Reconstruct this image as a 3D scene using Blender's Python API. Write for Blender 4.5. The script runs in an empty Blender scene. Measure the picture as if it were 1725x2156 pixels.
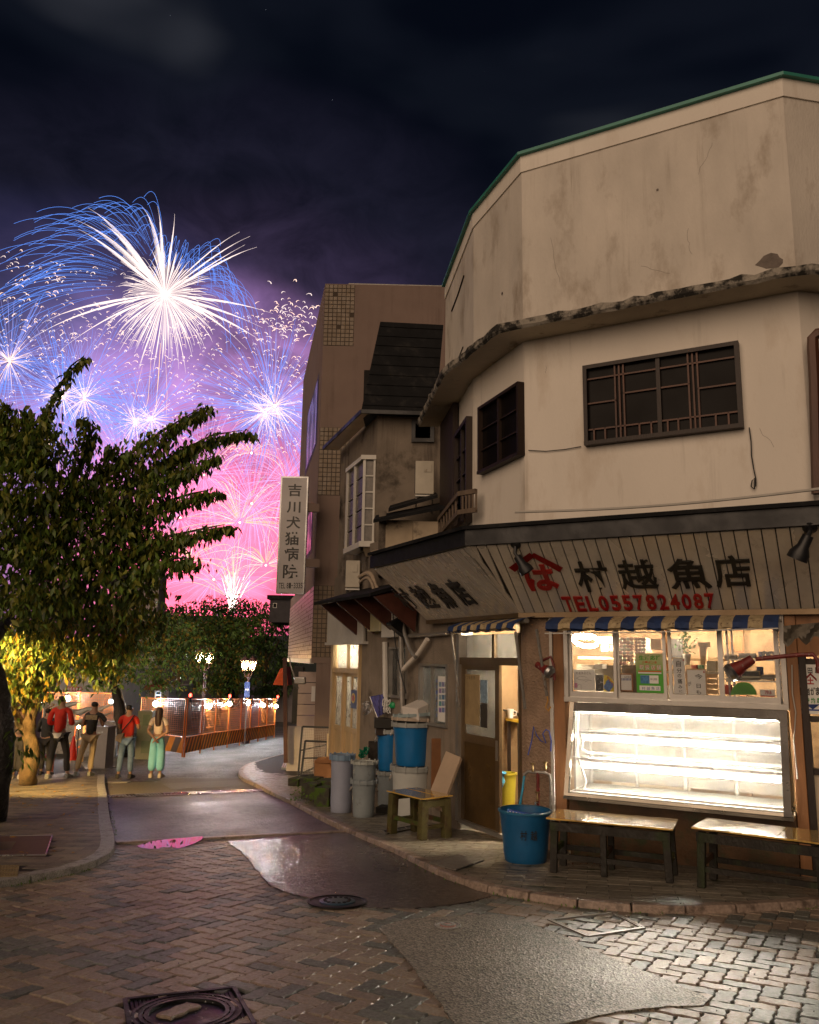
import bpy, math, random
import numpy as np
from mathutils import Vector, Matrix
R = random.Random(7)
SC = bpy.context.scene
COL = SC.collection
# ---------------------------------------------------------------- camera
F_PX, PITCH, ROLL = 1700.0, math.atan(310/1700), 0.0154     # focal length in units of 1/1725 of the picture width
EYE = Vector((0, 0, 1.475))
_f = Vector((0, math.cos(PITCH), math.sin(PITCH))); _r = Vector((1, 0, 0)); _u = Vector((0, -math.sin(PITCH), math.cos(PITCH)))
CR = _r*math.cos(ROLL) + _u*math.sin(ROLL); CU = -_r*math.sin(ROLL) + _u*math.cos(ROLL)
cam = bpy.data.cameras.new('camera'); camo = bpy.data.objects.new('camera', cam); COL.objects.link(camo)
cam.sensor_fit = 'HORIZONTAL'; cam.sensor_width = 36; cam.lens = 36*F_PX/1725
cam.clip_start = .05; cam.clip_end = 3000
camo.matrix_world = Matrix.Translation(EYE) @ Matrix((( CR.x, CU.x, -_f.x), (CR.y, CU.y, -_f.y), (CR.z, CU.z, -_f.z))).to_4x4()
SC.camera = camo
# ---------------------------------------------------------------- exposure, renderer
SC.view_settings.view_transform = 'Standard'; SC.view_settings.look = 'None'
SC.view_settings.exposure = .25; SC.view_settings.gamma = 1; SC.view_settings.use_curve_mapping = False
SC.render.engine = 'CYCLES'
cy = SC.cycles
cy.max_bounces = 7; cy.diffuse_bounces = 3; cy.glossy_bounces = 3; cy.transmission_bounces = 5; cy.transparent_max_bounces = 12
cy.sample_clamp_indirect = 3; cy.caustics_reflective = False; cy.caustics_refractive = False
cy.use_denoising = True; cy.use_light_tree = True
def ray(u, v):
    return _f + CR*((u-862.5)/F_PX) - CU*((v-1078)/F_PX)
# ---------------------------------------------------------------- night sky and the lit smoke of the fireworks
W = bpy.data.worlds.new('World'); SC.world = W; W.use_nodes = True
nt = W.node_tree; nt.nodes.clear()
def N(t, **k):
    n = nt.nodes.new(t)
    for a, b in k.items(): setattr(n, a, b)
    return n
def L(a, b): nt.links.new(a, b)
def math_(op, a, b=None, clamp=False):
    n = N('ShaderNodeMath', operation=op); n.use_clamp = clamp
    for i, s in enumerate((a, b)):
        if s is None: continue
        if isinstance(s, (int, float)): n.inputs[i].default_value = s
        else: L(s, n.inputs[i])
    return n.outputs[0]
out = N('ShaderNodeOutputWorld'); tc = N('ShaderNodeTexCoord')
def noise(scale, detail, vec, dist=0.0, rough=.55):
    n = N('ShaderNodeTexNoise'); n.inputs['Scale'].default_value = scale; n.inputs['Detail'].default_value = detail
    n.inputs['Roughness'].default_value = rough; n.inputs['Distortion'].default_value = dist; L(vec, n.inputs['Vector']); return n.outputs['Fac']
def ramp(fac, pts, interp='EASE'):
    n = N('ShaderNodeValToRGB'); n.color_ramp.interpolation = interp; e = n.color_ramp.elements
    while len(e) < len(pts): e.new(.5)
    for x, (p, c) in zip(e, pts): x.position = p; x.color = (*c, 1)
    L(fac, n.inputs[0]); return n.outputs[0]
def near(u, v, sx=1.0):
    "angular distance from the direction in which one of the shells burst"
    d = ray(u, v).normalized(); n = N('ShaderNodeVectorMath', operation='DISTANCE'); L(tc.outputs['Generated'], n.inputs[0]); n.inputs[1].default_value = d
    return n.outputs['Value']
mp = N('ShaderNodeMapping'); mp.inputs['Scale'].default_value = (1.0, 1.0, 2.6); L(tc.outputs['Generated'], mp.inputs[0])
cl = noise(2.6, 3, mp.outputs[0], .2, .45); cl2 = noise(5, 2.5, mp.outputs[0], .2)
base = ramp(cl, [(.42, (.0016, .0026, .006)), (.55, (.0045, .006, .011)), (.72, (.024, .026, .034))])
g1 = near(450, 1215); g2 = near(200, 860)
wob = math_('MULTIPLY', math_('SUBTRACT', cl2, .5), .09)
d1 = math_('ADD', g1, wob); d2 = math_('ADD', g2, wob)
pink = ramp(d1, [(0, (3.8, .36, .62)), (.075, (1.9, .24, .44)), (.14, (.85, .18, .36)), (.23, (.42, .19, .44)), (.315, (.19, .10, .24)), (.375, (.030, .020, .045)), (.47, (.007, .006, .012)), (.60, (0, 0, 0))])
viol = ramp(d2, [(0, (.10, .10, .30)), (.10, (.06, .06, .19)), (.18, (.012, .012, .04)), (.26, (0, 0, 0))])
mp2 = N('ShaderNodeMapping'); mp2.inputs['Scale'].default_value = (1, 1, 1.5); L(tc.outputs['Generated'], mp2.inputs[0])
smoke = math_('ADD', math_('MULTIPLY', noise(11, 6, mp2.outputs[0], .5, .62), 2.6), -.28)
pm = N('ShaderNodeMixRGB', blend_type='MULTIPLY'); pm.inputs[0].default_value = 1; L(pink, pm.inputs[1]); L(smoke, pm.inputs[2])
a1 = N('ShaderNodeMixRGB', blend_type='ADD'); a1.inputs[0].default_value = 1; L(base, a1.inputs[1]); L(pm.outputs[0], a1.inputs[2])
a2 = N('ShaderNodeMixRGB', blend_type='ADD'); a2.inputs[0].default_value = 1; L(a1.outputs[0], a2.inputs[1]); L(viol, a2.inputs[2])
bg = N('ShaderNodeBackground'); L(a2.outputs[0], bg.inputs[0]); bg.inputs[1].default_value = .85
L(bg.outputs[0], out.inputs[0])
# ---------------------------------------------------------------- one soft warm directional light: the lit town behind the camera
sun = bpy.data.lights.new('sun', 'SUN'); sun.energy = 1.38; sun.angle = math.radians(60); sun.color = (1, .72, .50)
suno = bpy.data.objects.new('sun', sun); COL.objects.link(suno)
suno.rotation_euler = Vector((.42, .80, -.36)).to_track_quat('-Z', 'Y').to_euler()
# ---------------------------------------------------------------- places: pixel -> world on real planes
def gz(y):
    if y < 25: return -.066*y
    if y < 60: return -1.65 - .046*(y-25)
    return -3.26 - .01*(y-60)
def PG(u, v, h=0.0):
    d = ray(u, v); lo, hi = .5, 400.0
    for _ in range(60):
        m = (lo+hi)/2
        if EYE.z + d.z*m > gz(d.y*m)+h: lo = m
        else: hi = m
    return EYE + d*lo
def PY(u, v, y):
    d = ray(u, v); return EYE + d*(y/d.y)
class Plane:
    "a vertical plane: s runs to the right along it, o stands out from it towards the street"
    def __init__(s, x, y, dx, dy):
        l = math.hypot(dx, dy); s.p = Vector((x, y, 0)); s.d = Vector((dx/l, dy/l, 0)); s.n = Vector((s.d.y, -s.d.x, 0))
    def at(s, a, z, o=0.0): return s.p + s.d*a + s.n*o + Vector((0, 0, z))
    def px(s, u, v, o=0.0):
        d = ray(u, v); q = s.p + s.n*o
        t = (Vector((q.x-EYE.x, q.y-EYE.y, 0)).dot(s.n))/(d.x*s.n.x+d.y*s.n.y)
        w = EYE + d*t; return ((w-s.p).dot(s.d), w.z)
    def w(s, u, v, o=0.0):
        a, z = s.px(u, v, o); return s.at(a, z, o)
# ---------------------------------------------------------------- mesh building
class MB:
    def __init__(s): s.v = []; s.f = []; s.uv = None
    def add(s, vs, fs):
        b = len(s.v); s.v += [tuple(x) for x in vs]; s.f += [tuple(i+b for i in f) for f in fs]; return s
    def quad(s, a, b, c, d): return s.add([a, b, c, d], [(0, 1, 2, 3)])
    def hexa(s, p):   # 8 corners: bottom 4 ccw, top 4
        return s.add(p, [(3, 2, 1, 0), (4, 5, 6, 7), (0, 1, 5, 4), (1, 2, 6, 5), (2, 3, 7, 6), (3, 0, 4, 7)])
    def box(s, c, sx, sy, sz, rz=0, base=True):
        c = Vector(c); ca, sa = math.cos(rz), math.sin(rz); z0 = 0 if base else -sz/2
        P = []
        for z in (z0, z0+sz):
            for x, y in ((-1, -1), (1, -1), (1, 1), (-1, 1)):
                X, Y = x*sx/2, y*sy/2; P.append((c.x+X*ca-Y*sa, c.y+X*sa+Y*ca, c.z+z))
        return s.hexa(P)
    def bar(s, a, b, w, h=None, up=(0, 0, 1)):
        "square bar from a to b"
        a, b = Vector(a), Vector(b); h = h or w; d = (b-a).normalized(); up = Vector(up)
        if abs(d.dot(up)) > .98: up = Vector((1, 0, 0))
        x = d.cross(up).normalized()*w/2; y = x.cross(d).normalized()*h/2
        return s.hexa([a-x-y, a+x-y, a+x+y, a-x+y, b-x-y, b+x-y, b+x+y, b-x+y])
    def prism(s, poly, z0, z1):
        n = len(poly); a = sum(poly[i][0]*poly[(i+1) % n][1]-poly[(i+1) % n][0]*poly[i][1] for i in range(n))
        if a < 0: poly = poly[::-1]
        f0 = (lambda x, y: z0) if not callable(z0) else z0
        f1 = (lambda x, y: z1) if not callable(z1) else z1
        vs = [(x, y, f0(x, y)) for x, y in poly]+[(x, y, f1(x, y)) for x, y in poly]
        return s.add(vs, [tuple(range(n-1, -1, -1)), tuple(range(n, 2*n))]+[(i, (i+1) % n, n+(i+1) % n, n+i) for i in range(n)])
    def tube(s, pts, r, n=8, cap=True):
        pts = [Vector(p) for p in pts]; rs = r if isinstance(r, (list, tuple)) else [r]*len(pts)
        vs = []; fs = []; x = None
        for i, p in enumerate(pts):
            d = (pts[min(i+1, len(pts)-1)]-pts[max(i-1, 0)]).normalized()
            if x is None: x = d.orthogonal().normalized()
            x = (x-d*x.dot(d)).normalized() if (x-d*x.dot(d)).length > 1e-6 else d.orthogonal().normalized()
            y = d.cross(x)
            for k in range(n):
                t = 2*math.pi*k/n; vs.append(p+(x*math.cos(t)+y*math.sin(t))*rs[i])
        for i in range(len(pts)-1):
            for k in range(n): fs.append((i*n+k, i*n+(k+1) % n, (i+1)*n+(k+1) % n, (i+1)*n+k))
        if cap: fs += [tuple(range(n-1, -1, -1)), tuple(range((len(pts)-1)*n, len(pts)*n))]
        return s.add(vs, fs)
    def lathe(s, prof, c=(0, 0, 0), n=24, axis=None, cap=True):
        c = Vector(c); ax = Vector(axis or (0, 0, 1)).normalized(); x = ax.orthogonal().normalized() if axis else Vector((1, 0, 0)); y = ax.cross(x)
        vs = []; fs = []
        for r, z in prof:
            for k in range(n):
                t = 2*math.pi*k/n; vs.append(c+ax*z+(x*math.cos(t)+y*math.sin(t))*r)
        for i in range(len(prof)-1):
            for k in range(n): fs.append((i*n+k, i*n+(k+1) % n, (i+1)*n+(k+1) % n, (i+1)*n+k))
        if cap:
            if prof[0][0] > 1e-4: fs.append(tuple(range(n-1, -1, -1)))
            if prof[-1][0] > 1e-4: fs.append(tuple(range((len(prof)-1)*n, len(prof)*n)))
        return s.add(vs, fs)
    def pbox(s, pl, a0, a1, z0, z1, o0, o1):
        "box on a Plane"
        if a1 < a0: a0, a1 = a1, a0
        if z1 < z0: z0, z1 = z1, z0
        if o1 < o0: o0, o1 = o1, o0
        P = [pl.at(a, z, o) for z in (z0, z1) for a, o in ((a0, o1), (a1, o1), (a1, o0), (a0, o0))]
        return s.hexa(P)
    def build(s, name, m, parent=None, smooth=False, bevel=0):
        me = bpy.data.meshes.new(name); me.from_pydata([tuple(v) for v in s.v], [], s.f)
        if m: me.materials.append(m)
        me.update()
        if smooth:
            me.polygons.foreach_set('use_smooth', [True]*len(me.polygons))
            try: me.set_sharp_from_angle(angle=math.radians(40))
            except Exception: pass
        o = bpy.data.objects.new(name, me); COL.objects.link(o)
        if parent: attach(o, parent)
        if bevel:
            b = o.modifiers.new('bevel', 'BEVEL'); b.width = bevel; b.segments = 2; b.limit_method = 'ANGLE'
        return o
def attach(o, parent):
    "the meshes here are written in world places, so a child keeps its place under an Empty standing at the thing's base"
    o.parent = parent
    o.matrix_parent_inverse = world_of(parent).inverted()
def world_of(o):
    m = o.matrix_basis.copy()
    if o.parent: m = world_of(o.parent) @ o.matrix_parent_inverse @ m
    return m
def empty(name, loc=(0, 0, 0)):
    o = bpy.data.objects.new(name, None); o.empty_display_size = .2; o.location = loc; COL.objects.link(o); return o
def tag(o, label, cat, group=None):
    o['label'] = label; o['category'] = cat
    if group: o['group'] = group
    return o
def thing(name, label, cat, loc=(0, 0, 0), group=None): return tag(empty(name, loc), label, cat, group)
def struct(o): o['kind'] = 'structure'; return o
def stuff(o): o['kind'] = 'stuff'; return o
def smoothstep(t): t = max(0, min(1, t)); return t*t*(3-2*t)
# ---------------------------------------------------------------- materials
def _nodes(name):
    m = bpy.data.materials.new(name); m.use_nodes = True; t = m.node_tree; return m, t, t.nodes['Principled BSDF']
def M(name, col, rough=.6, var=.25, scale=6, bump=.15, bscale=40, metal=0, spec=.5, col2=None, mask=(.45, .65), mscale=3, stretch=(1, 1, 1), rvar=0, coat=0, dist=.01):
    "base colour with broken-up tone, an optional second colour in patches, fine relief"
    m, t, p = _nodes(name); n = t.nodes; l = t.links
    tc = n.new('ShaderNodeTexCoord'); mp = n.new('ShaderNodeMapping'); mp.inputs['Scale'].default_value = stretch
    geo = n.new('ShaderNodeNewGeometry'); l.new(geo.outputs['Position'], mp.inputs[0])
    n1 = n.new('ShaderNodeTexNoise'); n1.inputs['Scale'].default_value = scale; n1.inputs['Detail'].default_value = 5; n1.inputs['Roughness'].default_value = .6; l.new(mp.outputs[0], n1.inputs[0])
    r = n.new('ShaderNodeValToRGB'); e = r.color_ramp.elements
    e[0].position = .3; e[1].position = .72
    e[0].color = (*[c*(1-var) for c in col], 1); e[1].color = (*[min(1, c*(1+var*.7)) for c in col], 1)
    l.new(n1.outputs['Fac'], r.inputs[0]); c = r.outputs[0]
    if col2:
        n2 = n.new('ShaderNodeTexNoise'); n2.inputs['Scale'].default_value = mscale; n2.inputs['Detail'].default_value = 6; n2.inputs['Roughness'].default_value = .65; l.new(mp.outputs[0], n2.inputs[0])
        r2 = n.new('ShaderNodeMapRange'); r2.inputs[1].default_value, r2.inputs[2].default_value = mask; l.new(n2.outputs['Fac'], r2.inputs[0])
        mx = n.new('ShaderNodeMixRGB'); l.new(r2.outputs[0], mx.inputs[0]); l.new(c, mx.inputs[1]); mx.inputs[2].default_value = (*col2, 1); c = mx.outputs[0]
    l.new(c, p.inputs['Base Color']); p.inputs['Roughness'].default_value = rough; p.inputs['Metallic'].default_value = metal
    p.inputs['Specular IOR Level'].default_value = spec
    if coat: p.inputs['Coat Weight'].default_value = coat; p.inputs['Coat Roughness'].default_value = .08
    if rvar:
        n4 = n.new('ShaderNodeTexNoise'); n4.inputs['Scale'].default_value = scale*.7; n4.inputs['Detail'].default_value = 4; l.new(mp.outputs[0], n4.inputs[0])
        mr = n.new('ShaderNodeMapRange'); mr.inputs[1].default_value = .35; mr.inputs[2].default_value = .65
        mr.inputs[3].default_value = max(.03, rough-rvar); mr.inputs[4].default_value = min(1, rough+rvar); l.new(n4.outputs['Fac'], mr.inputs[0]); l.new(mr.outputs[0], p.inputs['Roughness'])
    if bump:
        n3 = n.new('ShaderNodeTexNoise'); n3.inputs['Scale'].default_value = bscale; n3.inputs['Detail'].default_value = 3; l.new(mp.outputs[0], n3.inputs[0])
        b = n.new('ShaderNodeBump'); b.inputs['Strength'].default_value = bump; b.inputs['Distance'].default_value = dist; l.new(n3.outputs['Fac'], b.inputs['Height']); l.new(b.outputs[0], p.inputs['Normal'])
    return m
def EM(name, col, s):
    m, t, p = _nodes(name); t.nodes.remove(p); e = t.nodes.new('ShaderNodeEmission'); e.inputs[0].default_value = (*col, 1); e.inputs[1].default_value = s
    t.links.new(e.outputs[0], t.nodes['Material Output'].inputs[0]); return m
def GLASS(name, tint=(1, 1, 1), rough=.02, dirt=.0, alpha=.12):
    "thin window pane: mostly clear, mirrors at grazing angles, a film of dirt"
    m, t, p = _nodes(name); t.nodes.remove(p); n = t.nodes; l = t.links
    tr = n.new('ShaderNodeBsdfTransparent'); tr.inputs[0].default_value = (*tint, 1)
    gl = n.new('ShaderNodeBsdfGlossy'); gl.inputs['Roughness'].default_value = rough
    fr = n.new('ShaderNodeFresnel'); fr.inputs[0].default_value = 1.5
    mx = n.new('ShaderNodeMixShader'); l.new(fr.outputs[0], mx.inputs[0]); l.new(tr.outputs[0], mx.inputs[1]); l.new(gl.outputs[0], mx.inputs[2])
    df = n.new('ShaderNodeBsdfDiffuse'); df.inputs[0].default_value = (.75, .74, .7, 1)
    tl = n.new('ShaderNodeBsdfTranslucent'); tl.inputs[0].default_value = (.8, .8, .76, 1)
    ad = n.new('ShaderNodeMixShader'); ad.inputs[0].default_value = .5; l.new(df.outputs[0], ad.inputs[1]); l.new(tl.outputs[0], ad.inputs[2])
    ge = n.new('ShaderNodeNewGeometry'); ns = n.new('ShaderNodeTexNoise'); ns.inputs['Scale'].default_value = 9; ns.inputs['Detail'].default_value = 8; ns.inputs['Roughness'].default_value = .7; l.new(ge.outputs['Position'], ns.inputs[0])
    mr = n.new('ShaderNodeMapRange'); mr.inputs[1].default_value = .35; mr.inputs[2].default_value = .8; mr.inputs[3].default_value = dirt*.4; mr.inputs[4].default_value = dirt*1.6; l.new(ns.outputs['Fac'], mr.inputs[0])
    m2 = n.new('ShaderNodeMixShader'); l.new(mr.outputs[0], m2.inputs[0]); l.new(mx.outputs[0], m2.inputs[1]); l.new(ad.outputs[0], m2.inputs[2])
    l.new(m2.outputs[0], n['Material Output'].inputs[0]); return m
K = {}
K['plaster'] = M('plaster', (.63, .575, .505), .85, .16, 1.6, .35, 45, col2=(.36, .30, .24), mask=(.55, .74), mscale=2.4, spec=.2, stretch=(1, 1, .45))
K['plaster_low'] = M('plaster_low', (.76, .70, .62), .85, .07, 1.0, .25, 50, spec=.2, col2=(.60, .52, .43), mask=(.55, .75), mscale=2.2, stretch=(1, 1, .35))
K['concrete_stained'] = M('concrete_stained', (.42, .38, .32), .9, .3, 5, .5, 30, col2=(.035, .032, .028), mask=(.42, .56), mscale=5, spec=.2)
K['soffit'] = M('soffit', (.52, .45, .34), .85, .15, 2, .3, 30, col2=(.2, .16, .11), mask=(.58, .7), mscale=3)
K['roof_green'] = M('roof_green', (.04, .22, .17), .45, .2, 4, .1)
K['black_metal'] = M('black_metal', (.012, .012, .014), .45, .3, 5, .2, 20, rvar=.12)
K['roof_black'] = M('roof_black', (.010, .010, .011), .8, .5, 3, .4, 14, spec=.2, col2=(.03, .028, .026), mask=(.55, .7))
K['stucco'] = M('stucco', (.25, .21, .17), .95, .16, 3, 1.0, 90, col2=(.045, .038, .03), mask=(.55, .68), mscale=1.1, spec=.1, dist=.02)
K['stucco_low'] = M('stucco_low', (.31, .26, .21), .95, .2, 3, 1.0, 90, col2=(.10, .085, .07), mask=(.56, .72), mscale=1.6, spec=.1, dist=.02)
K['pink_wall'] = M('pink_wall', (.225, .165, .14), .9, .08, 1.2, .4, 70, spec=.15)
K['wood_dark'] = M('wood_dark', (.024, .012, .007), .55, .4, 6, .3, 60, stretch=(1, 1, .2))
K['wood_red'] = M('wood_red', (.10, .035, .016), .5, .35, 6, .3, 60, stretch=(1, 1, .2))
K['wood_warm'] = M('wood_warm', (.34, .16, .065), .6, .35, 7, .3, 60, stretch=(1, 1, .2))
K['wood_pale'] = M('wood_pale', (.55, .36, .19), .6, .25, 7, .2, 60, stretch=(1, 1, .25))
K['alu'] = M('alu', (.48, .46, .43), .38, .12, 5, .05, metal=.75, rvar=.1)
K['alu_brown'] = M('alu_brown', (.20, .14, .08), .4, .15, 4, .05, metal=.6, rvar=.1)
K['steel'] = M('steel', (.42, .42, .42), .28, .1, 5, .03, metal=.95, rvar=.08)
K['white_paint'] = M('white_paint', (.62, .60, .55), .5, .12, 4, .1)
K['white'] = M('white', (.78, .77, .74), .55, .05, 4, .02)
K['cream'] = M('cream', (.60, .50, .36), .7, .12, 3, .1)
K['board'] = M('board', (.78, .72, .62), .30, .12, 3, .04, metal=.35, stretch=(1, 1, .3), rvar=.08)
K['black_paint'] = M('black_paint', (.018, .016, .012), .4, .2, 6, .05)
K['red_paint'] = M('red_paint', (.38, .012, .008), .4, .15, 6, .05)
K['galv'] = M('galv', (.33, .31, .28), .5, .3, 9, .1, metal=.5, col2=(.16, .07, .03), mask=(.58, .7), mscale=9)
K['rust_paint'] = M('rust_paint', (.17, .018, .014), .5, .35, 20, .2, col2=(.22, .19, .17), mask=(.6, .66), mscale=30)
K['cable_black'] = M('cable_black', (.012, .012, .012), .6, 0, 4, 0)
K['cable_white'] = M('cable_white', (.5, .47, .42), .6, .1, 4, 0)
K['glass'] = GLASS('glass', dirt=.022)
K['glass_dirty'] = GLASS('glass_dirty', dirt=.09)
K['glass_case'] = GLASS('glass_case', dirt=.035)
K['dark_pane'] = M('dark_pane', (.008, .006, .005), .3, .3, 2, .03, rvar=.1, spec=.08)
K['tube_light'] = EM('tube_light', (1, .90, .74), 200)
K['tube_soft'] = EM('tube_soft', (1, .80, .55), 620)
K['bulb_warm'] = EM('bulb_warm', (1, .62, .30), 60)
K['bulb_led'] = EM('bulb_led', (.92, .96, 1), 430)
K['bulb_red'] = EM('bulb_red', (1, .05, .03), 14)

def streaks(m, amount=.45, sx=7.0, lo=.56, hi=.72, tint=(.30, .25, .2)):
    "old rain runs: dirt in thin vertical lines"
    t = m.node_tree; n = t.nodes; l = t.links; p = n['Principled BSDF']; src = p.inputs['Base Color'].links[0].from_socket
    ge = n.new('ShaderNodeNewGeometry'); mp = n.new('ShaderNodeMapping'); mp.inputs['Scale'].default_value = (1, 1, .05); l.new(ge.outputs['Position'], mp.inputs[0])
    a = n.new('ShaderNodeTexNoise'); a.inputs['Scale'].default_value = sx; a.inputs['Detail'].default_value = 7; a.inputs['Roughness'].default_value = .7; l.new(mp.outputs[0], a.inputs[0])
    b = n.new('ShaderNodeTexNoise'); b.inputs['Scale'].default_value = 1.3; b.inputs['Detail'].default_value = 3; l.new(ge.outputs['Position'], b.inputs[0])
    r = n.new('ShaderNodeMapRange'); r.inputs[1].default_value = lo; r.inputs[2].default_value = hi; r.inputs[4].default_value = amount; l.new(a.outputs['Fac'], r.inputs[0])
    r2 = n.new('ShaderNodeMapRange'); r2.inputs[1].default_value = .42; r2.inputs[2].default_value = .62; l.new(b.outputs['Fac'], r2.inputs[0])
    mu = n.new('ShaderNodeMath'); mu.operation = 'MULTIPLY'; l.new(r.outputs[0], mu.inputs[0]); l.new(r2.outputs[0], mu.inputs[1])
    mx = n.new('ShaderNodeMixRGB'); l.new(mu.outputs[0], mx.inputs[0]); l.new(src, mx.inputs[1]); mx.inputs[2].default_value = (*tint, 1); l.new(mx.outputs[0], p.inputs['Base Color'])
streaks(K['plaster'], .6); streaks(K['plaster_low'], .45); streaks(K['pink_wall'], .6, 5, .5, .68, (.10, .07, .06)); streaks(K['stucco'], .7, 6, .48, .64, (.05, .04, .035)); streaks(K['stucco_low'], .7, 8, .5, .66, (.07, .06, .05)); streaks(K['board'], .5, 14, .52, .7, (.35, .28, .2))
# ================================================================ THE GROUND
def inside(p, poly):
    x, y = p[0], p[1]; c = False; n = len(poly); j = n-1
    for i in range(n):
        xi, yi = poly[i][0], poly[i][1]; xj, yj = poly[j][0], poly[j][1]
        if (yi > y) != (yj > y) and x < (xj-xi)*(y-yi)/(yj-yi)+xi: c = not c
        j = i
    return c
def asphalt(name, col, rough, grain, wet=0.0, spark=.5, scale=95):
    m, t, p = _nodes(name); n = t.nodes; l = t.links
    ge = n.new('ShaderNodeNewGeometry')
    vo = n.new('ShaderNodeTexVoronoi'); vo.inputs['Scale'].default_value = scale; l.new(ge.outputs['Position'], vo.inputs[0])
    cr = n.new('ShaderNodeValToRGB'); e = cr.color_ramp.elements; e[0].position = 0; e[1].position = 1
    e[0].color = (*[c*.3 for c in col], 1); e[1].color = (*[min(1, c*2.2) for c in col], 1)
    sp = n.new('ShaderNodeSeparateColor'); l.new(vo.outputs['Color'], sp.inputs[0]); l.new(sp.outputs[0], cr.inputs[0])
    l.new(cr.outputs[0], p.inputs['Base Color'])
    big = n.new('ShaderNodeTexNoise'); big.inputs['Scale'].default_value = 1.1; big.inputs['Detail'].default_value = 6; big.inputs['Roughness'].default_value = .62
    mpp = n.new('ShaderNodeMapping'); mpp.inputs['Scale'].default_value = (1, .55, 1); l.new(ge.outputs['Position'], mpp.inputs[0]); l.new(mpp.outputs[0], big.inputs[0])
    mr = n.new('ShaderNodeMapRange'); mr.inputs[1].default_value = .30; mr.inputs[2].default_value = .70; mr.inputs[3].default_value = min(1, rough+wet*.5); mr.inputs[4].default_value = max(.06, rough-wet); l.new(big.outputs['Fac'], mr.inputs[0])
    l.new(mr.outputs[0], p.inputs['Roughness'])
    b = n.new('ShaderNodeBump'); b.inputs['Strength'].default_value = grain; b.inputs['Distance'].default_value = .006
    l.new(vo.outputs['Distance'], b.inputs['Height'])
    und = n.new('ShaderNodeTexNoise'); und.inputs['Scale'].default_value = 16; und.inputs['Detail'].default_value = 5; und.inputs['Roughness'].default_value = .75; l.new(ge.outputs['Position'], und.inputs[0])
    b2 = n.new('ShaderNodeBump'); b2.inputs['Strength'].default_value = min(1, grain*.9); b2.inputs['Distance'].default_value = .012; l.new(und.outputs['Fac'], b2.inputs['Height']); l.new(b.outputs[0], b2.inputs['Normal']); l.new(b2.outputs[0], p.inputs['Normal'])
    st = n.new('ShaderNodeMixRGB'); st.blend_type = 'MULTIPLY'; sr_ = n.new('ShaderNodeMapRange'); sr_.inputs[1].default_value = .3; sr_.inputs[2].default_value = .7; sr_.inputs[3].default_value = .62; sr_.inputs[4].default_value = 1.25; l.new(big.outputs['Fac'], sr_.inputs[0]); st.inputs[0].default_value = 1; l.new(cr.outputs[0], st.inputs[1]); l.new(sr_.outputs[0], st.inputs[2]); l.new(st.outputs[0], p.inputs['Base Color'])
    p.inputs['Specular IOR Level'].default_value = spark
    return m
K['asphalt_dry'] = asphalt('asphalt_dry', (.075, .068, .06), .75, .9, .1, .4, 85)
K['asphalt_far'] = asphalt('asphalt_far', (.13, .125, .12), .65, .6, .1, .4, 50)
K['asphalt_wet'] = asphalt('asphalt_wet', (.060, .050, .044), .24, .9, .10, 1.0, 34)
K['asphalt_damp'] = asphalt('asphalt_damp', (.040, .036, .034), .46, 1.0, .14, .8, 30)
K['asphalt_patch'] = asphalt('asphalt_patch', (.15, .132, .105), .55, .7, .15, .5, 80)
K['earth'] = M('earth', (.05, .042, .034), .9, .4, 5, .5, 20)
K['joint'] = M('joint', (.010, .009, .007), .9, .4, 20, .3, 80, col2=(.03, .045, .012), mask=(.6, .7), mscale=4)
K['granite'] = M('granite', (.36, .35, .34), .55, .5, 90, .4, 120, col2=(.14, .13, .12), mask=(.5, .7), mscale=14)
K['kerb_red'] = M('kerb_red', (.34, .26, .21), .5, .35, 40, .5, 70, col2=(.12, .09, .07), mask=(.5, .65), mscale=7)
gm = MB(); ys = [-30, 0, 12, 25, 40, 60, 100, 200, 420]
for a, b in zip(ys, ys[1:]):
    gm.quad((-350, a, gz(a)), (350, a, gz(a)), (350, b, gz(b)), (-350, b, gz(b)))
struct(gm.build('ground', K['earth']))
def sheet(name, poly, h, m, thick=.012, cut=6.0):
    "a sheet that follows the slope (the slope is one plane up to y = 25)"
    mb = MB(); mb.prism([(p[0], p[1]) for p in poly], lambda x, y: gz(y)+h-thick, lambda x, y: gz(y)+h)
    return mb.build(name, m)
def pts(lst, h=0): return [PG(u, v, h) for u, v in lst]
# outlines read off the photograph, laid on the sloping ground
RK = [(575, 1580), (593, 1592), (548, 1604), (520, 1613), (503, 1624), (500, 1633), (506, 1644), (531, 1656), (571, 1677), (631, 1706), (670, 1729), (750, 1769), (812, 1795), (849, 1813), (880, 1831), (931, 1856), (968, 1870), (1000, 1881), (1053, 1893), (1120, 1905), (1189, 1916), (1306, 1928), (1400, 1932), (1481, 1932), (1560, 1930), (1637, 1925), (1725, 1917), (1900, 1900), (2100, 1880)]
LK = [(-260, 1925), (-150, 1905), (0, 1877), (73, 1863), (146, 1850), (198, 1833), (222, 1822), (238, 1810), (245, 1797), (244, 1778), (239, 1757), (234, 1735), (230, 1708), (227, 1680), (222, 1660), (222, 1638)]
rk = [p.xy for p in pts(RK, .0)]; lk = [p.xy for p in pts(LK, .0)]
def resample(pl, step):
    out = [Vector(pl[0])]; acc = 0
    d = [0]
    for a, b in zip(pl, pl[1:]): d.append(d[-1]+(Vector(b)-Vector(a)).length)
    n = max(2, int(d[-1]/step)); res = []
    for i in range(n+1):
        t = d[-1]*i/n; j = max(k for k in range(len(d)) if d[k] <= t+1e-9); j = min(j, len(pl)-2)
        f = (t-d[j])/max(1e-6, d[j+1]-d[j]); res.append(Vector(pl[j]).lerp(Vector(pl[j+1]), f))
    return res
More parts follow.
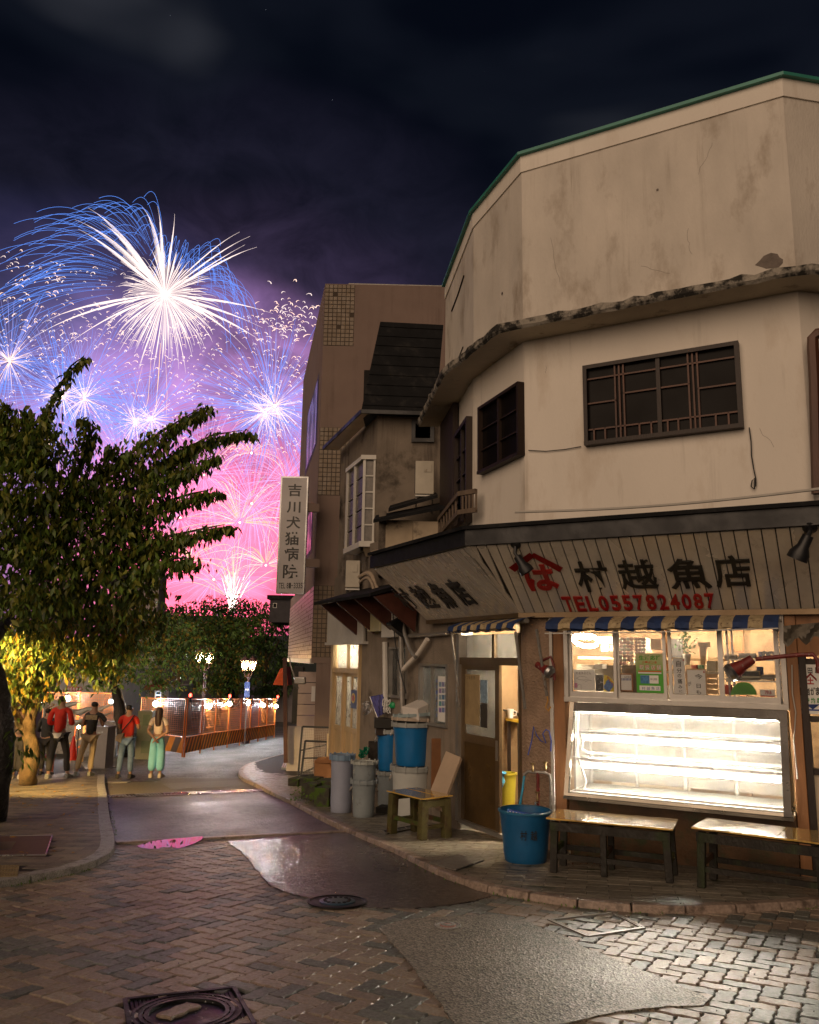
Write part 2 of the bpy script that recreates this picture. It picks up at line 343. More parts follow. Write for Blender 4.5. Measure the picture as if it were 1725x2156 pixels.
def smooth_line(pl, it=2):
    for _ in range(it):
        q = [pl[0]]
        for a, b in zip(pl, pl[1:]): q += [a.lerp(b, .25), a.lerp(b, .75)]
        pl = q+[pl[-1]]
    return pl
rk = smooth_line([Vector(p) for p in rk[1:]]); lk = smooth_line([Vector(p) for p in lk])
def offset(pl, d):
    res = []
    for i, p in enumerate(pl):
        t = (pl[min(i+1, len(pl)-1)]-pl[max(0, i-1)]).normalized(); res.append(p+Vector((-t.y, t.x))*d)
    return res
HK = .08
# road: one asphalt sheet under everything, farther road a second
road_far = [(-14, 14.5), (14, 14.5), (16, 24.9), (-16, 24.9)]
struct(sheet('road', [(-9, 1.0), (9, 1.0), (9, 14.5), (-9, 14.5)], .004, K['joint'], .004))
struct(sheet('road_far_part', road_far, .006, K['asphalt_far'], .004))
rf = MB()
for a, b in ((24.9, 40), (40, 60), (60, 90)): rf.quad((-16, a, gz(a)+.006), (12, a, gz(a)+.006), (12, b, gz(b)+.006), (-16, b, gz(b)+.006))
struct(rf.build('road_beyond', K['asphalt_far']))
# damp dark asphalt between drain and pavers, lighter band beyond the drain
damp = [PG(226, 1680).xy, PG(560, 1666).xy, PG(640, 1700).xy, PG(760, 1762).xy, PG(760, 1754).xy, PG(243, 1781).xy]
struct(sheet('road_damp_strip', damp, .016, K['asphalt_damp'], .01))
beyond = [PG(215, 1640).xy, PG(505, 1640).xy, PG(560, 1668).xy, PG(226, 1682).xy]
struct(sheet('road_dry_strip', beyond, .012, M('asphalt_mid', (.14, .12, .095), .7, .3, 30, .4, 80), .006))
struct(sheet('road_repair_pale', [PG(340, 1652).xy, PG(500, 1644).xy, PG(520, 1655).xy, PG(362, 1664).xy], .016, M('asphalt_pale', (.17, .155, .13), .7, .25, 30, .3, 80), .006))
wet = [(478, 1778), (600, 1764), (740, 1752), (790, 1782), (850, 1812), (930, 1856), (1000, 1881), (1040, 1892), (1010, 1902), (960, 1912), (900, 1919), (830, 1922), (760, 1917), (700, 1911), (640, 1897), (578, 1878), (556, 1860), (540, 1838), (520, 1812), (500, 1792)]
wetp = [PG(*q).xy for q in wet]
def ragged(poly, step, amp):
    ln = resample([Vector(q) for q in poly]+[Vector(poly[0])], step); return [q+Vector((R.uniform(-amp, amp), R.uniform(-amp, amp))) for q in ln[:-1]]

struct(sheet('road_wet_asphalt', ragged(smooth_line([Vector(p) for p in wetp]+[Vector(wetp[0])], 1)[:-1], .06, .012), .030, K['asphalt_wet'], .012))
patch = [(798, 1963), (842, 1947), (900, 1941), (1000, 1934), (1090, 1937), (1128, 1958), (1195, 1982), (1240, 2008), (1330, 2045), (1420, 2080), (1495, 2116), (1480, 2130), (1420, 2131), (1300, 2142), (1230, 2160), (1180, 2170), (1000, 2200), (960, 2170), (915, 2110), (870, 2050), (838, 2010)]
patchp = [PG(*q).xy for q in patch]
struct(sheet('road_repair_patch', ragged(patchp, .05, .009), .030, K['asphalt_patch'], .012))
strip = MB()
a, b = PG(243, 1781).xy, PG(745, 1755).xy
t = (b-a).normalized(); nn = Vector((-t.y, t.x))
edge = thing('edging_strip', 'pale concrete edging strip across the road between dark asphalt and pavers', 'edging', (a.x, a.y, gz(a.y)))
k = 0
LL = (b-a).length; ns = int(LL/.62)
for i in range(ns):
    p, q = a+t*(LL*i/ns+.004), a+t*(LL*(i+1)/ns-.004)
    mb = MB(); mb.prism([p-nn*.06, q-nn*.06, q+nn*.06, p+nn*.06], lambda x, y: gz(y)-.02, lambda x, y: gz(y)+.045); mb.build('edging_stone', K['kerb_red'], edge, bevel=.004)
# ---- drain grate across the road
a, b = PG(228, 1681).xy, PG(560, 1667).xy; t = (b-a).normalized(); nn = Vector((-t.y, t.x)); LL = (b-a).length
dr = thing('drain_channel', 'long steel drain grating crossing the road in front of the dark damp asphalt', 'drain grate', (a.x, a.y, gz(a.y)))
fr = MB()
for s in (-1, 1): fr.bar((*(a+nn*.13*s), gz(a.y)+.022), (*(b+nn*.13*s), gz(b.y)+.022), .03, .03)
fr.build('frame', K['steel'], dr)
bars = MB(); n_ = int(LL/.055)
gal = K['galv']
me0 = None
for i in range(n_):
    p = a+t*(LL*(i+.5)/n_)
    mb = MB(); mb.bar((*(p-nn*.12), gz(p.y)+.022), (*(p+nn*.12), gz(p.y)+.022), .022, .022); mb.build('bar', K['steel'], dr)
mb = MB(); mb.prism([a-nn*.12, b-nn*.12, b+nn*.12, a+nn*.12], lambda x, y: gz(y)-.0, lambda x, y: gz(y)+.008); mb.build('channel_floor', K['black_paint'], dr)
# ---- kerbs: separate stones along each line
def kerb(line, side, name, label, m, width, step, h0=.0, h1=HK, drop=None):
    k = thing(name, label, 'kerb', (*line[0], gz(line[0].y)))
    ln = resample(line, step); inn = None
    for i in range(len(ln)-1):
        p, q = ln[i], ln[i+1]; t = (q-p).normalized(); n1 = Vector((-t.y, t.x))*side
        tp = (ln[i+1]-ln[max(0, i-1)]).normalized(); np_ = Vector((-tp.y, tp.x))*side
        tq = (ln[min(len(ln)-1, i+2)]-ln[i]).normalized(); nq = Vector((-tq.y, tq.x))*side
        g = t*.006; jit = R.uniform(-.003, .003)
        w0 = .02
        hh = h1+jit
        top0, top1 = hh, hh
        A = [p+g, q-g, q-g+nq*width, p+g+np_*width]
        B = [p+g+np_*w0, q-g+nq*w0, q-g+nq*width, p+g+np_*width]
        mb = MB(); P = [(*x, gz(x.y)-.02) for x in A]; T = [(*x, gz(x.y)+hh) for x in B]
        if side < 0: P = P[::-1]; T = T[::-1]
        mb.hexa(P+T); mb.build('kerb_stone', m, k, bevel=.012)
    return k
kerb(rk, 1, 'right_kerb', 'reddish worn kerb curving round the fish shop pavement', K['kerb_red'], .13, .42)
kerb(lk, 1, 'left_kerb', 'grey granite kerb stones curving round the left pavement corner', K['granite'], .17, .42)
# ---- pavements
rin = offset(rk, .128); lin = offset(lk, .168)
PR = [Vector(p) for p in rin] + [Vector((9.5, 9.0)), Vector((9.5, 24.9)), Vector((-2.2, 24.9))]
PL = [Vector(p) for p in lin] + [PG(190, 1640).xy, PG(150, 1585).xy, Vector((-14, 24.5)), Vector((-14, 4))]
K['pave_bed'] = M('pave_bed', (.03, .027, .022), .7, .4, 9, .4, 60, col2=(.03, .05, .01), mask=(.6, .72), mscale=3)
struct(sheet('pavement_right_bed', PR, HK-.012, K['pave_bed'], HK))
struct(sheet('pavement_left_bed', PL, HK-.012, K['pave_bed'], HK))
# ---- interlocking wavy pavers, herringbone
def wavy(w, l):
    "outline of one interlocking paver, l long and w wide, centred"
    P = []; a = .006
    nx, ny = 8, 4
    for i in range(nx): x = -l/2+l*i/nx; P.append((x, -w/2+a*math.sin(2*math.pi*i/nx*2)))
    for i in range(ny): y = -w/2+w*i/ny; P.append((l/2+a*math.sin(2*math.pi*i/ny), y))
    for i in range(nx): x = l/2-l*i/nx; P.append((x, w/2+a*math.sin(2*math.pi*(nx-i)/nx*2)))
    for i in range(ny): y = w/2-w*i/ny; P.append((-l/2+a*math.sin(2*math.pi*(ny-i)/ny), y))
    return P
PW_, PL_ = .1005, .2085
shape = wavy(PW_, PL_)
def paver_mesh(name, m):
    mb = MB(); n = len(shape)
    vs = [(x, y, -.03) for x, y in shape]+[(x, y, -.006) for x, y in shape]+[(x*.95, y*.90, 0) for x, y in shape]
    fs = [tuple(range(2*n, 3*n))]
    for k in (0, 1):
        for i in range(n): fs.append((k*n+i, k*n+(i+1) % n, (k+1)*n+(i+1) % n, (k+1)*n+i))
    me = bpy.data.meshes.new(name); me.from_pydata(vs, [], fs); me.materials.append(m); return me
pcols = [((0.290, 0.225, 0.173), 'paver_brown'), ((0.242, 0.192, 0.153), 'paver_brown_dark'), ((0.351, 0.284, 0.219), 'paver_tan'), ((0.121, 0.129, 0.120), 'paver_grey'), ((0.169, 0.178, 0.162), 'paver_grey_light')]
pmat = [M(nm, c, .5, .3, 60, .55, 160, rvar=.12, col2=tuple(x*.6 for x in c), mask=(.55, .7), mscale=6, dist=.004) for c, nm in pcols]
pmesh = [paver_mesh('paver', m) for m in pmat]
ang = math.radians(-29.5); unit = .1075
ea = Vector((math.cos(ang), math.sin(ang))); eb = Vector((-math.sin(ang), math.cos(ang)))
bound = [PG(243, 1779).xy, PG(745, 1754).xy, Vector((3.5, 9.5)), Vector((6.5, 8)), Vector((5.5, 2.2)), Vector((-5.2, 2.2)), Vector((-6.5, 5.5))]
cov1 = PG(258, 2116).xy; 
manA, manB, manC = PG(262, 2115).xy, PG(492, 2090).xy, None
mt_ = (manB-manA).normalized(); mn_ = Vector((mt_.y, -mt_.x)); MS = (manB-manA).length
manpoly = [manA, manB, manB+mn_*MS, manA+mn_*MS]
pav = []
o0 = Vector((0, 5.5))
for i in range(-90, 90):
    for j in range(-90, 90):
        k_ = (i+j) % 4
        if k_ == 0: c = o0+ea*((i+1)*unit)+eb*((-j-.5)*unit); rot = ang
        elif k_ == 3: c = o0+ea*((i+.5)*unit)+eb*((-j)*unit); rot = ang+math.pi/2
        else: continue
        if not inside(c, bound): continue
        d = ray(0, 0)
        # behind the kerbs or covered by the asphalt patches or the square cover?
        if inside(c, PR) or inside(c, PL) or inside(c, manpoly): continue
        cw = [inside(c+ea*dx+eb*dy, wetp) for dx in (-.1, .1) for dy in (-.1, .1)]
        cp = [inside(c+ea*dx+eb*dy, patchp) for dx in (-.1, .1) for dy in (-.1, .1)]
        if all(cw) or all(cp): continue
        pav.append((c.y, c, rot))
pav.sort(key=lambda q: q[0]+abs(q[1].x)*0.0)
def in_view(c):
    w = Vector((c.x, c.y, gz(c.y)))-EYE; z = w.dot(_f); u = 862.5+F_PX*w.dot(CR)/z; v = 1078-F_PX*w.dot(CU)/z
    return z > 0 and -30 < u < 1755 and v < 2200
road_p = struct(empty('paved_roadway', (0, 5, gz(5))))
tilt = math.atan(.066)
def clump(i, j): return math.sin(i*12.9898+j*78.233)*43758.5453 % 1
cnt = 0; rest = [MB() for _ in pmat]
for y, c, rot in pav:
    if not in_view(c): continue
    g_ = clump(int(math.floor((c.x+.9*c.y)*2.1)), int(math.floor((c.y-.5*c.x)*1.7)))
    r_ = R.random()
    dark = r_ < (.62 if g_ > .62 else .18)
    mi = R.choice((3, 3, 4)) if dark else R.choice((0, 0, 1, 2))
    h = .022+R.uniform(-.0035, .0035)
    mat4 = Matrix.Translation((c.x, c.y, gz(c.y)+h)) @ Matrix.Rotation(-tilt, 4, 'X') @ Matrix.Rotation(rot+R.uniform(-.012, .012), 4, 'Z') @ Matrix.Rotation(R.uniform(-.006, .006), 4, 'X') @ Matrix.Rotation(R.uniform(-.006, .006), 4, 'Y')
    if cnt < 300:
        o = bpy.data.objects.new('paver', pmesh[mi]); COL.objects.link(o); o.parent = road_p; o.matrix_parent_inverse = world_of(road_p).inverted(); o.matrix_world = mat4
        o.matrix_basis = mat4
    else:
        me = pmesh[mi]; rest[mi].add([mat4 @ v.co for v in me.vertices], [tuple(p.vertices) for p in me.polygons])
    cnt += 1
for m, mb in zip(pmat, rest): stuff(mb.build('distant_pavers', m, road_p))
# ---- square cast iron cover with a ring of pavers inside (cut by the lower edge of the picture)
mc = thing('manhole_cover', 'square cast iron cover with inner ring holding pavers in the foreground', 'manhole cover', (manA.x, manA.y, gz(manA.y)))
K['iron'] = M('iron', (.012, .012, .013), .5, .3, 12, .2, 80, metal=.4, rvar=.1)
cc = (manpoly[0]+manpoly[2])/2
def mp3(a, b, h): p = cc+mt_*a+mn_*b*1.0; return (p.x, p.y, gz(p.y)+h)
hs = MS/2
mb = MB(); mb.prism([manpoly[i] for i in range(4)], lambda x, y: gz(y)-.0, lambda x, y: gz(y)+.010); mb.build('plate', K['iron'], mc)
mb = MB()
for a_, b_ in ((0, 1), (1, 2), (2, 3), (3, 0)):
    p, q = manpoly[a_], manpoly[b_]; mb.bar((p.x, p.y, gz(p.y)+.018), (q.x, q.y, gz(q.y)+.018), .022, .022)
mb.build('rim', K['iron'], mc)
studs = MB(); ns = 27
for i in range(ns):
    for j in range(ns):
        a_, b_ = (i+.5)/ns*2*hs-hs, (j+.5)/ns*2*hs-hs
        if math.hypot(a_, b_) < hs*.94 or max(abs(a_), abs(b_)) > hs*.95: continue
        p = mp3(a_, b_, .010); studs.box(p, .014, .026, .009, math.atan2(mt_.y, mt_.x))
stuff(studs.build('stud', K['iron'], mc))
for rr in (.93, .80, .70):
    ring = MB(); n = 56
    P = []
    for i in range(n):
        t = 2*math.pi*i/n
        for r_, h_ in ((hs*rr-.012, .008), (hs*rr-.010, .024), (hs*rr+.010, .024), (hs*rr+.012, .008)): P.append(mp3(math.cos(t)*r_, math.sin(t)*r_, h_))
    fs = []
    for i in range(n):
        for k in range(3): fs.append((i*4+k, ((i+1) % n)*4+k, ((i+1) % n)*4+k+1, i*4+k+1))
    ring.add(P, fs).build('ring', K['iron'], mc, smooth=True)
rib = MB()
for i in range(20):
    t = 2*math.pi*i/20; rib.bar(mp3(math.cos(t)*hs*.71, math.sin(t)*hs*.71, .016), mp3(math.cos(t)*hs*.79, math.sin(t)*hs*.79, .016), .012, .014)
for i in range(64):
    t = 2*math.pi*i/64; rib.box(mp3(math.cos(t)*hs*.865, math.sin(t)*hs*.865, .010), .016, .02, .010, t)
stuff(rib.build('ribs', K['iron'], mc))
for i in range(-5, 6):
    for j in range(-5, 6):
        k_ = (i+j) % 4
        if k_ == 0: c = cc+ea*((i+1)*unit)+eb*((-j-.5)*unit); rot = ang
        elif k_ == 3: c = cc+ea*((i+.5)*unit)+eb*((-j)*unit); rot = ang+math.pi/2
        else: continue
        if (c-cc).length > hs*.70-.085: continue
        o = bpy.data.objects.new('inset_paver', pmesh[R.choice((0, 0, 3, 1))]); COL.objects.link(o); o.matrix_basis = Matrix.Translation((c.x, c.y, gz(c.y)+.024)) @ Matrix.Rotation(-tilt, 4, 'X') @ Matrix.Rotation(rot, 4, 'Z'); o.parent = mc; o.matrix_parent_inverse = world_of(mc).inverted()
# ---- small round covers
def cover(u, v, r, name, label, m1, m2, h=.034, group=None):
    c = PG(u, v); z = gz(c.y)+h
    t_ = thing(name, label, 'manhole cover', (c.x, c.y, z))
    up = Vector((0, .066, 1)).normalized()
    mb = MB(); mb.lathe([(r, 0), (r, .008), (r*.93, .010), (r*.90, .004), (.0001, .004)], (c.x, c.y, z), 40, up); mb.build('frame', m1, t_, smooth=True)
    mb = MB(); mb.lathe([(r*.6, .0), (r*.6, .010), (r*.55, .013), (.0001, .013)], (c.x, c.y, z), 32, up); mb.build('lid', m2, t_, smooth=True)
    mb = MB()
    for i in range(14):
        t = 2*math.pi*i/14; p = (c.x+math.cos(t)*r*.42, c.y+math.sin(t)*r*.42, z+.012+math.sin(t)*r*.42*-.066); mb.box(p, .022, .022, .006, t)
    mb.build('pattern', m1, t_)
    return t_
cover(710, 1909, .235, 'round_cover', 'small round iron cover with blue centre at the edge of the wet asphalt', K['iron'], M('cover_blue', (.05, .11, .17), .3, .3, 20, .2, metal=.3))
c_ = cover(943, 1961, .095, 'survey_marker', 'small pale oval valve lid at the top of the asphalt repair patch', K['granite'], M('cover_pink', (.42, .22, .2), .5, .2, 20, .1))
# ---- diamond shaped paved lid near the kerb
dm = [(1155, 1945), (1292, 1929), (1358, 1963), (1238, 1981)]
dp = [PG(*q).xy for q in dm]
dl = thing('inlaid_cover', 'thin square frame flush in the pavers beside the curved kerb', 'manhole cover', (dp[0].x, dp[0].y, gz(dp[0].y)))
mb = MB()
for i in range(4):
    p, q = dp[i], dp[(i+1) % 4]; mb.bar((p.x, p.y, gz(p.y)+.027), (q.x, q.y, gz(q.y)+.027), .018, .01)
    c = (dp[0]+dp[2])/2; p2, q2 = p.lerp(c, .07), q.lerp(c, .07); mb.bar((p2.x, p2.y, gz(p2.y)+.027), (q2.x, q2.y, gz(q2.y)+.027), .012, .01)
mb.build('frame', K['galv'], dl)
# ---- puddle
pd = [PG(u, v) for u, v in [(288, 1787), (312, 1780), (350, 1777), (400, 1774), (432, 1772), (420, 1780), (392, 1788), (360, 1793), (330, 1794), (305, 1792)]]
m, t, p = _nodes('water'); p.inputs['Base Color'].default_value = (.02, .015, .02, 1); p.inputs['Roughness'].default_value = .015; p.inputs['Specular IOR Level'].default_value = .9; K['water'] = m
zz = gz(sum(q.y for q in pd)/len(pd)-.06)+.032
ring = smooth_line([Vector(q.xy) for q in pd]+[Vector(pd[0].xy)], 2)[:-1]
mb = MB(); mb.prism(ring, zz-.01, zz)
stuff(mb.build('puddle', K['water'])); 
# ---- left pavement tiles
def tiles(name, label, poly, e1, tw, tl, mats_, h, limit, view=True, gap=.006, skip=()):
    "running-bond tiles laid over a pavement, those that show largest as parts"
    e1 = e1.normalized(); e2 = Vector((-e1.y, e1.x)); par = struct(empty(name, (*poly[0], gz(poly[0].y))))
    xs = [Vector(p).dot(e1) for p in poly]; ys_ = [Vector(p).dot(e2) for p in poly]; L_ = []; cut = []
    j = 0; y = min(ys_)
    while y < max(ys_):
        x = min(xs)+(j % 2)*tl/2-tl
        while x < max(xs):
            c = e1*(x+tl/2)+e2*(y+tw/2)
            if in_view(c) and c.y < 24 and not any(inside(c, s_) for s_ in skip):
                cs = [c+e1*a*(tl/2-.01)+e2*b*(tw/2-.01) for a in (-1, 1) for b in (-1, 1)]
                k_ = sum(inside(q, poly) for q in cs)
                if k_ == 4: L_.append((c.length, c))
                elif k_: cut.append(c)
            x += tl
        y += tw; j += 1
    L_.sort(key=lambda q: q[0]); rest = [MB() for _ in mats_]
    mes = []
    for m in mats_:
        b = MB(); b.box((0, 0, -.03), tl-gap, tw-gap, .03); me = bpy.data.meshes.new('paving_tile'); me.from_pydata(b.v, [], b.f); me.materials.append(m); mes.append(me)
    rot = math.atan2(e1.y, e1.x)
    for i, (d_, c) in enumerate(L_):
        k = R.randrange(len(mats_)); mt4 = Matrix.Translation((c.x, c.y, gz(c.y)+h+R.uniform(-.0015, .0015))) @ Matrix.Rotation(-tilt, 4, 'X') @ Matrix.Rotation(rot, 4, 'Z')
        if i < limit:
            o = bpy.data.objects.new('paving_tile', mes[k]); COL.objects.link(o); o.matrix_basis = mt4; o.parent = par; o.matrix_parent_inverse = world_of(par).inverted()
        else: rest[k].add([mt4 @ v.co for v in mes[k].vertices], [tuple(p.vertices) for p in mes[k].polygons])
    cuts = [MB() for _ in mats_]; nx, ny = int(tl/.04), max(2, int(tw/.04))
    for c in cut:      # tiles cut to the kerb line
        k = R.randrange(len(mats_))
        for i in range(nx):
            for j2 in range(ny):
                q = c+e1*((i+.5)/nx-.5)*(tl-gap)+e2*((j2+.5)/ny-.5)*(tw-gap)
                if inside(q, poly):
                    a, b = e1*(tl-gap)/nx/2, e2*(tw-gap)/ny/2; cuts[k].quad(*[(*p, gz(p.y)+h) for p in (q-a-b, q+a-b, q+a+b, q-a+b)])
    for m, mb in zip(mats_, cuts):
        if mb.v: stuff(mb.build('cut_tiles', m, par))
    for m, mb in zip(mats_, rest):
        if mb.v: stuff(mb.build('far_tiles', m, par))
    return par
K['tile_a'] = M('tile_a', (.20, .17, .13), .6, .25, 30, .3, 90, col2=(.09, .075, .06), mask=(.5, .65), mscale=4)
K['tile_b'] = M('tile_b', (.15, .13, .105), .6, .25, 30, .3, 90, col2=(.07, .06, .05), mask=(.5, .65), mscale=4)
K['tile_c'] = M('tile_c', (.25, .21, .15), .6, .2, 30, .3, 90)
K['tile_wet'] = M('tile_wet', (.20, .18, .145), .42, .35, 20, .3, 90, rvar=.12, col2=(.03, .04, .015), mask=(.55, .7), mscale=3)
K['tile_wet2'] = M('tile_wet2', (.27, .24, .19), .46, .35, 20, .3, 90, rvar=.12)
hatch = [PG(*q, HK).xy for q in ((-60, 1762), (110, 1760), (96, 1801), (-60, 1803))]
tact = [PG(*q, HK).xy for q in ((-60, 1824), (41, 1822), (37, 1845), (-60, 1850))]
tiles('pavement_left', '', [Vector(p) for p in offset(lk, .06)]+PL[len(lin):], Vector((1, .03)), .15, .30, [K['tile_a'], K['tile_b'], K['tile_a'], K['tile_c']], HK-.004, 300, skip=(hatch, tact))
b1 = PG(1150, 1830).xy; b2 = PG(1500, 1900).xy
tiles('pavement_right', '', [Vector(p) for p in offset(rk, .06)]+PR[len(rin):], (rk[70]-rk[95]), .12, .36, [K['tile_wet'], K['tile_wet2'], K['tile_wet']], HK-.004, 300)
h_ = thing('hatch_cover', 'square stone covered hatch with a dark corner hole in the left pavement', 'hatch cover', (*hatch[1], gz(hatch[1].y)+HK))
mb = MB(); mb.prism(hatch, lambda x, y: gz(y)+HK-.02, lambda x, y: gz(y)+HK+.004); mb.build('slab', M('hatch_stone', (.12, .065, .05), .6, .25, 20, .2, 60), h_)
mb = MB(); mb.prism([PG(*q, HK).xy for q in ((-60, 1775), (34, 1773), (22, 1791), (-60, 1792))], lambda x, y: gz(y)+HK, lambda x, y: gz(y)+HK+.007); mb.build('dark_hole', K['black_paint'], h_)
mb = MB()
for i in range(4):
    p, q = hatch[i], hatch[(i+1) % 4]; mb.bar((p.x, p.y, gz(p.y)+HK+.004), (q.x, q.y, gz(q.y)+HK+.004), .012, .012)
mb.build('frame', K['steel'], h_)
t_ = thing('tactile_slab', 'worn yellow tactile slab at the left pavement corner', 'tactile paving', (*tact[1], gz(tact[1].y)+HK))
K['tact'] = M('tact', (.26, .19, .09), .6, .35, 15, .2)
mb = MB(); mb.prism(tact, lambda x, y: gz(y)+HK-.02, lambda x, y: gz(y)+HK+.004); mb.build('slab', K['tact'], t_)
mb = MB()
for i in range(16):
    for j in range(5):
        p = tact[0].lerp(tact[1], (i+.5)/16).lerp(tact[3].lerp(tact[2], (i+.5)/16), (j+.5)/5); mb.lathe([(.012, 0), (.009, .006), (.0001, .007)], (p.x, p.y, gz(p.y)+HK+.004), 8)
stuff(mb.build('dots', K['tact'], t_))
# ================================================================ FISH SHOP BUILDING
C0 = Vector((1.36, 9.34, 0))
FP = Plane(C0.x, C0.y, 1.8, -1)          # front
LP = Plane(C0.x, C0.y, .478, -1)         # lower side wall with the door (s < 0)
U1 = Plane(C0.x, C0.y, .37, -1)          # upper chamfer (s < 0)
def W_(pl, u, v, o=0): return pl.w(u, v, o)
s1, _ = U1.px(997, 900); C1 = U1.at(s1, 0)
U2 = Plane(C1.x, C1.y, .125, -1)
s2, _ = U2.px(938, 700); C2 = U2.at(s2, 0)
sr, _ = FP.px(1664, 400); CR_ = FP.at(sr, 0)
zroof = FP.px(1366, 250)[1]; zledge = FP.px(1400, 668)[1]; zmid = FP.px(1400, 1078)[1]
print('z roof/ledge/mid', zroof, zledge, zmid, 'C1', C1, 'C2', C2, 'CR', CR_)
B1 = thing('fish_shop_building', 'cream plastered corner building with rounded chamfered corner above the fish shop', 'building', (C0.x, C0.y, gz(C0.y)))
foot = [C2.xy, C1.xy, C0.xy, CR_.xy, (CR_+Vector((4.5, .9, 0))).xy, (CR_+Vector((4.5, 7, 0))).xy, (C2+Vector((.3, 3.0, 0))).xy]
mb = MB(); mb.prism(foot, zledge+.12, zroof); mb.build('upper_wall', K['plaster'], B1)
mb = MB(); mb.prism(foot, zmid-.5, zledge+.12); ol = mb.build('middle_wall', K['plaster_low'], B1)
# roof edge trims following the foot print
def along(pl_pts, mb, z0, z1, o0, o1):
    P = [Vector((p[0], p[1])) for p in pl_pts]
    def offs(d):
        out = []
        for i, p in enumerate(P):
            ns_ = []
            if i > 0: t = (p-P[i-1]).normalized(); ns_.append(Vector((t.y, -t.x)))
            if i < len(P)-1: t = (P[i+1]-p).normalized(); ns_.append(Vector((t.y, -t.x)))
            n = sum(ns_, Vector((0, 0))).normalized(); k = d/max(.3, n.dot(ns_[0])); out.append(p+n*k)
        return out
    A, B = offs(o0), offs(o1)
    for i in range(len(P)-1):
        mb.hexa([(*B[i], z0), (*B[i+1], z0), (*A[i+1], z0), (*A[i], z0), (*B[i], z1), (*B[i+1], z1), (*A[i+1], z1), (*A[i], z1)])
front = [p for p in foot[:5]]
mb = MB(); along(front, mb, zroof, zroof+.04, -.3, .07); mb.build('roof_edge', K['roof_green'], B1)
mb = MB(); along(front, mb, zroof-.22, zroof, .0, .018); mb.build('cornice', K['plaster_low'], B1)
# ragged stained ledge between the storeys
mb = MB(); lz = zledge
P = []
seg = []
for a, b in zip(front, front[1:]):
    a, b = Vector(a), Vector(b); n = max(2, int((b-a).length/.12))
    for i in range(n): seg.append(a.lerp(b, i/n))
seg.append(Vector(front[-1]))
def nrm(i):
    t = (seg[min(i+3, len(seg)-1)]-seg[max(i-3, 0)]).normalized(); return Vector((t.y, -t.x))
vs = []; fs = []
for i, p in enumerate(seg):
    n = nrm(i); d = .46+R.uniform(-.012, .012); e = R.uniform(-.02, .015)
    vs += [(*p, lz+.02), (*(p+n*(d-.03)), lz-.0+e*.4), (*(p+n*d), lz+.03), (*(p+n*(d+R.uniform(-.01, .015))), lz+.10+e), (*(p+n*.02), lz+.18)]
for i in range(len(seg)-1):
    for k in range(4): fs.append((i*5+k, (i+1)*5+k, (i+1)*5+k+1, i*5+k+1))
mb = MB(); mb.add(vs, fs); o = mb.build('ledge', K['concrete_stained'], B1)
me = o.data; me.materials.append(K['soffit'])
for p in me.polygons:
    if p.index % 4 == 0: p.material_index = 1
# hair cracks and peeled spots: shallow real scars
def scar(pl, u, v, w, h, m, name='plaster_scar', n=12, parent=B1, o=.004):
    a, z = pl.px(u, v); P = []
    for i in range(n):
        t = 2*math.pi*i/n; r = R.uniform(.6, 1.1); P.append(pl.at(a+math.cos(t)*w/2*r, z+math.sin(t)*h/2*r, o))
    mb = MB(); mb.add(P, [tuple(range(n))]); return mb.build(name, m, parent)
K['render_grey'] = M('render_grey', (.17, .14, .12), .9, .3, 12, .5)
scar(FP, 1625, 551, .30, .20, K['render_grey'], 'peeled_plaster')
scar(FP, 1385, 400, .035, .035, K['render_grey']); scar(U1, 1058, 618, .05, .06, K['wood_dark'])
# thin pipe and long cracks on the chamfer
mb = MB(); mb.tube([W_(U2, 977, 580, .01), W_(U2, 965, 618, .01), W_(U2, 951, 655, .01)], .012, 5); mb.build('wall_crack', K['wood_dark'], B1); mb = MB(); mb.tube([W_(U2, 975, 730, .01), W_(U2, 951, 792, .01)], .008, 5); mb.build('wall_crack', K['wood_dark'], B1)
# cable at the foot of the middle wall
a0, a1 = FP.px(1118, 1085)[0], FP.px(1760, 1040)[0]
mb = MB(); mb.tube([FP.at(a0+(a1-a0)*i/14, zmid+.03-.05*math.sin(math.pi*i/14), .50) for i in range(15)], .014, 6); mb.build('cable', K['cable_white'], B1)
# ---- windows
def lattice(pl, s0, s1, z0, z1, o, cols, rows, parent, name='window', frame=.05, mm=K['wood_dark'], pane=K['dark_pane'], extra=None, bars=.018, sill=True):
    "a window: frame, panes (one per light) and glazing bars"
    w = MB()
    w.pbox(pl, s0-frame, s1+frame, z1, z1+frame, o-.05, o+.04); w.pbox(pl, s0-frame, s1+frame, z0-frame, z0, o-.05, o+.05)
    w.pbox(pl, s0-frame, s0, z0, z1, o-.05, o+.04); w.pbox(pl, s1, s1+frame, z0, z1, o-.05, o+.04)
    f = w.build(name, mm, parent)
    for i in range(cols):
        a, b = s0+(s1-s0)*i/cols, s0+(s1-s0)*(i+1)/cols
        p = MB(); p.pbox(pl, a+.001, b-.001, z0, z1, o-.03, o-.02); p.build('pane', pane, f)
        if i: q = MB(); q.pbox(pl, a-.022, a+.022, z0, z1, o-.02, o+.022); q.build('stile', mm, f)
    for j in range(1, rows):
        z = z0+(z1-z0)*j/rows; q = MB(); q.pbox(pl, s0, s1, z-bars/2, z+bars/2, o-.02, o+.008); q.build('glazing_bar', mm, f)
    if extra:
        q = MB()
        for (a, b, c, d) in extra:
            A, B = s0+(s1-s0)*a, s0+(s1-s0)*b; Cc, D = z0+(z1-z0)*c, z0+(z1-z0)*d
            q.pbox(pl, A-bars/2, B+bars/2, Cc-bars/2, D+bars/2, o-.02, o+.010)
        q.build('lattice', K['wood_red'] if mm is K['wood_dark'] else mm, f)
    return f
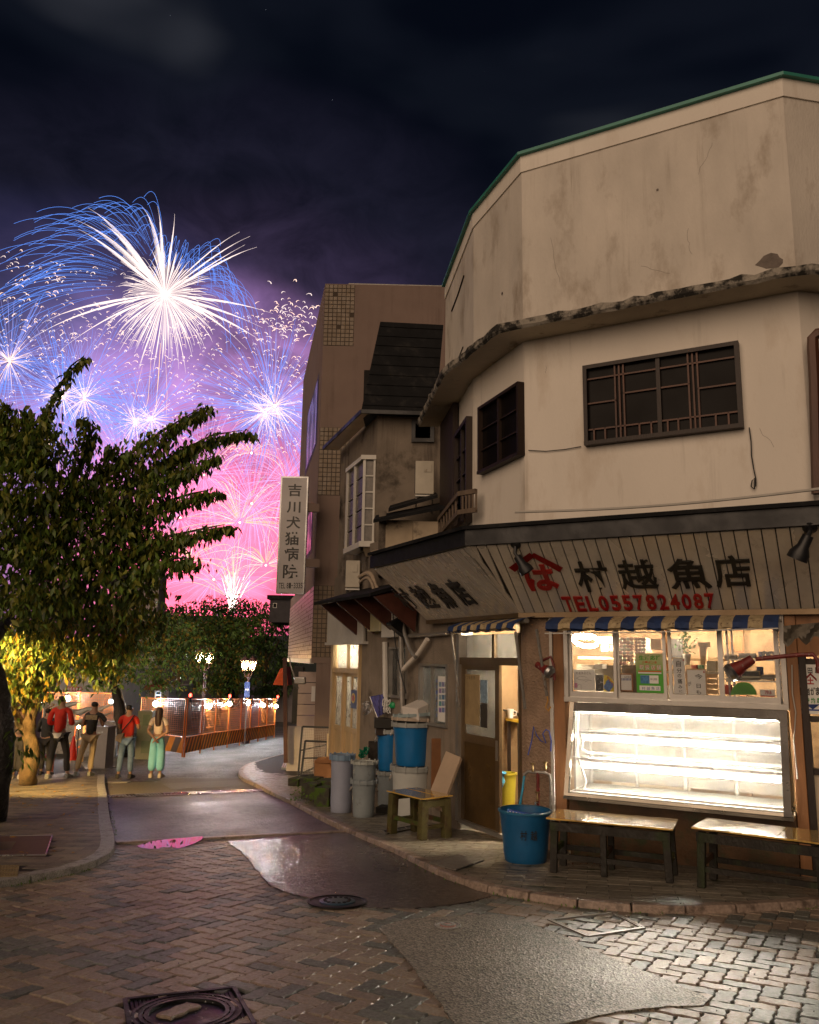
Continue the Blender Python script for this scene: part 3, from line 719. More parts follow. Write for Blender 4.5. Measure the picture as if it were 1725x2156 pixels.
sa, zt = FP.px(1232, 776); sb, zt2 = FP.px(1556, 727); zb = FP.px(1400, 918)[1]; zt = (zt+zt2)/2
ex = []
for base_ in (0, 1/3, 2/3):
    pass
for x in (.20, .23, .26, .70, .73, .76): ex.append((x, x, .0, 1))
for z in (.16, .86): ex += [(.0, .49, z, z), (.51, 1, z, z)]
for x in (.04, .12, .36, .44, .55, .62, .86, .94): ex.append((x, x, 0, .16))
ex += [(.0, .20, .52, .52), (.26, .49, .60, .60), (.51, .70, .60, .60), (.76, 1, .52, .52)]
lattice(FP, sa+.04, sb-.04, zb+.02, zt-.03, .05, 2, 1, B1, extra=ex, frame=.045)
# chamfer windows
sa, za = U1.px(1021, 940); sb, zb1 = U1.px(1102, 940)
ztop = U1.px(1098, 815)[1]; zbot = U1.px(1098, 956)[1]
lattice(U1, sa, sb, zbot, ztop, .05, 2, 3, B1, frame=.04, pane=K['dark_pane'])
s_a, _ = U2.px(968, 960); s_b, _ = U2.px(1000, 960)
lattice(U2, s_a+.04, min(-.12, s_b), zbot-.55, ztop-.02, .05, 2, 4, B1, frame=.06)
mb = MB(); s_c, _ = U2.px(942, 960); mb.pbox(U2, s_c-.12, s_a-.03, zbot-.9, zledge, .02, .10); mb.build('corner_post', K['wood_dark'], B1)
# ---- lower storey walls
zg = gz(9.3)+HK
zsgn0 = FP.px(1400, 1287)[1]         # underside of the sign
print('sign bottom z', zsgn0, 'ground', zg)
ztop_l = zmid-.45
K['roughcast'] = M('roughcast', (.34, .24, .17), .9, .2, 5, 1.0, 38, spec=.2, dist=.03, col2=(.13, .15, .03), mask=(.62, .75), mscale=3)
K['roughcast_dim'] = K['roughcast']
# corner pillar between door and shop front
pa, _ = FP.px(1172, 1600); pb, _ = LP.px(1097, 1600)
p0 = LP.at(pb, 0); p1 = C0; p2 = FP.at(pa, 0); p3 = p2-FP.n*.35; p4 = p0-LP.n*.35
mb = MB(); mb.prism([p0.xy, p1.xy, p2.xy, p3.xy, p4.xy], zg-.3, zsgn0+.4); mb.build('corner_pillar', K['roughcast'], B1)
# beam above the openings
mb = MB(); along([LP.at(-5.6, 0).xy, C0.xy, FP.at(3.9, 0).xy], mb, zsgn0-.10, zsgn0+.60, -.25, -.001); mb.build('beam', K['stucco_low'], B1)
# side wall to the left of the door, with two window openings
def wall_holes(pl, s0, s1, z0, z1, holes, t, name, m, parent, o=0.0):
    "wall slab with rectangular openings (s0,s1,z0,z1)"
    holes = sorted(holes); cur = s0; mb = MB()
    for h in holes:
        mb.pbox(pl, cur, h[0], z0, z1, o-t, o); mb.pbox(pl, h[0], h[1], z0, h[2], o-t, o); mb.pbox(pl, h[0], h[1], h[3], z1, o-t, o); cur = h[1]
    mb.pbox(pl, cur, s1, z0, z1, o-t, o); return mb.build(name, m, parent)
def rectpx(pl, u0, v0, u1, v1, o=0.0):
    um, vm = (u0+u1)/2, (v0+v1)/2
    return pl.px(u0, vm, o)[0], pl.px(u1, vm, o)[0], pl.px(um, v1, o)[1], pl.px(um, v0, o)[1]
dW = rectpx(LP, 966, 1335, 1097, 1752)          # door opening
pW = rectpx(LP, 884, 1398, 944, 1528)           # window with the blue poster
nW = rectpx(LP, 820, 1362, 858, 1470)           # narrow lit window
print('door', dW, 'poster', pW, 'narrow', nW)
sS = LP.px(759, 1500)[0]
wall_holes(LP, sS, dW[0]-.03, gz(12)-.2, zsgn0+.2, [nW, pW], .05, 'side_wall', K['stucco_low'], B1, 0)
mb = MB(); mb.pbox(LP, dW[0]-.03, pb, zsgn0-.11, zsgn0+.2, -.18, -.002); mb.build('door_lintel', K['stucco_low'], B1)

# hanging wire with a loop under the big window, hair cracks, red brown down pipe at the picture edge
def wall_line(P, r, o, m, nm, pl=FP, par=B1): mb = MB(); mb.tube([pl.w(u, v, o) for u, v in P], r, 6); return mb.build(nm, K[m], par, smooth=True)
wall_line([(1578, 900), (1582, 930), (1583, 960), (1588, 990), (1592, 1008), (1592, 1022), (1587, 1029), (1582, 1024), (1584, 1012), (1590, 1006), (1589, 1030)], .006, .03, 'cable_black', 'hanging_wire')
wall_line([(1113, 948), (1150, 950), (1190, 946), (1224, 940)], .005, .02, 'cable_black', 'thin_wire')
rr_ = random.Random(8)
for (u, v, du, dv) in ((1600, 902, 40, 40), (1160, 500, 26, 90), (1500, 300, -30, 60), (1350, 560, 70, 16), (1150, 770, 4, 18), (1450, 480, 10, 60)):
    P = [(u, v)]
    for k in range(9): P.append((P[-1][0]+du/9+rr_.uniform(-3, 3), P[-1][1]+dv/9+rr_.uniform(-2, 2)))
    wall_line(P, .0015, .0005, 'render_grey', 'hair_crack')
DP = thing('down_pipe', 'red brown down pipe at the right picture edge above the sign', 'pipe', tuple(FP.w(1716, 760, .1)))
wall_line([(1740, 700), (1722, 702), (1712, 712), (1712, 730), (1716, 800), (1722, 1040)], .055, .12, 'wood_red', 'pipe_run', par=DP)
# ================================================================ SIGN CANOPY
class Slant:
    "a leaning flat face: a along it, b up it, o out of it"
    def __init__(s, O, A, B):
        s.O = Vector(O); s.x = (Vector(A)-s.O).normalized(); y = Vector(B)-s.O; y -= s.x*y.dot(s.x); s.y = y.normalized(); s.n = s.x.cross(s.y)
    def at(s, a, b, o=0): return s.O+s.x*a+s.y*b+s.n*o
    def px(s, u, v, o=0):
        d = ray(u, v); q = s.O+s.n*o; t = (q-EYE).dot(s.n)/d.dot(s.n); w = EYE+d*t-s.O; return w.dot(s.x), w.dot(s.y)
    def box(s, mb, a0, a1, b0, b1, o0, o1):
        return mb.hexa([s.at(a, b, o) for b in (b0, b1) for a, o in ((a0, o1), (a1, o1), (a1, o0), (a0, o0))])
_gl = {}
def glyph(body, off=0.0):
    "outline of a piece of writing as a flat mesh in a 1 x 1 box"
    if (body, off) in _gl: return _gl[(body, off)]
    c = bpy.data.curves.new('g', 'FONT'); c.body = body; c.offset = off; c.resolution_u = 3; c.extrude = 0
    o = bpy.data.objects.new('g', c); COL.objects.link(o); bpy.context.view_layer.update()
    dg = bpy.context.evaluated_depsgraph_get(); me = bpy.data.meshes.new_from_object(o.evaluated_get(dg))
    vs = [v.co.copy() for v in me.vertices]; fs = [tuple(p.vertices) for p in me.polygons]
    bpy.data.objects.remove(o); bpy.data.curves.remove(c); bpy.data.meshes.remove(me)
    x0, x1 = min(v.x for v in vs), max(v.x for v in vs); y0, y1 = min(v.y for v in vs), max(v.y for v in vs)
    vs = [((v.x-x0)/(x1-x0), (v.y-y0)/(y1-y0)) for v in vs]; _gl[(body, off)] = (vs, fs); return vs, fs
def letter(sl, body, a0, a1, b0, b1, o, m, parent, off=0.0, thick=.0, name='character', shear=0):
    vs, fs = glyph(body, off); mb = MB()
    f = lambda x, y, oo: sl.at(a0+(a1-a0)*x+shear*y, b0+(b1-b0)*y, oo)
    n = len(vs)
    if thick:
        mb.add([f(x, y, o+thick) for x, y in vs]+[f(x, y, o) for x, y in vs], fs)
        ed = {}
        for t in fs:
            for i in range(len(t)):
                e = (t[i], t[(i+1) % len(t)]); ed[tuple(sorted(e))] = None if tuple(sorted(e)) in ed else e
        for e in ed.values():
            if e: mb.f.append((e[0], e[0]+n, e[1]+n, e[1]))
    else: mb.add([f(x, y, o) for x, y in vs], fs)
    return mb.build(name, m, parent)
class PS:
    "Plane seen through the Slant interface, so that letters can go on walls"
    def __init__(s, pl, o=0): s.pl = pl; s.o = o
    def at(s, a, b, o=0): return s.pl.at(a, b, s.o+o)
    def px(s, u, v, o=0): return s.pl.px(u, v, s.o+o)
    def box(s, mb, a0, a1, b0, b1, o0, o1): return mb.pbox(s.pl, a0, a1, b0, b1, s.o+o0, s.o+o1)
def letter_px(sl, body, u0, v0, u1, v1, o, m, parent, off=0.0, thick=0.0, name='character'):
    um, vm = (u0+u1)/2, (v0+v1)/2
    a0 = sl.px(u0, vm, o)[0]; a1 = sl.px(u1, vm, o)[0]; b0 = sl.px(um, v1, o)[1]; b1 = sl.px(um, v0, o)[1]
    return letter(sl, body, a0, a1, b0, b1, o, m, parent, off, thick, name)
# how far the eave stands out: a board's top and bottom share one s
oB = .10; sB = FP.px(1567, 1283, oB)[0]
best = min((abs(FP.px(1534, 1119.5, o/100)[0]-sB), o/100) for o in range(20, 160)); oT = best[1]
zB = FP.px(1400, 1286, oB)[1]; zT = FP.px(1400, 1126, oT)[1]; zT2 = FP.px(1400, 1075, oT+.03)[1]
print('eave', oT, 'zB', zB, 'zT', zT, zT2)
CAN = thing('sign_canopy', 'leaning sign canopy of cream boards with black roof edge over the fish shop', 'canopy', (C0.x, C0.y, zB))
def corner(o):   # point where both faces meet at offset o
    a = C0+FP.n*o; b = C0+LP.n*o
    # a + FP.d*t = b + LP.d*k
    M2 = Matrix(((FP.d.x, -LP.d.x), (FP.d.y, -LP.d.y))); r = M2.inverted() @ Vector(((b-a).x, (b-a).y)); return (a+FP.d*r[0])
cB, cT = corner(oB), corner(oT)
sEndF = 3.75
sEndL = LP.px(789, 1203, oT)[0]
sfB, sfT = (cB-C0).dot(FP.d), (cT-C0).dot(FP.d); slB, slT = (cB-C0).dot(LP.d), (cT-C0).dot(LP.d)
FS = Slant(FP.at(0, zB, oB), FP.at(1, zB, oB), FP.at(0, zT, oT))
LS = Slant(LP.at(0, zB, oB), LP.at(1, zB, oB), LP.at(0, zT, oT))
HB = math.hypot(zT-zB, oT-oB)
def boards(sl, s_from, s_to, bw, mit, left):
    "boards side by side; the first ones are cut by the mitre"
    n = int((s_to-s_from)/bw)+1
    for i in range(n):
        a0, a1 = s_from+i*bw, s_from+(i+1)*bw-.012
        g = .0
        lo0, lo1 = mit(0), mit(1)     # mitre s at bottom and top
        def clipb(a):  # b where board at a starts/ends due to mitre
            t = (a-lo0)/(lo1-lo0) if abs(lo1-lo0) > 1e-6 else 9; return max(0, min(1, t))
        if left:
            if a0 > max(lo0, lo1): continue
            q = [(a0, 0), (min(a1, lo0) if a1 > lo0 else a1, 0), (min(a1, lo1), 1), (a0, 1)]
            if a0 > lo0: q = [(a0, clipb(a0)), (min(a1, lo1), 1), (a0, 1)]
        else:
            if a1 < min(lo0, lo1): continue
            q = [(max(a0, lo0), 0), (a1, 0), (a1, 1), (max(a0, lo1), 1)]
            if a1 < lo0: q = [(a1, clipb(a1)), (a1, 1), (max(a0, lo1), 1)]
            if a0 < lo0 < a1: q = [(lo0, 0), (a1, 0), (a1, 1), (max(a0, lo1), 1)]
        n_ = len(q); of = R.uniform(0, .003)
        mb = MB(); mb.add([sl.at(a, b*HB, .014+of) for a, b in q]+[sl.at(a, b*HB, 0) for a, b in q], [tuple(range(n_)), tuple(range(2*n_-1, n_-1, -1))]+[(j, j+n_, (j+1) % n_+n_, (j+1) % n_) for j in range(n_)])
        mb.build('board', K['board'], CAN)
boards(FS, sfT-.02, sEndF, .118, lambda t: sfB+(sfT-sfB)*t, False)
boards(LS, sEndL, max(slB, slT)+.1, .118, lambda t: slB+(slT-slB)*t, True)
for pl, a, b, sl in ((FP, sfT, sEndF, FS), (LP, sEndL, slT, LS)):
    mb = MB(); mb.add([sl.at(a, HB, -.003), sl.at(b, HB, -.003), sl.at(b if pl is FP else slB, 0, -.003), sl.at(sfB if pl is FP else a, 0, -.003)], [(0, 1, 2, 3)]); mb.build('backing', K['black_paint'], CAN)
# corner cover strip, lower rail
mb = MB(); mb.bar(cB+Vector((0, 0, zB))+(FP.n+LP.n).normalized()*.012, cT+Vector((0, 0, zT))+(FP.n+LP.n).normalized()*.012, .05, .02); mb.build('corner_strip', K['board'], CAN)
mb = MB(); along([LP.at(sEndL, 0).xy, C0.xy, FP.at(sEndF, 0).xy], mb, zB-.055, zB-.002, oB-.07, oB+.035); mb.build('lower_rail', K['alu_brown'], CAN)
# black roof edge and the lean-to roof above
mb = MB(); along([LP.at(sEndL-.03, 0).xy, C0.xy, FP.at(sEndF, 0).xy], mb, zT+.002, zT2-.06, oT-.04, oT+.06); mb.build('fascia', K['black_metal'], CAN)
mb = MB(); P3 = [LP.at(sEndL-.03, 0).xy, C0.xy, FP.at(sEndF, 0).xy]
def offpath(P, d):
    P = [Vector(p) for p in P]; out = []
    for i, p in enumerate(P):
        ns_ = []
        if i > 0: t = (p-P[i-1]).normalized(); ns_.append(Vector((t.y, -t.x)))
        if i < len(P)-1: t = (P[i+1]-p).normalized(); ns_.append(Vector((t.y, -t.x)))
        n = sum(ns_, Vector((0, 0))).normalized(); out.append(p+n*d/max(.3, n.dot(ns_[0])))
    return out
A_, B_ = offpath(P3, oT+.10), offpath(P3, -.02)
for i in range(2):
    mb.hexa([(*A_[i], zT2-.06), (*A_[i+1], zT2-.06), (*B_[i+1], zT2+.10), (*B_[i], zT2+.10), (*A_[i], zT2-.02), (*A_[i+1], zT2-.02), (*B_[i+1], zT2+.15), (*B_[i], zT2+.15)])
mb.build('roof_sheet', K['roof_black'], CAN)
# end cheek
mb = MB(); q = sEndL
mb.hexa([LP.at(q-.02, zB, 0), LP.at(q, zB, 0), LP.at(q, zT, oT), LP.at(q-.02, zT, oT), LP.at(q-.02, zT2+.08, 0), LP.at(q, zT2+.08, 0), LP.at(q, zT+.03, oT), LP.at(q-.02, zT+.03, oT)]); mb.build('end_cheek', K['black_paint'], CAN)
# lettering, each character a plate screwed on
for ch, bx in (('村', (1213, 1181, 1283, 1245)), ('越', (1303, 1178, 1382, 1240)), ('魚', (1407, 1175, 1494, 1239)), ('店', (1503, 1169, 1583, 1236))):
    letter_px(FS, ch, *bx, .022, K['black_paint'], CAN, .012 if ch == '越' else .016, .012)
for ch, bx in (('村', (839, 1236, 870, 1287)), ('越', (876, 1230, 909, 1284)), ('魚', (916, 1222, 950, 1283)), ('店', (953, 1215, 985, 1277))):
    letter_px(LS, ch, *bx, .02, K['black_paint'], CAN, .022, .012)
tel = 'TEL0557824087'; x0 = 1187
for i, ch in enumerate(tel):
    u0 = 1187+i*24.9; letter_px(FS, ch, u0, 1256-i*.55, u0+20, 1287-i*.55, .02, K['red_paint'], CAN, .02, .010, 'red_character')
letter_px(FS, 'は', 1106, 1188, 1172, 1243, .02, K['red_paint'], CAN, .028, .012, 'red_character')
mb = MB()
for (u0, v0), (u1, v1) in (((1122, 1164), (1079, 1196)), ((1122, 1164), (1183, 1196))):
    a = FS.at(*FS.px(u0, v0), .028); b = FS.at(*FS.px(u1, v1), .028); d = (b-a).normalized(); w = d.cross(FS.n)*.036
    mb.add([a-w, a+w, b+w*1.2, b-w*1.2], [(0, 1, 2, 3), (3, 2, 1, 0)])
stuff(mb.build('roof_emblem', K['red_paint'], CAN))
# ---- spotlights on the sign
def spot(u, v, du, dv, label, sl, sc=1.0):
    a, b = sl.px(u, v, .10); p = sl.at(a, b, .10); base = sl.at(a, min(b+.10, HB), .015)
    t = thing('sign_spotlight', label, 'spotlight', tuple(base), 'black spotlights on the sign canopy')
    q = sl.at(*sl.px(u+du, v+dv, .16), .20)
    mb = MB(); mb.lathe([(.055*sc, 0), (.055*sc, .012), (.03*sc, .03), (.0001, .03)], base, 16, tuple(sl.n)); mb.build('base', K['black_metal'], t, smooth=True)
    mb = MB(); mb.tube([base, p, p.lerp(q, .3)], .018*sc, 8); mb.build('arm', K['black_metal'], t, smooth=True)
    d = (q-p).normalized(); L_ = .20*sc
    mb = MB(); mb.lathe([(.0001, 0), (.04*sc, .0), (.045*sc, L_*.45), (.075*sc, L_*.75), (.078*sc, L_), (.07*sc, L_), (.03*sc, L_*.6), (.0001, L_*.6)], p.lerp(q, .2), 20, tuple(d)); mb.build('housing', K['black_metal'], t, smooth=True)
    return t
spot(1085, 1165, 22, 26, 'black spotlight at the corner of the sign, beside the red emblem', FS)
spot(1706, 1120, -18, 30, 'black spotlight on the right end of the sign', FS, 1.15)
# ================================================================ AWNINGS
K['blue_cloth'] = M('blue_cloth', (.012, .035, .12), .75, .3, 9, .2)
K['cream_cloth'] = M('cream_cloth', (.42, .33, .19), .8, .3, 14, .2, col2=(.09, .055, .03), mask=(.55, .66), mscale=22)
def awning(pl, s0, s1, z0, zt, o0, label, n, drop=.0, sag=0.0):
    t = thing('rolled_awning', label, 'awning', tuple(pl.at((s0+s1)/2, zt, 0)))
    prof = [(o0-.30, zt+.09), (o0-.12, zt+.05), (o0+.0, zt+.0), (o0+.02, zt-.055), (o0-.02, zt-.075), (o0+.03, zt-.085), (o0+.04, z0), (o0+.035, z0-.004)]
    for i in range(n):
        a, b = s0+(s1-s0)*i/n, s0+(s1-s0)*(i+1)/n; m = 5; vs = []; fs = []
        for k in range(m+1):
            s_ = a+(b-a)*k/m
            for j, (o, z) in enumerate(prof):
                wv = .006*math.sin(s_*23)+.004*math.sin(s_*51+j); q = (s_-s0)/(s1-s0)
                vs.append(pl.at(s_, z+sag*q*(j >= 4)+wv*(j >= 2)+drop*(1-q)*(j >= 6), o+wv*1.5*(j > 1)))
        P = len(prof)
        for k in range(m):
            for j in range(P-1): fs.append((k*P+j, k*P+j+1, (k+1)*P+j+1, (k+1)*P+j))
        mb = MB(); mb.add(vs, fs); mb.build('stripe', K['blue_cloth'] if i % 2 == 0 else K['cream_cloth'], t, smooth=True)
    mb = MB(); mb.tube([pl.at(s0-.02, zt+.03, o0-.16), pl.at(s1+.02, zt+.03, o0-.16)], .028, 8); mb.build('roller', K['galv'], t, smooth=True)
    return t
s0, _ = FP.px(1150, 1330, .40); s1_, _ = FP.px(1640, 1325, .40); zt = FP.px(1400, 1311, .40)[1]; z0 = FP.px(1400, 1332, .40)[1]
AW = awning(FP, s0, s1_, z0, zt, .40, 'blue and cream striped awning folded back under the front sign', 17, .02, .03)
mb = MB(); mb.tube([FP.at(s0, z0-.008, .44), FP.at((s0+s1_)/2, z0+.004, .44), FP.at(s1_, z0+.035, .44)], .007, 6); mb.build('hem', K['white_paint'], AW)
l0, _ = LP.px(945, 1325, .3); l1, _ = LP.px(1083, 1325, .3); zt = LP.px(1010, 1316, .3)[1]; z0 = LP.px(1010, 1329, .3)[1]
AW2 = awning(LP, l0, l1, z0, zt, .30, 'short striped awning rolled tight above the shop door', 13, 0, 0)
def rod(t, a, b, name='pull_rod', r=.014, m='galv'):
    mb = MB(); mb.tube([a, b], r, 8); return mb.build(name, K[m], t, smooth=True)
rod(AW2, LP.w(950, 1322, .30), LP.w(968, 1488, .12)); rod(AW2, LP.w(1086, 1330, .30), LP.w(1106, 1492, .1), r=.018)
rod(AW, FP.w(1130, 1325, .40), FP.w(1152, 1465, .18), r=.017)
mb = MB(); mb.tube([FP.w(1152, 1463, .18), FP.w(1154, 1475, .18), FP.w(1149, 1490, .18), FP.w(1155, 1497, .18), FP.w(1160, 1488, .18)], .009, 6); mb.build('hook', M('hook_yellow', (.5, .25, .03), .5), AW, smooth=True)
# torn grey sheet at the right end of the awning
vs = []; fs = []; nx, ny = 10, 6
for i in range(nx+1):
    for j in range(ny+1):
        u = 1650+i*8; v = 1318+j*6*(1+.25*math.sin(i*1.3))-i*.8; vs.append(FP.w(u, v, .52+.05*math.sin(i*.9+j*.8)))
for i in range(nx):
    for j in range(ny): fs.append((i*(ny+1)+j, i*(ny+1)+j+1, (i+1)*(ny+1)+j+1, (i+1)*(ny+1)+j))
mb = MB(); mb.add(vs, fs); tag(mb.build('torn_sheet', M('torn_sheet', (.16, .14, .11), .7, .4, 14, .4), smooth=True), 'torn grey sheet hanging at the right end of the striped awning', 'plastic sheet')
# ================================================================ SHOP FRONT
WF = thing('shop_front_window', 'aluminium sliding window with four panes above the bright display case', 'window', tuple(FP.at(1.5, .1)))
def ftoz(v, u=1400, o=0): return FP.px(u, v, o)[1]
zSill = FP.px(1400, 1476, .03)[1]; zPB = FP.px(1400, 1462, .0)[1]; zHead = zB-.03
su = lambda u, v=1400, o=0: FP.px(u, v, o)[0]
wl, wr = su(1194), su(1650)
mb = MB(); mb.pbox(FP, wl-.02, wr+.03, zSill-.045, zSill+.01, -.12, .07); mb.build('sill', K['alu'], WF, bevel=.004)
mb = MB(); mb.pbox(FP, wl-.02, wr+.03, zHead-.06, zHead, -.12, .05); mb.build('head', K['alu'], WF)
for a, nm in ((wl, 0), (wr, 1)):
    mb = MB(); mb.pbox(FP, a-.02, a+.03, zSill+.01, zHead-.06, -.12, .055); mb.build('jamb', K['alu'], WF, bevel=.003)
for i, (u0, u1) in enumerate(((1199, 1299), (1297, 1402), (1407, 1519), (1517, 1640))):
    a, b = su(u0), su(u1); o = .02 if i in (0, 3) else -.02; z0_, z1_ = zSill+.01, zHead-.06
    sash = MB(); fw = .032
    sash.pbox(FP, a, a+fw, z0_, z1_, o-.025, o); sash.pbox(FP, b-fw, b, z0_, z1_, o-.025, o)
    sash.pbox(FP, a+fw, b-fw, z0_, z0_+.06, o-.025, o); sash.pbox(FP, a+fw, b-fw, z1_-.04, z1_, o-.025, o)
    f = sash.build('sash', K['alu'], WF)
    g = MB(); g.pbox(FP, a+fw, b-fw, z0_+.06, z1_-.04, o-.016, o-.012); g.build('pane', K['glass'], f)
# ---- display case with slanting glass
K['case_back'] = M('case_back', (.10, .095, .085), .3, .5, 3, .05, col2=(.18, .15, .12), mask=(.5, .6), mscale=4)
CASE = thing('display_case', 'brightly lit glass refrigerated display case slanting out under the shop window', 'display case', tuple(FP.at(1.5, .1)))
cTo = .06; sl_, zc1 = FP.px(1203, 1483, cTo); sr_, _ = FP.px(1650, 1492, cTo)
bo = min((abs(FP.px(1190, 1676, o/100)[0]-sl_), o/100) for o in range(0, 80))[1]
zc0 = FP.px(1425, 1698, bo)[1]; zc1 = zSill-.05
print('case', sl_, sr_, 'bottom offset', bo, 'z', zc0, zc1)
CS = Slant(FP.at(sl_, zc0, bo), FP.at(sr_, zc0, bo), FP.at(sl_, zc1, cTo)); CW = sr_-sl_; CH = math.hypot(zc1-zc0, bo-cTo)
K['case_metal'] = M('case_metal', (.06, .055, .05), .35, .2, 6, .05, metal=.6, rvar=.1)
K['case_white'] = M('case_white', (.17, .16, .145), .5, .08, 4, .05)
K['case_steel'] = M('case_steel', (.34, .31, .26), .3, .15, 5, .05, metal=.8, rvar=.1)
fw = .035
mb = MB(); CS.box(mb, -.01, fw, 0, CH, -.05, .012); mb.build('frame_post', K['case_steel'], CASE)
mb = MB(); CS.box(mb, CW-fw, CW+.03, 0, CH, -.05, .012); mb.build('frame_post', K['case_metal'], CASE)
mb = MB(); CS.box(mb, fw, CW-fw, CH-.085, CH, -.05, .010); mb.build('frame_top', K['case_metal'], CASE)
mb = MB(); CS.box(mb, fw, CW-fw, 0, .03, -.05, .014); mb.build('frame_bottom', K['case_steel'], CASE)
mb = MB(); CS.box(mb, fw, CW-fw, .03, CH-.085, -.02, -.014); mb.build('front_glass', K['glass_case'], CASE)
dep = -.52
def fbox(nm, a0, a1, z0, z1, o0, o1, m, par=CASE, bev=0):
    mb = MB(); mb.pbox(FP, a0, a1, z0, z1, o0, o1); return mb.build(nm, m, par, bevel=bev)
fbox('floor', sl_+.01, sr_-.01, zc0+.0, zc0+.03, dep, bo-.08, K['case_white'])
fbox('ceiling', sl_+.01, sr_-.01, zc1-.03, zc1-.005, dep, cTo-.06, K['case_white'])
for a in (sl_+.001, sr_-.021): fbox('side', a, a+.02, zc0+.03, zc1-.03, dep, cTo-.05, K['case_white'])
for i in range(4):
    a, b = sl_+.03+(CW-.06)*i/4, sl_+.03+(CW-.06)*(i+1)/4
    fbox('rear_door', a+.02, b-.02, zc0+.06, zc1-.06, dep-.02, dep-.01, K['case_back'])
    fbox('door_stile', a-.012, a+.02, zc0+.03, zc1-.03, dep-.02, dep+.005, K['case_white'])
K['shelf_glass'] = GLASS('shelf_glass', (.85, .95, .92), .05, .3)
def cz(v, o, u=1430): return FP.px(u, v, o)[1]
for v, o0, o1, tv in ((1553, -.40, -.02, None), (1613, -.38, .07, None)):
    z = cz(v, o1); fbox('shelf', sl_+.05, sr_-.05, z-.006, z+.006, o0, o1, K['shelf_glass']); fbox('shelf_edge', sl_+.05, sr_-.05, z-.012, z+.010, o1+.002, o1+.010, K['steel'])
    for a in (sl_+.06, (sl_+sr_)/2, sr_-.06):
        mb = MB(); mb.bar(FP.at(a, z-.02, o1-.03), FP.at(a, z-.14, dep+.05), .012); mb.build('shelf_bracket', K['white'], CASE)
for v, o in ((1506, .0), (1566, -.05), (1628, .06), (1690, .16)):
    z = cz(v, o); t_ = MB(); t_.tube([FP.at(sl_+.09, z, o), FP.at(sr_-.07, z, o)], .014, 10); t_.build('light_tube', K['tube_light'], CASE, smooth=True)
    fbox('tube_batten', sl_+.07, sr_-.05, z+.018, z+.04, o-.04, o+.0, K['white'])
mb = MB(); P = [FP.at(sl_+.10, cz(1566, -.05), -.05), FP.at(sl_+.07, cz(1590, -.05), -.06), FP.at(sl_+.12, cz(1600, -.05), -.1), FP.at(sl_+.22, cz(1603, -.05), -.3)]
mb.tube(P, .010, 6); mb.build('cable', K['white'], CASE, smooth=True)
mb = MB(); mb.tube([FP.at(sl_+.06, zc1-.05, .0), FP.at(sl_+.05, cz(1600, 0), .05), FP.at(sl_+.16, cz(1660, 0), .1), FP.at(sl_+.12, cz(1690, 0), .12)], .010, 6); mb.build('cable', K['white'], CASE, smooth=True)
# plinth under the case
zgf = gz(8.6)+HK-.02
K['plinth'] = M('plinth', (.10, .05, .018), .5, .4, 6, .3, col2=(.04, .05, .015), mask=(.5, .65), mscale=4)
fbox('plinth', sl_-.02, sr_+.05, zgf-.1, zc0-.035, -.5, .12, K['plinth'])
fbox('trim', sl_-.02, sr_+.05, zc0-.034, zc0-.004, -.5, bo+.0, K['case_steel'])
# ---- panel left of the case, posts right of it
fbox('jamb_board', wl-.15, wl-.025, zgf, zHead, -.12, .02, K['wood_warm'], B1)
fbox('jamb_trim', wl-.185, wl-.152, zgf, zHead, -.05, .05, K['white_paint'], B1)
a = su(1656, 1500)
fbox('wood_post', wr+.035, wr+.135, zgf, zB-.06, -.1, .06, K['wood_warm'], B1, .006)
fbox('dark_post', wr+.138, wr+.20, zgf, zB-.45, -.08, .03, K['wood_dark'], B1)
fbox('upper_board', wr+.137, 3.9, zB-.45, zB-.06, -.06, .02, K['wood_warm'], B1)
RD = thing('side_door', 'dark framed wooden sliding door at the right edge with a white trade sign', 'door', tuple(FP.at(wr+.5, zgf)))
z_a, z_b, z_c = FP.px(1700, 1512)[1], FP.px(1700, 1622)[1], FP.px(1700, 1398)[1]
for z in (z_a, z_b, z_c+.03): fbox('rail', wr+.20, 3.9, z-.035, z+.02, -.07, .0, K['wood_dark'], RD)
fbox('lower_panel', wr+.20, 3.9, zgf, z_b-.036, -.06, -.03, K['cream'], RD)
fbox('door_glass', wr+.20, 3.9, z_b+.02, z_a-.036, -.05, -.045, K['glass_dirty'], RD)
TS = thing('trade_sign', 'white board with red mountain emblem and green edge hanging in the right door', 'sign', tuple(FP.at(wr+.4, z_a)))
ta, tb = FP.px(1676, 1500, .02)[0], 3.75; tz0, tz1 = FP.px(1700, 1503, .02)[1], FP.px(1700, 1399, .02)[1]
fbox('sign_board', ta, tb, tz0, tz1, .0, .02, K['white'], TS)
FPS = PS(FP)
G_ = M('green_paint', (.03, .28, .05), .5); BL_ = M('blue_paint', (.03, .07, .30), .5)
fbox('green_edge', ta, ta+.02, tz0+.05, tz1-.02, .021, .023, G_, TS); fbox('blue_line', ta+.02, tb, tz0+.03, tz0+.045, .021, .023, BL_, TS)
for ch, bx in (('小', (1686, 1406, 1696, 1418)), ('田', (1701, 1406, 1711, 1418)), ('原', (1716, 1405, 1728, 1418))): letter_px(FPS, ch, *bx, .023, K['black_paint'], TS, .03)
letter_px(FPS, '土', 1700, 1426, 1714, 1441, .023, K['red_paint'], TS, .05)
mb = MB()
for (u0, v0), (u1, v1) in (((1707, 1419), (1694, 1432)), ((1707, 1419), (1720, 1432))):
    p, q = FP.w(u0, v0, .024), FP.w(u1, v1, .024); w = Vector((0, 0, .012)); mb.add([p-w, p+w, q+w, q-w], [(0, 1, 2, 3), (3, 2, 1, 0)])
stuff(mb.build('emblem', K['red_paint'], TS))
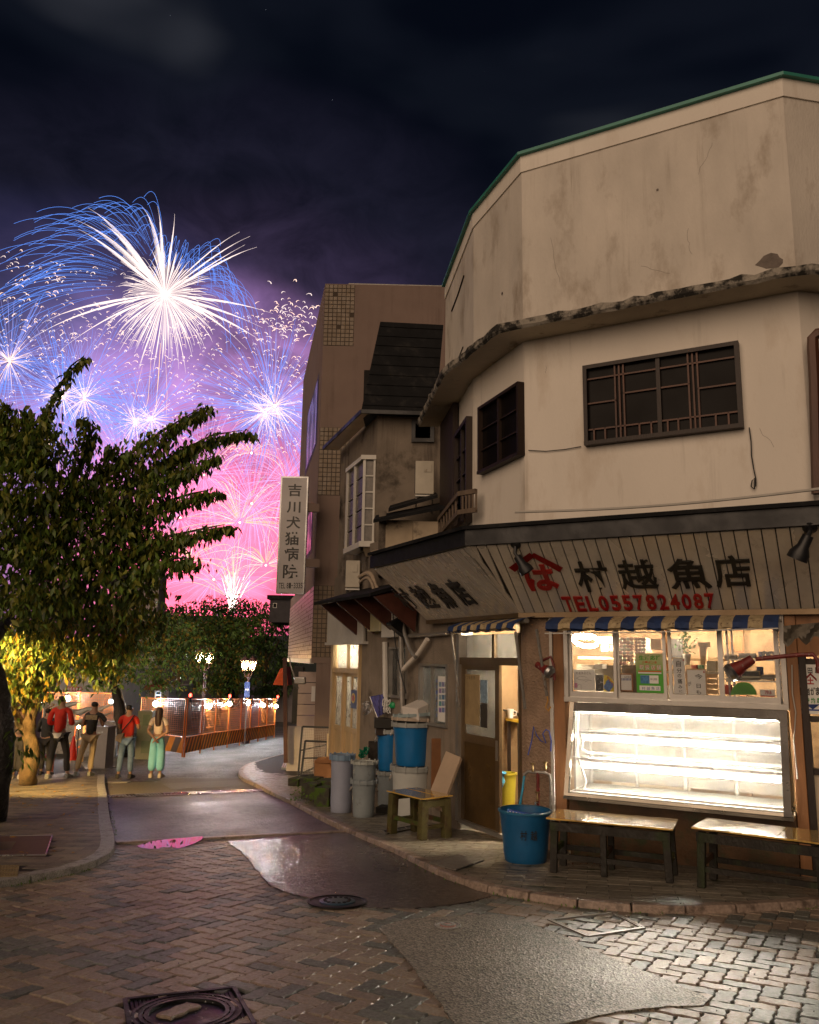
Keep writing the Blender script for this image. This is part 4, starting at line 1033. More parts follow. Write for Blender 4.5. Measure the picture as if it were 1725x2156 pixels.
for ch, bx in (('土', (1681, 1448, 1692, 1464)), ('岩', (1694, 1448, 1706, 1464)), ('が', (1707, 1447, 1717, 1464)), ('ま', (1718, 1447, 1728, 1464))): letter_px(FPS, ch, *bx, .023, K['black_paint'], TS, .04)
for ch, bx in (('特', (1696, 1469, 1705, 1481)), ('約', (1708, 1469, 1717, 1481)), ('店', (1720, 1469, 1729, 1481))): letter_px(FPS, ch, *bx, .023, G_, TS, .03)
mb = MB(); mb.add([FP.w(1697, 1483, .024), FP.w(1727, 1483, .024), FP.w(1712, 1494, .024)], [(0, 2, 1), (0, 1, 2)]); mb.build('blue_triangle', BL_, TS)
NT = thing('yellow_note', 'yellow handwritten paper strip taped on the lower pane of the right door', 'note', tuple(FP.at(wr+.35, z_b)))
q = [FP.w(u, v, -.035) for u, v in ((1689, 1525), (1702, 1525), (1710, 1617), (1696, 1616))]
mb = MB(); mb.add(q, [(0, 1, 2, 3), (3, 2, 1, 0)]); mb.build('paper', M('paper_yellow', (.55, .40, .05), .7), NT)
for i, ch in enumerate('氷入り'): letter_px(FPS, ch, 1690+i*1, 1527+i*9, 1695+i*1, 1534+i*9, -.033, K['black_paint'], NT, .01)
for i, ch in enumerate('お持ち帰り'): letter_px(FPS, ch, 1700.5+i*1.2, 1570+i*9, 1705.5+i*1.2, 1577+i*9, -.033, K['black_paint'], NT, .01)
for i, ch in enumerate('できます'): letter_px(FPS, ch, 1695+i*1.0, 1560+i*10, 1699.5+i*1.0, 1567+i*10, -.033, K['red_paint'], NT, .01)
mb = MB(); mb.tube([FP.w(1668, 1400, .08), FP.w(1669, 1460, .09), FP.w(1676, 1500, .08), FP.w(1672, 1560, .07), FP.w(1680, 1640, .07)], .006, 6); tag(mb.build('electric_cord', K['cable_white'], smooth=True), 'white electric cord hanging beside the wooden post', 'cord')
# ================================================================ INTERIOR
IN = thing('shop_interior', 'warm lit interior of the fish shop seen through the window panes', 'room', tuple(FP.at(1.5, zgf, -1)))
K['int_wall'] = M('int_wall', (.36, .24, .13), .8, .3, 2.5, .1, col2=(.20, .12, .06), mask=(.5, .62), mscale=2.5)
K['int_white'] = M('int_white', (.66, .60, .50), .7, .1, 3, .1)
zi1 = zB+.28; zfl = gz(9.9)+.02
lb, lc = LP.at(-5.0, 0, -.2), C0
ipoly = [(LP.at(-1.6, 0, -.22)).xy, (C0-(FP.n+LP.n).normalized()*.45).xy, FP.at(wr+.9, 0, -.13).xy, FP.at(wr+.9, 0, -2.9).xy, FP.at(-.6, 0, -2.9).xy]
def ring_walls(poly, z0, z1, m, nm, skip=()):
    for i in range(len(poly)):
        if i in skip: continue
        a, b = Vector(poly[i]), Vector(poly[(i+1) % len(poly)]); mb = MB(); mb.quad((*a, z0), (*b, z0), (*b, z1), (*a, z1)); mb.build(nm, m, IN)
ring_walls(ipoly, zfl, zi1, K['int_wall'], 'inner_wall', skip=(0, 1))
mb = MB(); mb.add([(*p, zfl) for p in ipoly], [tuple(range(5))]); mb.build('floor', M('int_floor', (.10, .09, .075), .25, .3, 5, .2, rvar=.1), IN)
mb = MB(); mb.add([(*p, zi1) for p in ipoly], [tuple(range(5))]); mb.build('ceiling', K['int_white'], IN)
# partition behind the door with white posts
def ibox(nm, a0, a1, z0, z1, o0, o1, m, par=IN): mb = MB(); mb.pbox(FP, a0, a1, z0, z1, o0, o1); return mb.build(nm, m, par)
for a in (.9, 1.9, 2.9): ibox('wall_post', a, a+.08, zfl, zi1, -2.88, -2.8, K['wood_warm'])
zs = FP.px(1400, 1385, -1.6)[1]
ibox('high_shelf', .2, 1.9, zs-.03, zs, -2.0, -1.3, K['wood_pale']); ibox('joist', -.2, 3.6, zi1-.28, zi1-.16, -1.1, -1.0, K['wood_warm'])
ibox('inner_panel', .35, 1.35, zfl, zs-.35, -2.2, -2.15, K['int_white'])
for a, o_, L_ in ((1.2, -1.5, .8), (2.5, -1.2, 1.0)):
    t_ = thing('ceiling_lamp', 'long fluorescent ceiling lamp inside the shop, over the '+('left' if a < 2 else 'right')+' panes', 'lamp', tuple(FP.at(a, zi1-.05, o_)), 'lamps inside the shop')
    mb = MB(); mb.pbox(FP, a-L_/2, a+L_/2, zi1-.07, zi1-.01, o_-.06, o_+.06); mb.build('lamp_body', K['white'], t_)
    mb = MB(); mb.tube([FP.at(a-L_/2+.03, zi1-.10, o_), FP.at(a+L_/2-.03, zi1-.10, o_)], .016, 8); mb.build('tube', K['tube_soft'], t_, smooth=True)
rl = thing('ring_lamp', 'round fluorescent lamp hanging behind the leftmost pane', 'lamp', tuple(FP.w(1232, 1345, -1.0)))
c = FP.w(1234, 1352, -1.0); mb = MB()
mb.tube([c+FP.d*(.15*math.cos(t*math.pi/12))+Vector((0, 0, .02))+Vector((FP.n.x, FP.n.y, .5)).normalized()*(.15*math.sin(t*math.pi/12)) for t in range(22)], .022, 8); mb.build('tube', K['tube_soft'], rl, smooth=True)
mb = MB(); mb.lathe([(.05, 0), (.17, .02), (.17, .035), (.0001, .06)], c+Vector((0, 0, .03)), 20); mb.build('shade', K['white'], rl, smooth=True)
# metal shelf unit behind the right pane
sh = thing('shelf_unit', 'steel shelf stacked with papers and boxes behind the rightmost pane', 'shelf', tuple(FP.at(su(1570), zSill, -.6)))
h1, h2 = FP.px(1570, 1388, -.25)[1], FP.px(1570, 1433, -.25)[1]
for z in (h1, h2): fbox('shelf', su(1520), su(1640), z-.012, z, -.65, -.25, K['steel'], sh)
for a in (su(1524), su(1634)):
    for o in (-.64, -.27): fbox('upright', a, a+.02, zSill-.2, zHead-.1, o, o+.02, K['steel'], sh)
itm = [((.5, .48, .44), 'paper'), ((.02, .05, .2), 'blue'), ((.30, .27, .22), 'grey'), ((.55, .5, .38), 'cream'), ((.5, .06, .03), 'red'), ((.05, .2, .08), 'green'), ((.04, .04, .04), 'black')]
im = {n: M('item_'+n, c, .6, .1) for c, n in itm}
def item(nm, label, u0, v0, u1, v1, o, d, m, cat, rz=0, par=None):
    um, vm = (u0+u1)/2, (v0+v1)/2; a0, a1 = FP.px(u0, vm, o)[0], FP.px(u1, vm, o)[0]; z0_, z1_ = FP.px(um, v1, o)[1], FP.px(um, v0, o)[1]
    mb = MB(); mb.pbox(FP, a0, a1, z0_, z1_, o-d, o); ob = mb.build(nm, m, par, bevel=.003)
    if par is None: tag(ob, label, cat)
    return ob
def pile(u0, u1, v, o, cols, n, name='paper_stack'):
    z = FP.px((u0+u1)/2, v, o)[1]; a0, a1 = FP.px(u0, v, o)[0], FP.px(u1, v, o)[0]
    for k in range(n):
        h = R.uniform(.008, .022); j = R.uniform(-.02, .02); ob = fbox(name, a0+j, a1+j, z, z+h, o-.2, o+R.uniform(-.03, .02), im[R.choice(cols)], sh); z += h+.001
pile(1525, 1550, 1387, -.30, ('paper', 'grey', 'cream'), 3); pile(1556, 1590, 1387, -.30, ('paper', 'black', 'grey'), 3)
pile(1530, 1560, 1432, -.30, ('cream', 'paper'), 4); pile(1562, 1600, 1432, -.3, ('paper', 'grey', 'black', 'cream'), 5); pile(1604, 1632, 1432, -.3, ('grey', 'paper'), 3)
item('blue_carton', 'small dark blue carton on the top steel shelf', 1597, 1372, 1604, 1387, -.3, .05, im['blue'], 'box')
for k, u in enumerate((1611, 1623)):
    c = FP.w(u, 1380, -.35); mb = MB(); mb.lathe([(.045, 0), (.045, .16), (.02, .16), (.02, .0)], c, 18, tuple(-FP.n), cap=False); tag(mb.build('paper_roll', im['grey'], smooth=True), ('grey roll on the top steel shelf, beside the blue carton', 'grey roll at the right end of the top steel shelf')[k], 'roll', 'rolls on the steel shelf')
item('red_box', 'red box behind the green fan in the rightmost pane', 1525, 1442, 1540, 1462, -.25, .1, im['red'], 'box')
c = FP.w(1560, 1463, -.10); fan = thing('round_fan', 'green round paper fan leaning in the rightmost pane', 'fan', tuple(c))
mb = MB(); P = []
for i in range(21):
    t = math.pi*i/20; uu, vv = 1566-27*math.cos(t), 1463-27*math.sin(t)-abs(math.cos(t))*0; P.append(FP.w(uu, vv, -.10+.0))
mb.add(P+[p-FP.n*.006 for p in P], [tuple(range(21)), tuple(range(41, 20, -1))]); mb.build('leaf', M('fan_green', (.07, .30, .02), .6), fan)
PR_ = thing('price_card', 'small white card printed 79.6 in red in the rightmost pane', 'card', tuple(FP.w(1620, 1467, -.05)))
item('card', '', 1601, 1452, 1632, 1467, -.05, .004, K['white'], '', par=PR_); item('red_band', '', 1601, 1464.5, 1632, 1467, -.046, .003, K['red_paint'], '', par=PR_)
letter_px(FPS, '79.6', 1611, 1454, 1625, 1462, -.043, K['red_paint'], PR_, .03)
# things standing in the window, from left
def standing(nm, label, cat, u0, v0, u1, v1, o, m, th=.006):
    t = thing(nm, label, cat, tuple(FP.w((u0+u1)/2, v1, o))); item('board', '', u0, v0, u1, v1, o, th, m, '', par=t); return t
t = standing('autograph_board', 'white autograph board with ink sketch and pink note, leftmost in the window', 'board', 1208, 1410, 1253, 1454, -.05, K['white'])
for i, ch in enumerate('村越魚店さん'): letter_px(FPS, ch, 1213+i*5.5, 1414, 1217.5+i*5.5, 1420, -.049, K['black_paint'], t, 0)
item('pink_note', '', 1210, 1438, 1216, 1448, -.048, .001, M('pink_note', (.6, .25, .4), .6), '', par=t)
def stroke(par, P, w, o, m, pl=FP, nm='brush_stroke'):
    mb = MB(); pt = [pl.w(u, v, o) for u, v in P]; mb.tube(pt, w, 4, cap=True); return mb.build(nm, m, par)
stroke(t, [(1214, 1428), (1222, 1424), (1232, 1425), (1240, 1430), (1230, 1432), (1220, 1431), (1214, 1428)], .0015, -.048, K['black_paint'])
stroke(t, [(1214, 1450), (1218, 1441), (1224, 1442), (1224, 1451)], .0015, -.048, K['black_paint']); stroke(t, [(1232, 1436), (1240, 1432), (1246, 1433)], .0015, -.048, K['black_paint'])
t = standing('dark_photo', 'dark photograph leaning between the autograph board and the yellow fan', 'picture', 1254, 1420, 1271, 1455, -.06, M('photo_dark', (.03, .028, .025), .35, .9, 60, .05, col2=(.3, .3, .3), mask=(.6, .7), mscale=30))
YF = thing('yellow_fan', 'yellow quarter round paper fan with blue print in the left pane', 'fan', tuple(FP.w(1285, 1456, -.05)))
P = [FP.w(1272, 1456, -.05)]+[FP.w(1272+25*math.sin(t/10*math.pi/2), 1456-35*math.cos(t/10*math.pi/2), -.05) for t in range(11)]
mb = MB(); mb.add(P+[p-FP.n*.004 for p in P], [tuple(range(12)), tuple(range(23, 11, -1))]); mb.build('leaf', M('fan_yellow', (.58, .45, .02), .6), YF)
scar(FP, 1280, 1444, .13, .13, M('print_blue', (.10, .2, .45), .6, .4, 40), 'print', parent=YF, o=-.047)
for i, ch in enumerate('売をつけて'): letter_px(FPS, ch, 1278+i*3.6, 1424+i*5.0, 1282+i*3.6, 1430+i*5.0, -.046, K['red_paint'], YF, .02)
fbox('cardboard', su(1303), su(1345), zSill+.07, FP.px(1325, 1400, -.12)[1], -.14, -.12, M('cardboard_int', (.20, .14, .085), .8), IN)
t = standing('framed_card', 'small wooden framed card with a blue awning drawing in the second pane', 'picture frame', 1305, 1418, 1333, 1456, -.06, K['wood_warm'], .02)
item('card', '', 1308, 1421, 1330, 1453, -.055, .003, K['white'], '', par=t)
for i in range(7): item('blue_stripe', '', 1309+i*3, 1428, 1310.6+i*3, 1433, -.053, .002, BL_, '', par=t)
for i, ch in enumerate('村越魚店'): letter_px(FPS, ch, 1315+i*3.6, 1424, 1318+i*3.6, 1427, -.050, K['black_paint'], t, 0)
PO = thing('coupon_poster', 'green and yellow coupon poster with large orange writing in the second pane', 'poster', tuple(FP.w(1368, 1460, -.01)))
m, tt, p = _nodes('poster_green'); n = tt.nodes; l = tt.links; ge = n.new('ShaderNodeNewGeometry'); sx = n.new('ShaderNodeSeparateXYZ'); l.new(ge.outputs['Position'], sx.inputs[0])
za, zb_ = FP.px(1368, 1459, -.02)[1], FP.px(1368, 1376, -.02)[1]; mr = n.new('ShaderNodeMapRange'); mr.inputs[1].default_value = za; mr.inputs[2].default_value = zb_; l.new(sx.outputs[2], mr.inputs[0])
cr = n.new('ShaderNodeValToRGB'); e = cr.color_ramp.elements; e[0].color = (.06, .36, .02, 1); e[0].position = .45; e[1].color = (.62, .62, .32, 1); e[1].position = .95; l.new(mr.outputs[0], cr.inputs[0]); l.new(cr.outputs[0], p.inputs['Base Color'])
item('sheet', '', 1340, 1376, 1397, 1459, -.02, .002, m, '', par=PO)
OR_ = M('orange_print', (.62, .14, .02), .6); GP_ = M('green_print', (.10, .40, .04), .6)
for i, ch in enumerate('生活応援'): letter_px(FPS, ch, 1345+i*12, 1380, 1356+i*12, 1390, -.018, GP_, PO, .04)
for i, ch in enumerate('クーポン券'): letter_px(FPS, ch, 1352+i*6.5, 1392, 1357.5+i*6.5, 1398 if ch != 'ー' else 1396, -.018, OR_, PO, .02)
for i, ch in enumerate('取扱店舗'): letter_px(FPS, ch, 1346+i*12, 1399.5, 1357+i*12, 1411, -.018, OR_, PO, .06)
for i, ch in enumerate('取扱店舗'): letter_px(FPS, ch, 1346.8+i*12, 1400.3, 1356.2+i*12, 1410.2, -.0165, K['white'], PO, .0)
item('orange_line', '', 1344, 1412.5, 1393, 1415, -.017, .001, OR_, '', par=PO); item('white_line', '', 1344, 1415.5, 1393, 1418.5, -.017, .001, K['white'], '', par=PO)
item('voucher', '', 1349, 1422, 1387, 1439, -.017, .001, K['white'], '', par=PO); item('voucher_photo', '', 1349, 1422, 1368, 1439, -.0155, .001, M('print_sea', (.06, .22, .42), .6, .5, 40), '', par=PO)
letter_px(FPS, '¥1,000', 1370, 1428, 1384, 1433, -.0155, K['black_paint'], PO, 0)
item('name_field', '', 1347, 1444, 1391, 1454, -.017, .001, K['white'], '', par=PO)
for i, ch in enumerate('村越魚店'): letter_px(FPS, ch, 1352+i*10, 1446, 1359+i*10, 1453, -.0155, BL_, PO, 0)
def calligraphy(nm, label, u0, v0, u1, v1, o, chars, m, frame=None):
    t = thing(nm, label, 'calligraphy', tuple(FP.w((u0+u1)/2, v1, o)))
    item('board', '', u0, v0, u1, v1, o, .008, m, '', par=t)
    for ch, bx in chars: letter_px(FPS, ch, *bx, o+.001, K['black_paint'], t, .015)
    if frame:
        for (a, b, c_, d_) in ((u0-3, v0-3, u1+3, v0), (u0-3, v0, u0, v1), (u1, v0, u1+3, v1)): item('frame', '', a, b, c_, d_, o+.005, .015, K['wood_pale'], '', par=t)
    item('seal', '', u1-5, v0+2, u1-2, v0+6, o+.002, .001, K['red_paint'], '', par=t)
    return t
calligraphy('calligraphy_strip', 'tall white strip with brush writing in the third pane', 1419, 1386, 1443, 1461, -.05, [('自', (1424, 1391, 1434, 1404)), ('分', (1425, 1407, 1436, 1417)), ('の', (1427, 1419, 1435, 1427)), ('痛', (1427, 1429, 1437, 1440)), ('み', (1429, 1443, 1437, 1450)), ('に', (1431, 1453, 1437, 1458))], K['white'])
calligraphy('framed_calligraphy', 'gold framed board with large brush writing beside the tall strip', 1448, 1411, 1486, 1463, -.09, [('今', (1463, 1419, 1480, 1430)), ('日', (1467, 1440, 1476, 1449)), ('も', (1466, 1453, 1477, 1462)), ('が', (1449, 1435, 1456, 1444))], K['white'], True)
sachet_pink = M('sachet_pink', (.6, .35, .33), .5)
PLT = thing('potted_plant', 'leafy green sprig in a pale cup behind the third pane', 'plant', tuple(FP.w(1444, 1385, -.7)))
c = FP.w(1447, 1400, -.7); mb = MB(); mb.lathe([(.03, 0), (.045, .12), (.04, .12), (.0001, .10)], c, 14); mb.build('cup', im['paper'], PLT, smooth=True)
mb = MB()
for i in range(90):
    a = R.uniform(0, 6.28); r = R.uniform(.0, .11); p = c+Vector((math.cos(a)*r, math.sin(a)*r, .13+R.uniform(0, .26))); d = Vector((R.uniform(-1, 1), R.uniform(-1, 1), R.uniform(-.4, 1))).normalized()*.05; w = d.orthogonal().normalized()*.014
    mb.add([p, p+d*.5+w, p+d, p+d*.5-w], [(0, 1, 2, 3)])
mb.build('leaves', M('sprig', (.05, .20, .03), .5), PLT)
for k, (u0, v0, u1, v1, o) in enumerate(((1470, 1352, 1492, 1362, -.8), (1474, 1362, 1486, 1400, -.82), (1370, 1345, 1392, 1368, -.9), (1266, 1358, 1282, 1372, -1.3), (1284, 1358, 1298, 1372, -1.3), (1256, 1340, 1290, 1356, -1.4))):
    item('wooden_box', ('flat wooden box high behind the third pane', 'upright wooden box behind the third pane', 'tilted wooden box top of the second pane', 'small wooden box on the high shelf, left', 'small wooden box on the high shelf, right', 'wide wooden crate under the ceiling behind the left pane')[k], u0, v0, u1, v1, o, .15, K['wood_pale'], 'box')
for k in range(7):
    u = 1308+k*7.4+(3 if k > 3 else 0); st = thing('sachet_strip', 'strand of pink and white wrapped sachets, number {} from the left in the second pane'.format(('one', 'two', 'three', 'four', 'five', 'six', 'seven')[k]), 'sachets', tuple(FP.w(u, 1345, -.45)), 'sachet strands hanging in the second pane')
    for j in range(int(9-(k % 3))):
        mb = MB(); c = FP.w(u+R.uniform(-.4, .4), 1346+j*7.2, -.45); mb.lathe([(.0001, -.02), (.022, -.012), (.026, 0), (.02, .014), (.0001, .02)], c, 7, (R.uniform(-.3, .3), R.uniform(-.3, .3), 1)); mb.build('sachet', R.choice((K['white'], sachet_pink)), st, smooth=True)
# ================================================================ SHOP DOOR
DO = thing('shop_door', 'brown sliding shop door standing half open beside the corner pillar', 'door', tuple(LP.at(dW[1], dW[2], 0)))
d0, d1, dz0, dz1 = dW
ztr = LP.px(1030, 1390)[1]; uo = LP.px(1050, 1600)[0]
def lbox(nm, a0, a1, z0, z1, o0, o1, m, par=DO, bev=0): mb = MB(); mb.pbox(LP, a0, a1, z0, z1, o0, o1); return mb.build(nm, m, par, bevel=bev)
lbox('jamb', d0-.03, d0+.05, dz0, dz1, -.15, .03, K['alu']); lbox('jamb', d1-.03, d1+.02, dz0, dz1, -.15, .01, K['alu_brown'])
lbox('transom', d0+.05, d1-.03, ztr-.06, ztr+.03, -.12, .02, K['alu_brown']); lbox('threshold', d0+.05, d1, dz0-.02, dz0+.025, -.16, .03, K['alu'])
mid = LP.px(1032, 1360)[0]
lbox('transom_bar', mid-.025, mid+.025, ztr+.03, dz1, -.10, -.04, K['alu_brown'])
lbox('transom_pane', d0+.05, mid-.025, ztr+.03, dz1, -.08, -.074, K['glass_dirty']); lbox('transom_pane', mid+.025, d1-.03, ztr+.03, dz1, -.08, -.074, K['glass_dirty'])
leaf_m = LP.px(1010, 1550)[1]
lf = MB(); lf.pbox(LP, d0+.05, d0+.13, dz0+.03, ztr-.06, -.05, -.01); lf.pbox(LP, uo-.09, uo, dz0+.03, ztr-.06, -.05, -.01); lf.pbox(LP, d0+.13, uo-.09, leaf_m-.10, leaf_m, -.05, -.01); lf.pbox(LP, d0+.13, uo-.09, ztr-.12, ztr-.06, -.05, -.01)
DL = lf.build('door_leaf', K['alu_brown'], DO)
g = MB(); g.pbox(LP, d0+.13, uo-.09, leaf_m, ztr-.12, -.035, -.03); g.build('pane', K['glass_dirty'], DL)
K['door_panel'] = M('door_panel', (.11, .065, .022), .35, .35, 3, .1, rvar=.12, metal=.3)
g = MB(); g.pbox(LP, d0+.13, uo-.09, dz0+.03, leaf_m-.10, -.04, -.02); g.build('lower_panel', K['door_panel'], DL)
g = MB(); g.pbox(LP, uo-.07, uo-.03, leaf_m-.25, leaf_m-.02, -.01, .0); g.build('handle', K['alu'], DL)
LPS = PS(LP)
def lposter(nm, label, u0, v0, u1, v1, o, m, cat='poster'):
    a0, a1, z0, z1 = rectpx(LP, u0, v0, u1, v1, o); t = thing(nm, label, cat, tuple(LP.at((a0+a1)/2, z0, o))); mb = MB(); mb.pbox(LP, a0, a1, z0, z1, o-.003, o); mb.build('sheet', m, t); return t
t = lposter('door_poster', 'faded cream poster with handwriting in the door pane', 974, 1420, 1010, 1526, -.02, M('poster_faded', (.34, .25, .13), .7, .2, 10))
for i, ch in enumerate('いつも生魚'): letter_px(LPS, ch, 977+i*5, 1423, 980.5+i*5, 1430, -.019, K['black_paint'], t, 0)
lposter('blue_leaflet', 'pale blue leaflet beside the cream poster in the door pane', 1012, 1432, 1026, 1480, -.02, M('leaflet', (.22, .32, .42), .7, .4, 30)); lposter('dark_leaflet', 'dark leaflet under the pale blue one in the door pane', 1012, 1481, 1026, 1532, -.02, M('leaflet_dark', (.05, .045, .04), .6, .4, 30))

t_ = thing('door_fill_lamp', 'unseen fill tube added inside just behind the shop door', 'lamp', tuple(LP.at(-.8, zi1-.1, -.8))); mb = MB(); mb.tube([LP.at(-1.2, zi1-.12, -.6), LP.at(-.35, zi1-.12, -.6)], .016, 8); mb.build('tube', EM('tube_door_fill', (1, .80, .55), 600), t_, smooth=True)  # unseen lamp, added to brighten the room behind door and transom
mb = MB(); mb.pbox(LP, -1.25, -.3, zi1-.09, zi1-.04, -.66, -.54); mb.build('batten', K['white'], t_)

CLT = (('paper_pile', 'stack of white paper behind the dark photograph', 1252, 1398, 1268, 1408, -.5, .2, 'paper', 'papers'), ('white_cabinet', 'pale metal cabinet deep behind the left pane', 1215, 1400, 1292, 1470, -1.7, .4, 'grey', 'cabinet'), ('green_tin', 'green tin on the counter behind the third pane', 1470, 1400, 1480, 1412, -.5, .1, 'green', 'tin'), ('red_tin', 'red tin on the counter behind the third pane', 1456, 1400, 1467, 1412, -.5, .1, 'red', 'tin'), ('cream_carton', 'cream carton at the far right behind the third pane', 1488, 1392, 1508, 1414, -.6, .2, 'cream', 'box'), ('counter_top', 'pale counter running behind the window row', 1400, 1414, 1516, 1419, -.45, .35, 'cream', 'counter'), ('blue_files', 'row of pale blue files behind the right pane', 1594, 1404, 1606, 1422, -.5, .1, 'blue', 'files'), ('dark_clock', 'dark framed panel hanging on the back wall behind the third pane', 1410, 1345, 1438, 1400, -2.6, .05, 'black', 'panel'), ('hanging_sheet', 'grey hanging sheet behind the second pane', 1345, 1344, 1372, 1374, -1.9, .03, 'grey', 'sheet'), ('brown_chest', 'brown wooden chest behind the rightmost pane', 1530, 1340, 1560, 1372, -1.4, .3, 'cream', 'chest'))
for nm, lb_, u0, v0, u1, v1, o, d, m, ct in CLT: item(nm, lb_, u0, v0, u1, v1, o, d, K['wood_warm'] if 'chest' in nm else im[m], ct)
for i in range(4): ibox('drawer_front', FP.px(1488, 1440, -.3)[0]+.0, FP.px(1512, 1440, -.3)[0], FP.px(1500, 1462-i*11, -.3)[1]+.005, FP.px(1500, 1452-i*11, -.3)[1], -.32, -.30, K['wood_pale'])
# ================================================================ ALONG THE SIDE WALL
def lrect(nm, u0, v0, u1, v1, o0, o1, m, par, pl=LP, bev=0, oref=None):
    a0, a1, z0, z1 = rectpx(pl, u0, v0, u1, v1, o1 if oref is None else oref); mb = MB(); mb.pbox(pl, a0, a1, z0, z1, o0, o1); return mb.build(nm, m, par, bevel=bev)
def winframe(nm, label, r, pl, m, par=None, bars=(.5,), glass='glass', fw=.035, o=-.005):
    s0, s1, z0, z1 = r; t = thing(nm, label, 'window', tuple(pl.at(s0, z0))) if par is None else par
    f = MB(); f.pbox(pl, s0, s1, z0, z0+fw, o-.05, o+.04); f.pbox(pl, s0, s1, z1-fw, z1, o-.05, o+.03); f.pbox(pl, s0, s0+fw, z0+fw, z1-fw, o-.05, o+.03); f.pbox(pl, s1-fw, s1, z0+fw, z1-fw, o-.05, o+.03)
    f.build('frame', m, t); xs = [0, *bars, 1]
    for b in bars: x = s0+(s1-s0)*b; q = MB(); q.pbox(pl, x-.014, x+.014, z0+fw, z1-fw, o-.05, o+.01); q.build('stile', m, t)
    for a, b in zip(xs, xs[1:]): q = MB(); q.pbox(pl, s0+(s1-s0)*a+.001, s0+(s1-s0)*b-.001, z0+fw, z1-fw, o-.03, o-.026); q.build('pane', K[glass], t)
    return t
winframe('side_window', 'lit aluminium window with a photo poster between the pipes and the shop door', pW, LP, K['alu'], bars=(.42,), glass='glass_dirty')
winframe('narrow_window', 'narrow tall lit window behind the drain pipes', nW, LP, K['alu'], bars=(.5,))
# lit room behind those windows
rm = thing('kitchen_room', 'bright kitchen seen through the side windows', 'room', tuple(LP.at(-2, zfl, -1)))
for nm, q in (('wall', (LP.at(-4.6, 0, -1.1), LP.at(-1.75, 0, -1.1))), ('wall', (LP.at(-4.6, 0, -.2), LP.at(-4.6, 0, -1.1)))):
    mb = MB(); a, b = q; mb.quad((a.x, a.y, zfl-.5), (b.x, b.y, zfl-.5), (b.x, b.y, zi1), (a.x, a.y, zi1)); mb.build(nm, K['int_white'], rm)
mb = MB(); c4 = [LP.at(-4.6, zi1, -.2), LP.at(-1.75, zi1, -.2), LP.at(-1.75, zi1, -1.1), LP.at(-4.6, zi1, -1.1)]; mb.add(c4, [(0, 1, 2, 3)]); mb.build('ceiling', K['int_white'], rm)
for k, a in enumerate((-3.9, -2.4)):
    t = thing('kitchen_lamp', 'fluorescent tube behind the '+('narrow side window' if k == 0 else 'poster window'), 'lamp', tuple(LP.at(a, zi1-.1, -.6)), 'tubes behind the side windows')
    mb = MB(); mb.tube([LP.at(a-.45, zi1-.12, -.6), LP.at(a+.45, zi1-.12, -.6)], .018, 8); mb.build('tube', EM('tube_kitchen', (1, .90, .72), 330), t, smooth=True)
    mb = MB(); mb.pbox(LP, a-.5, a+.5, zi1-.09, zi1-.03, -.66, -.54); mb.build('batten', K['white'], t)
t = lposter('photo_poster', 'tall poster with rows of blue travel photographs in the side window', 922, 1424, 943, 1520, -.012, K['white'])
for i in range(3):
    for j in range(5): lrect('photo', 924.5+i*6, 1436+j*13.5, 929.5+i*6, 1446+j*13.5, -.012, -.010, M('photo_blue_%d%d' % (i, j), (R.uniform(.05, .3), R.uniform(.15, .35), R.uniform(.3, .5)), .5, .6, 50), t)
for i, ch in enumerate('地球一周の船旅'): letter_px(LPS, ch, 918, 1430+i*12, 922, 1438+i*12, -.009, BL_, t, .01)
# yellow wooden doors further down, under a corrugated fascia
YD = thing('yellow_doors', 'pale yellow wooden sliding doors with ribbed glass under the corrugated fascia', 'door', tuple(LP.at(-4.5, gz(13))))
ya, yb = LP.px(702, 1450)[0], LP.px(759, 1450)[0]; zy0 = LP.px(730, 1600)[1]; zy1 = LP.px(730, 1357)[1]; zym = LP.px(730, 1412)[1]; zyp = LP.px(730, 1535)[1]
K['yellow_wood'] = M('yellow_wood', (.60, .44, .24), .6, .15, 8, .15, stretch=(1, 1, .25)); K['ribbed'] = GLASS('ribbed_glass', rough=.15, dirt=.5)
yw = yb-ya
def yb_(nm, a, b, z0, z1, o0, o1, m, par=YD): mb = MB(); mb.pbox(LP, a, b, z0, z1, o0, o1); return mb.build(nm, m, par)
yb_('post', ya-.06, ya+.03, zy0, zy1, -.14, .04, K['yellow_wood']); yb_('post', yb-.04, yb-.001, zy0, zy1, -.14, .04, K['yellow_wood'])
yb_('rail', ya+.03, yb-.04, zym-.04, zym+.04, -.1, .03, K['yellow_wood'])
for i in range(2):
    a, b = ya+.03+(yw-.07)*i/2, ya+.03+(yw-.07)*(i+1)/2
    yb_('transom_pane', a+.02, b-.02, zym+.04, zy1, -.06, -.05, K['ribbed']); yb_('transom_post', b-.02, b+.02, zym+.04, zy1, -.08, .0, K['yellow_wood'])
for i in range(3):
    a, b = ya+.03+(yw-.07)*i/3, ya+.03+(yw-.07)*(i+1)/3; o = (-.03, -.07, -.03)[i]
    f = MB()
    for q in ((a, a+.05, zy0, zym-.04), (b-.05, b, zy0, zym-.04), (a+.05, b-.05, zyp-.05, zyp+.03), (a+.05, b-.05, zy0, zy0+.08), (a+.05, b-.05, zym-.10, zym-.04)): f.pbox(LP, *q, o-.02, o+.02)
    d_ = f.build('door_leaf', K['yellow_wood'], YD)
    g = MB(); g.pbox(LP, a+.05, b-.05, zyp+.03, zym-.10, o-.006, o); g.build('ribbed_pane', K['ribbed'], d_)
    g = MB(); g.pbox(LP, a+.05, b-.05, zy0+.08, zyp-.05, o-.01, o+.005); g.build('lower_panel', K['yellow_wood'], d_)
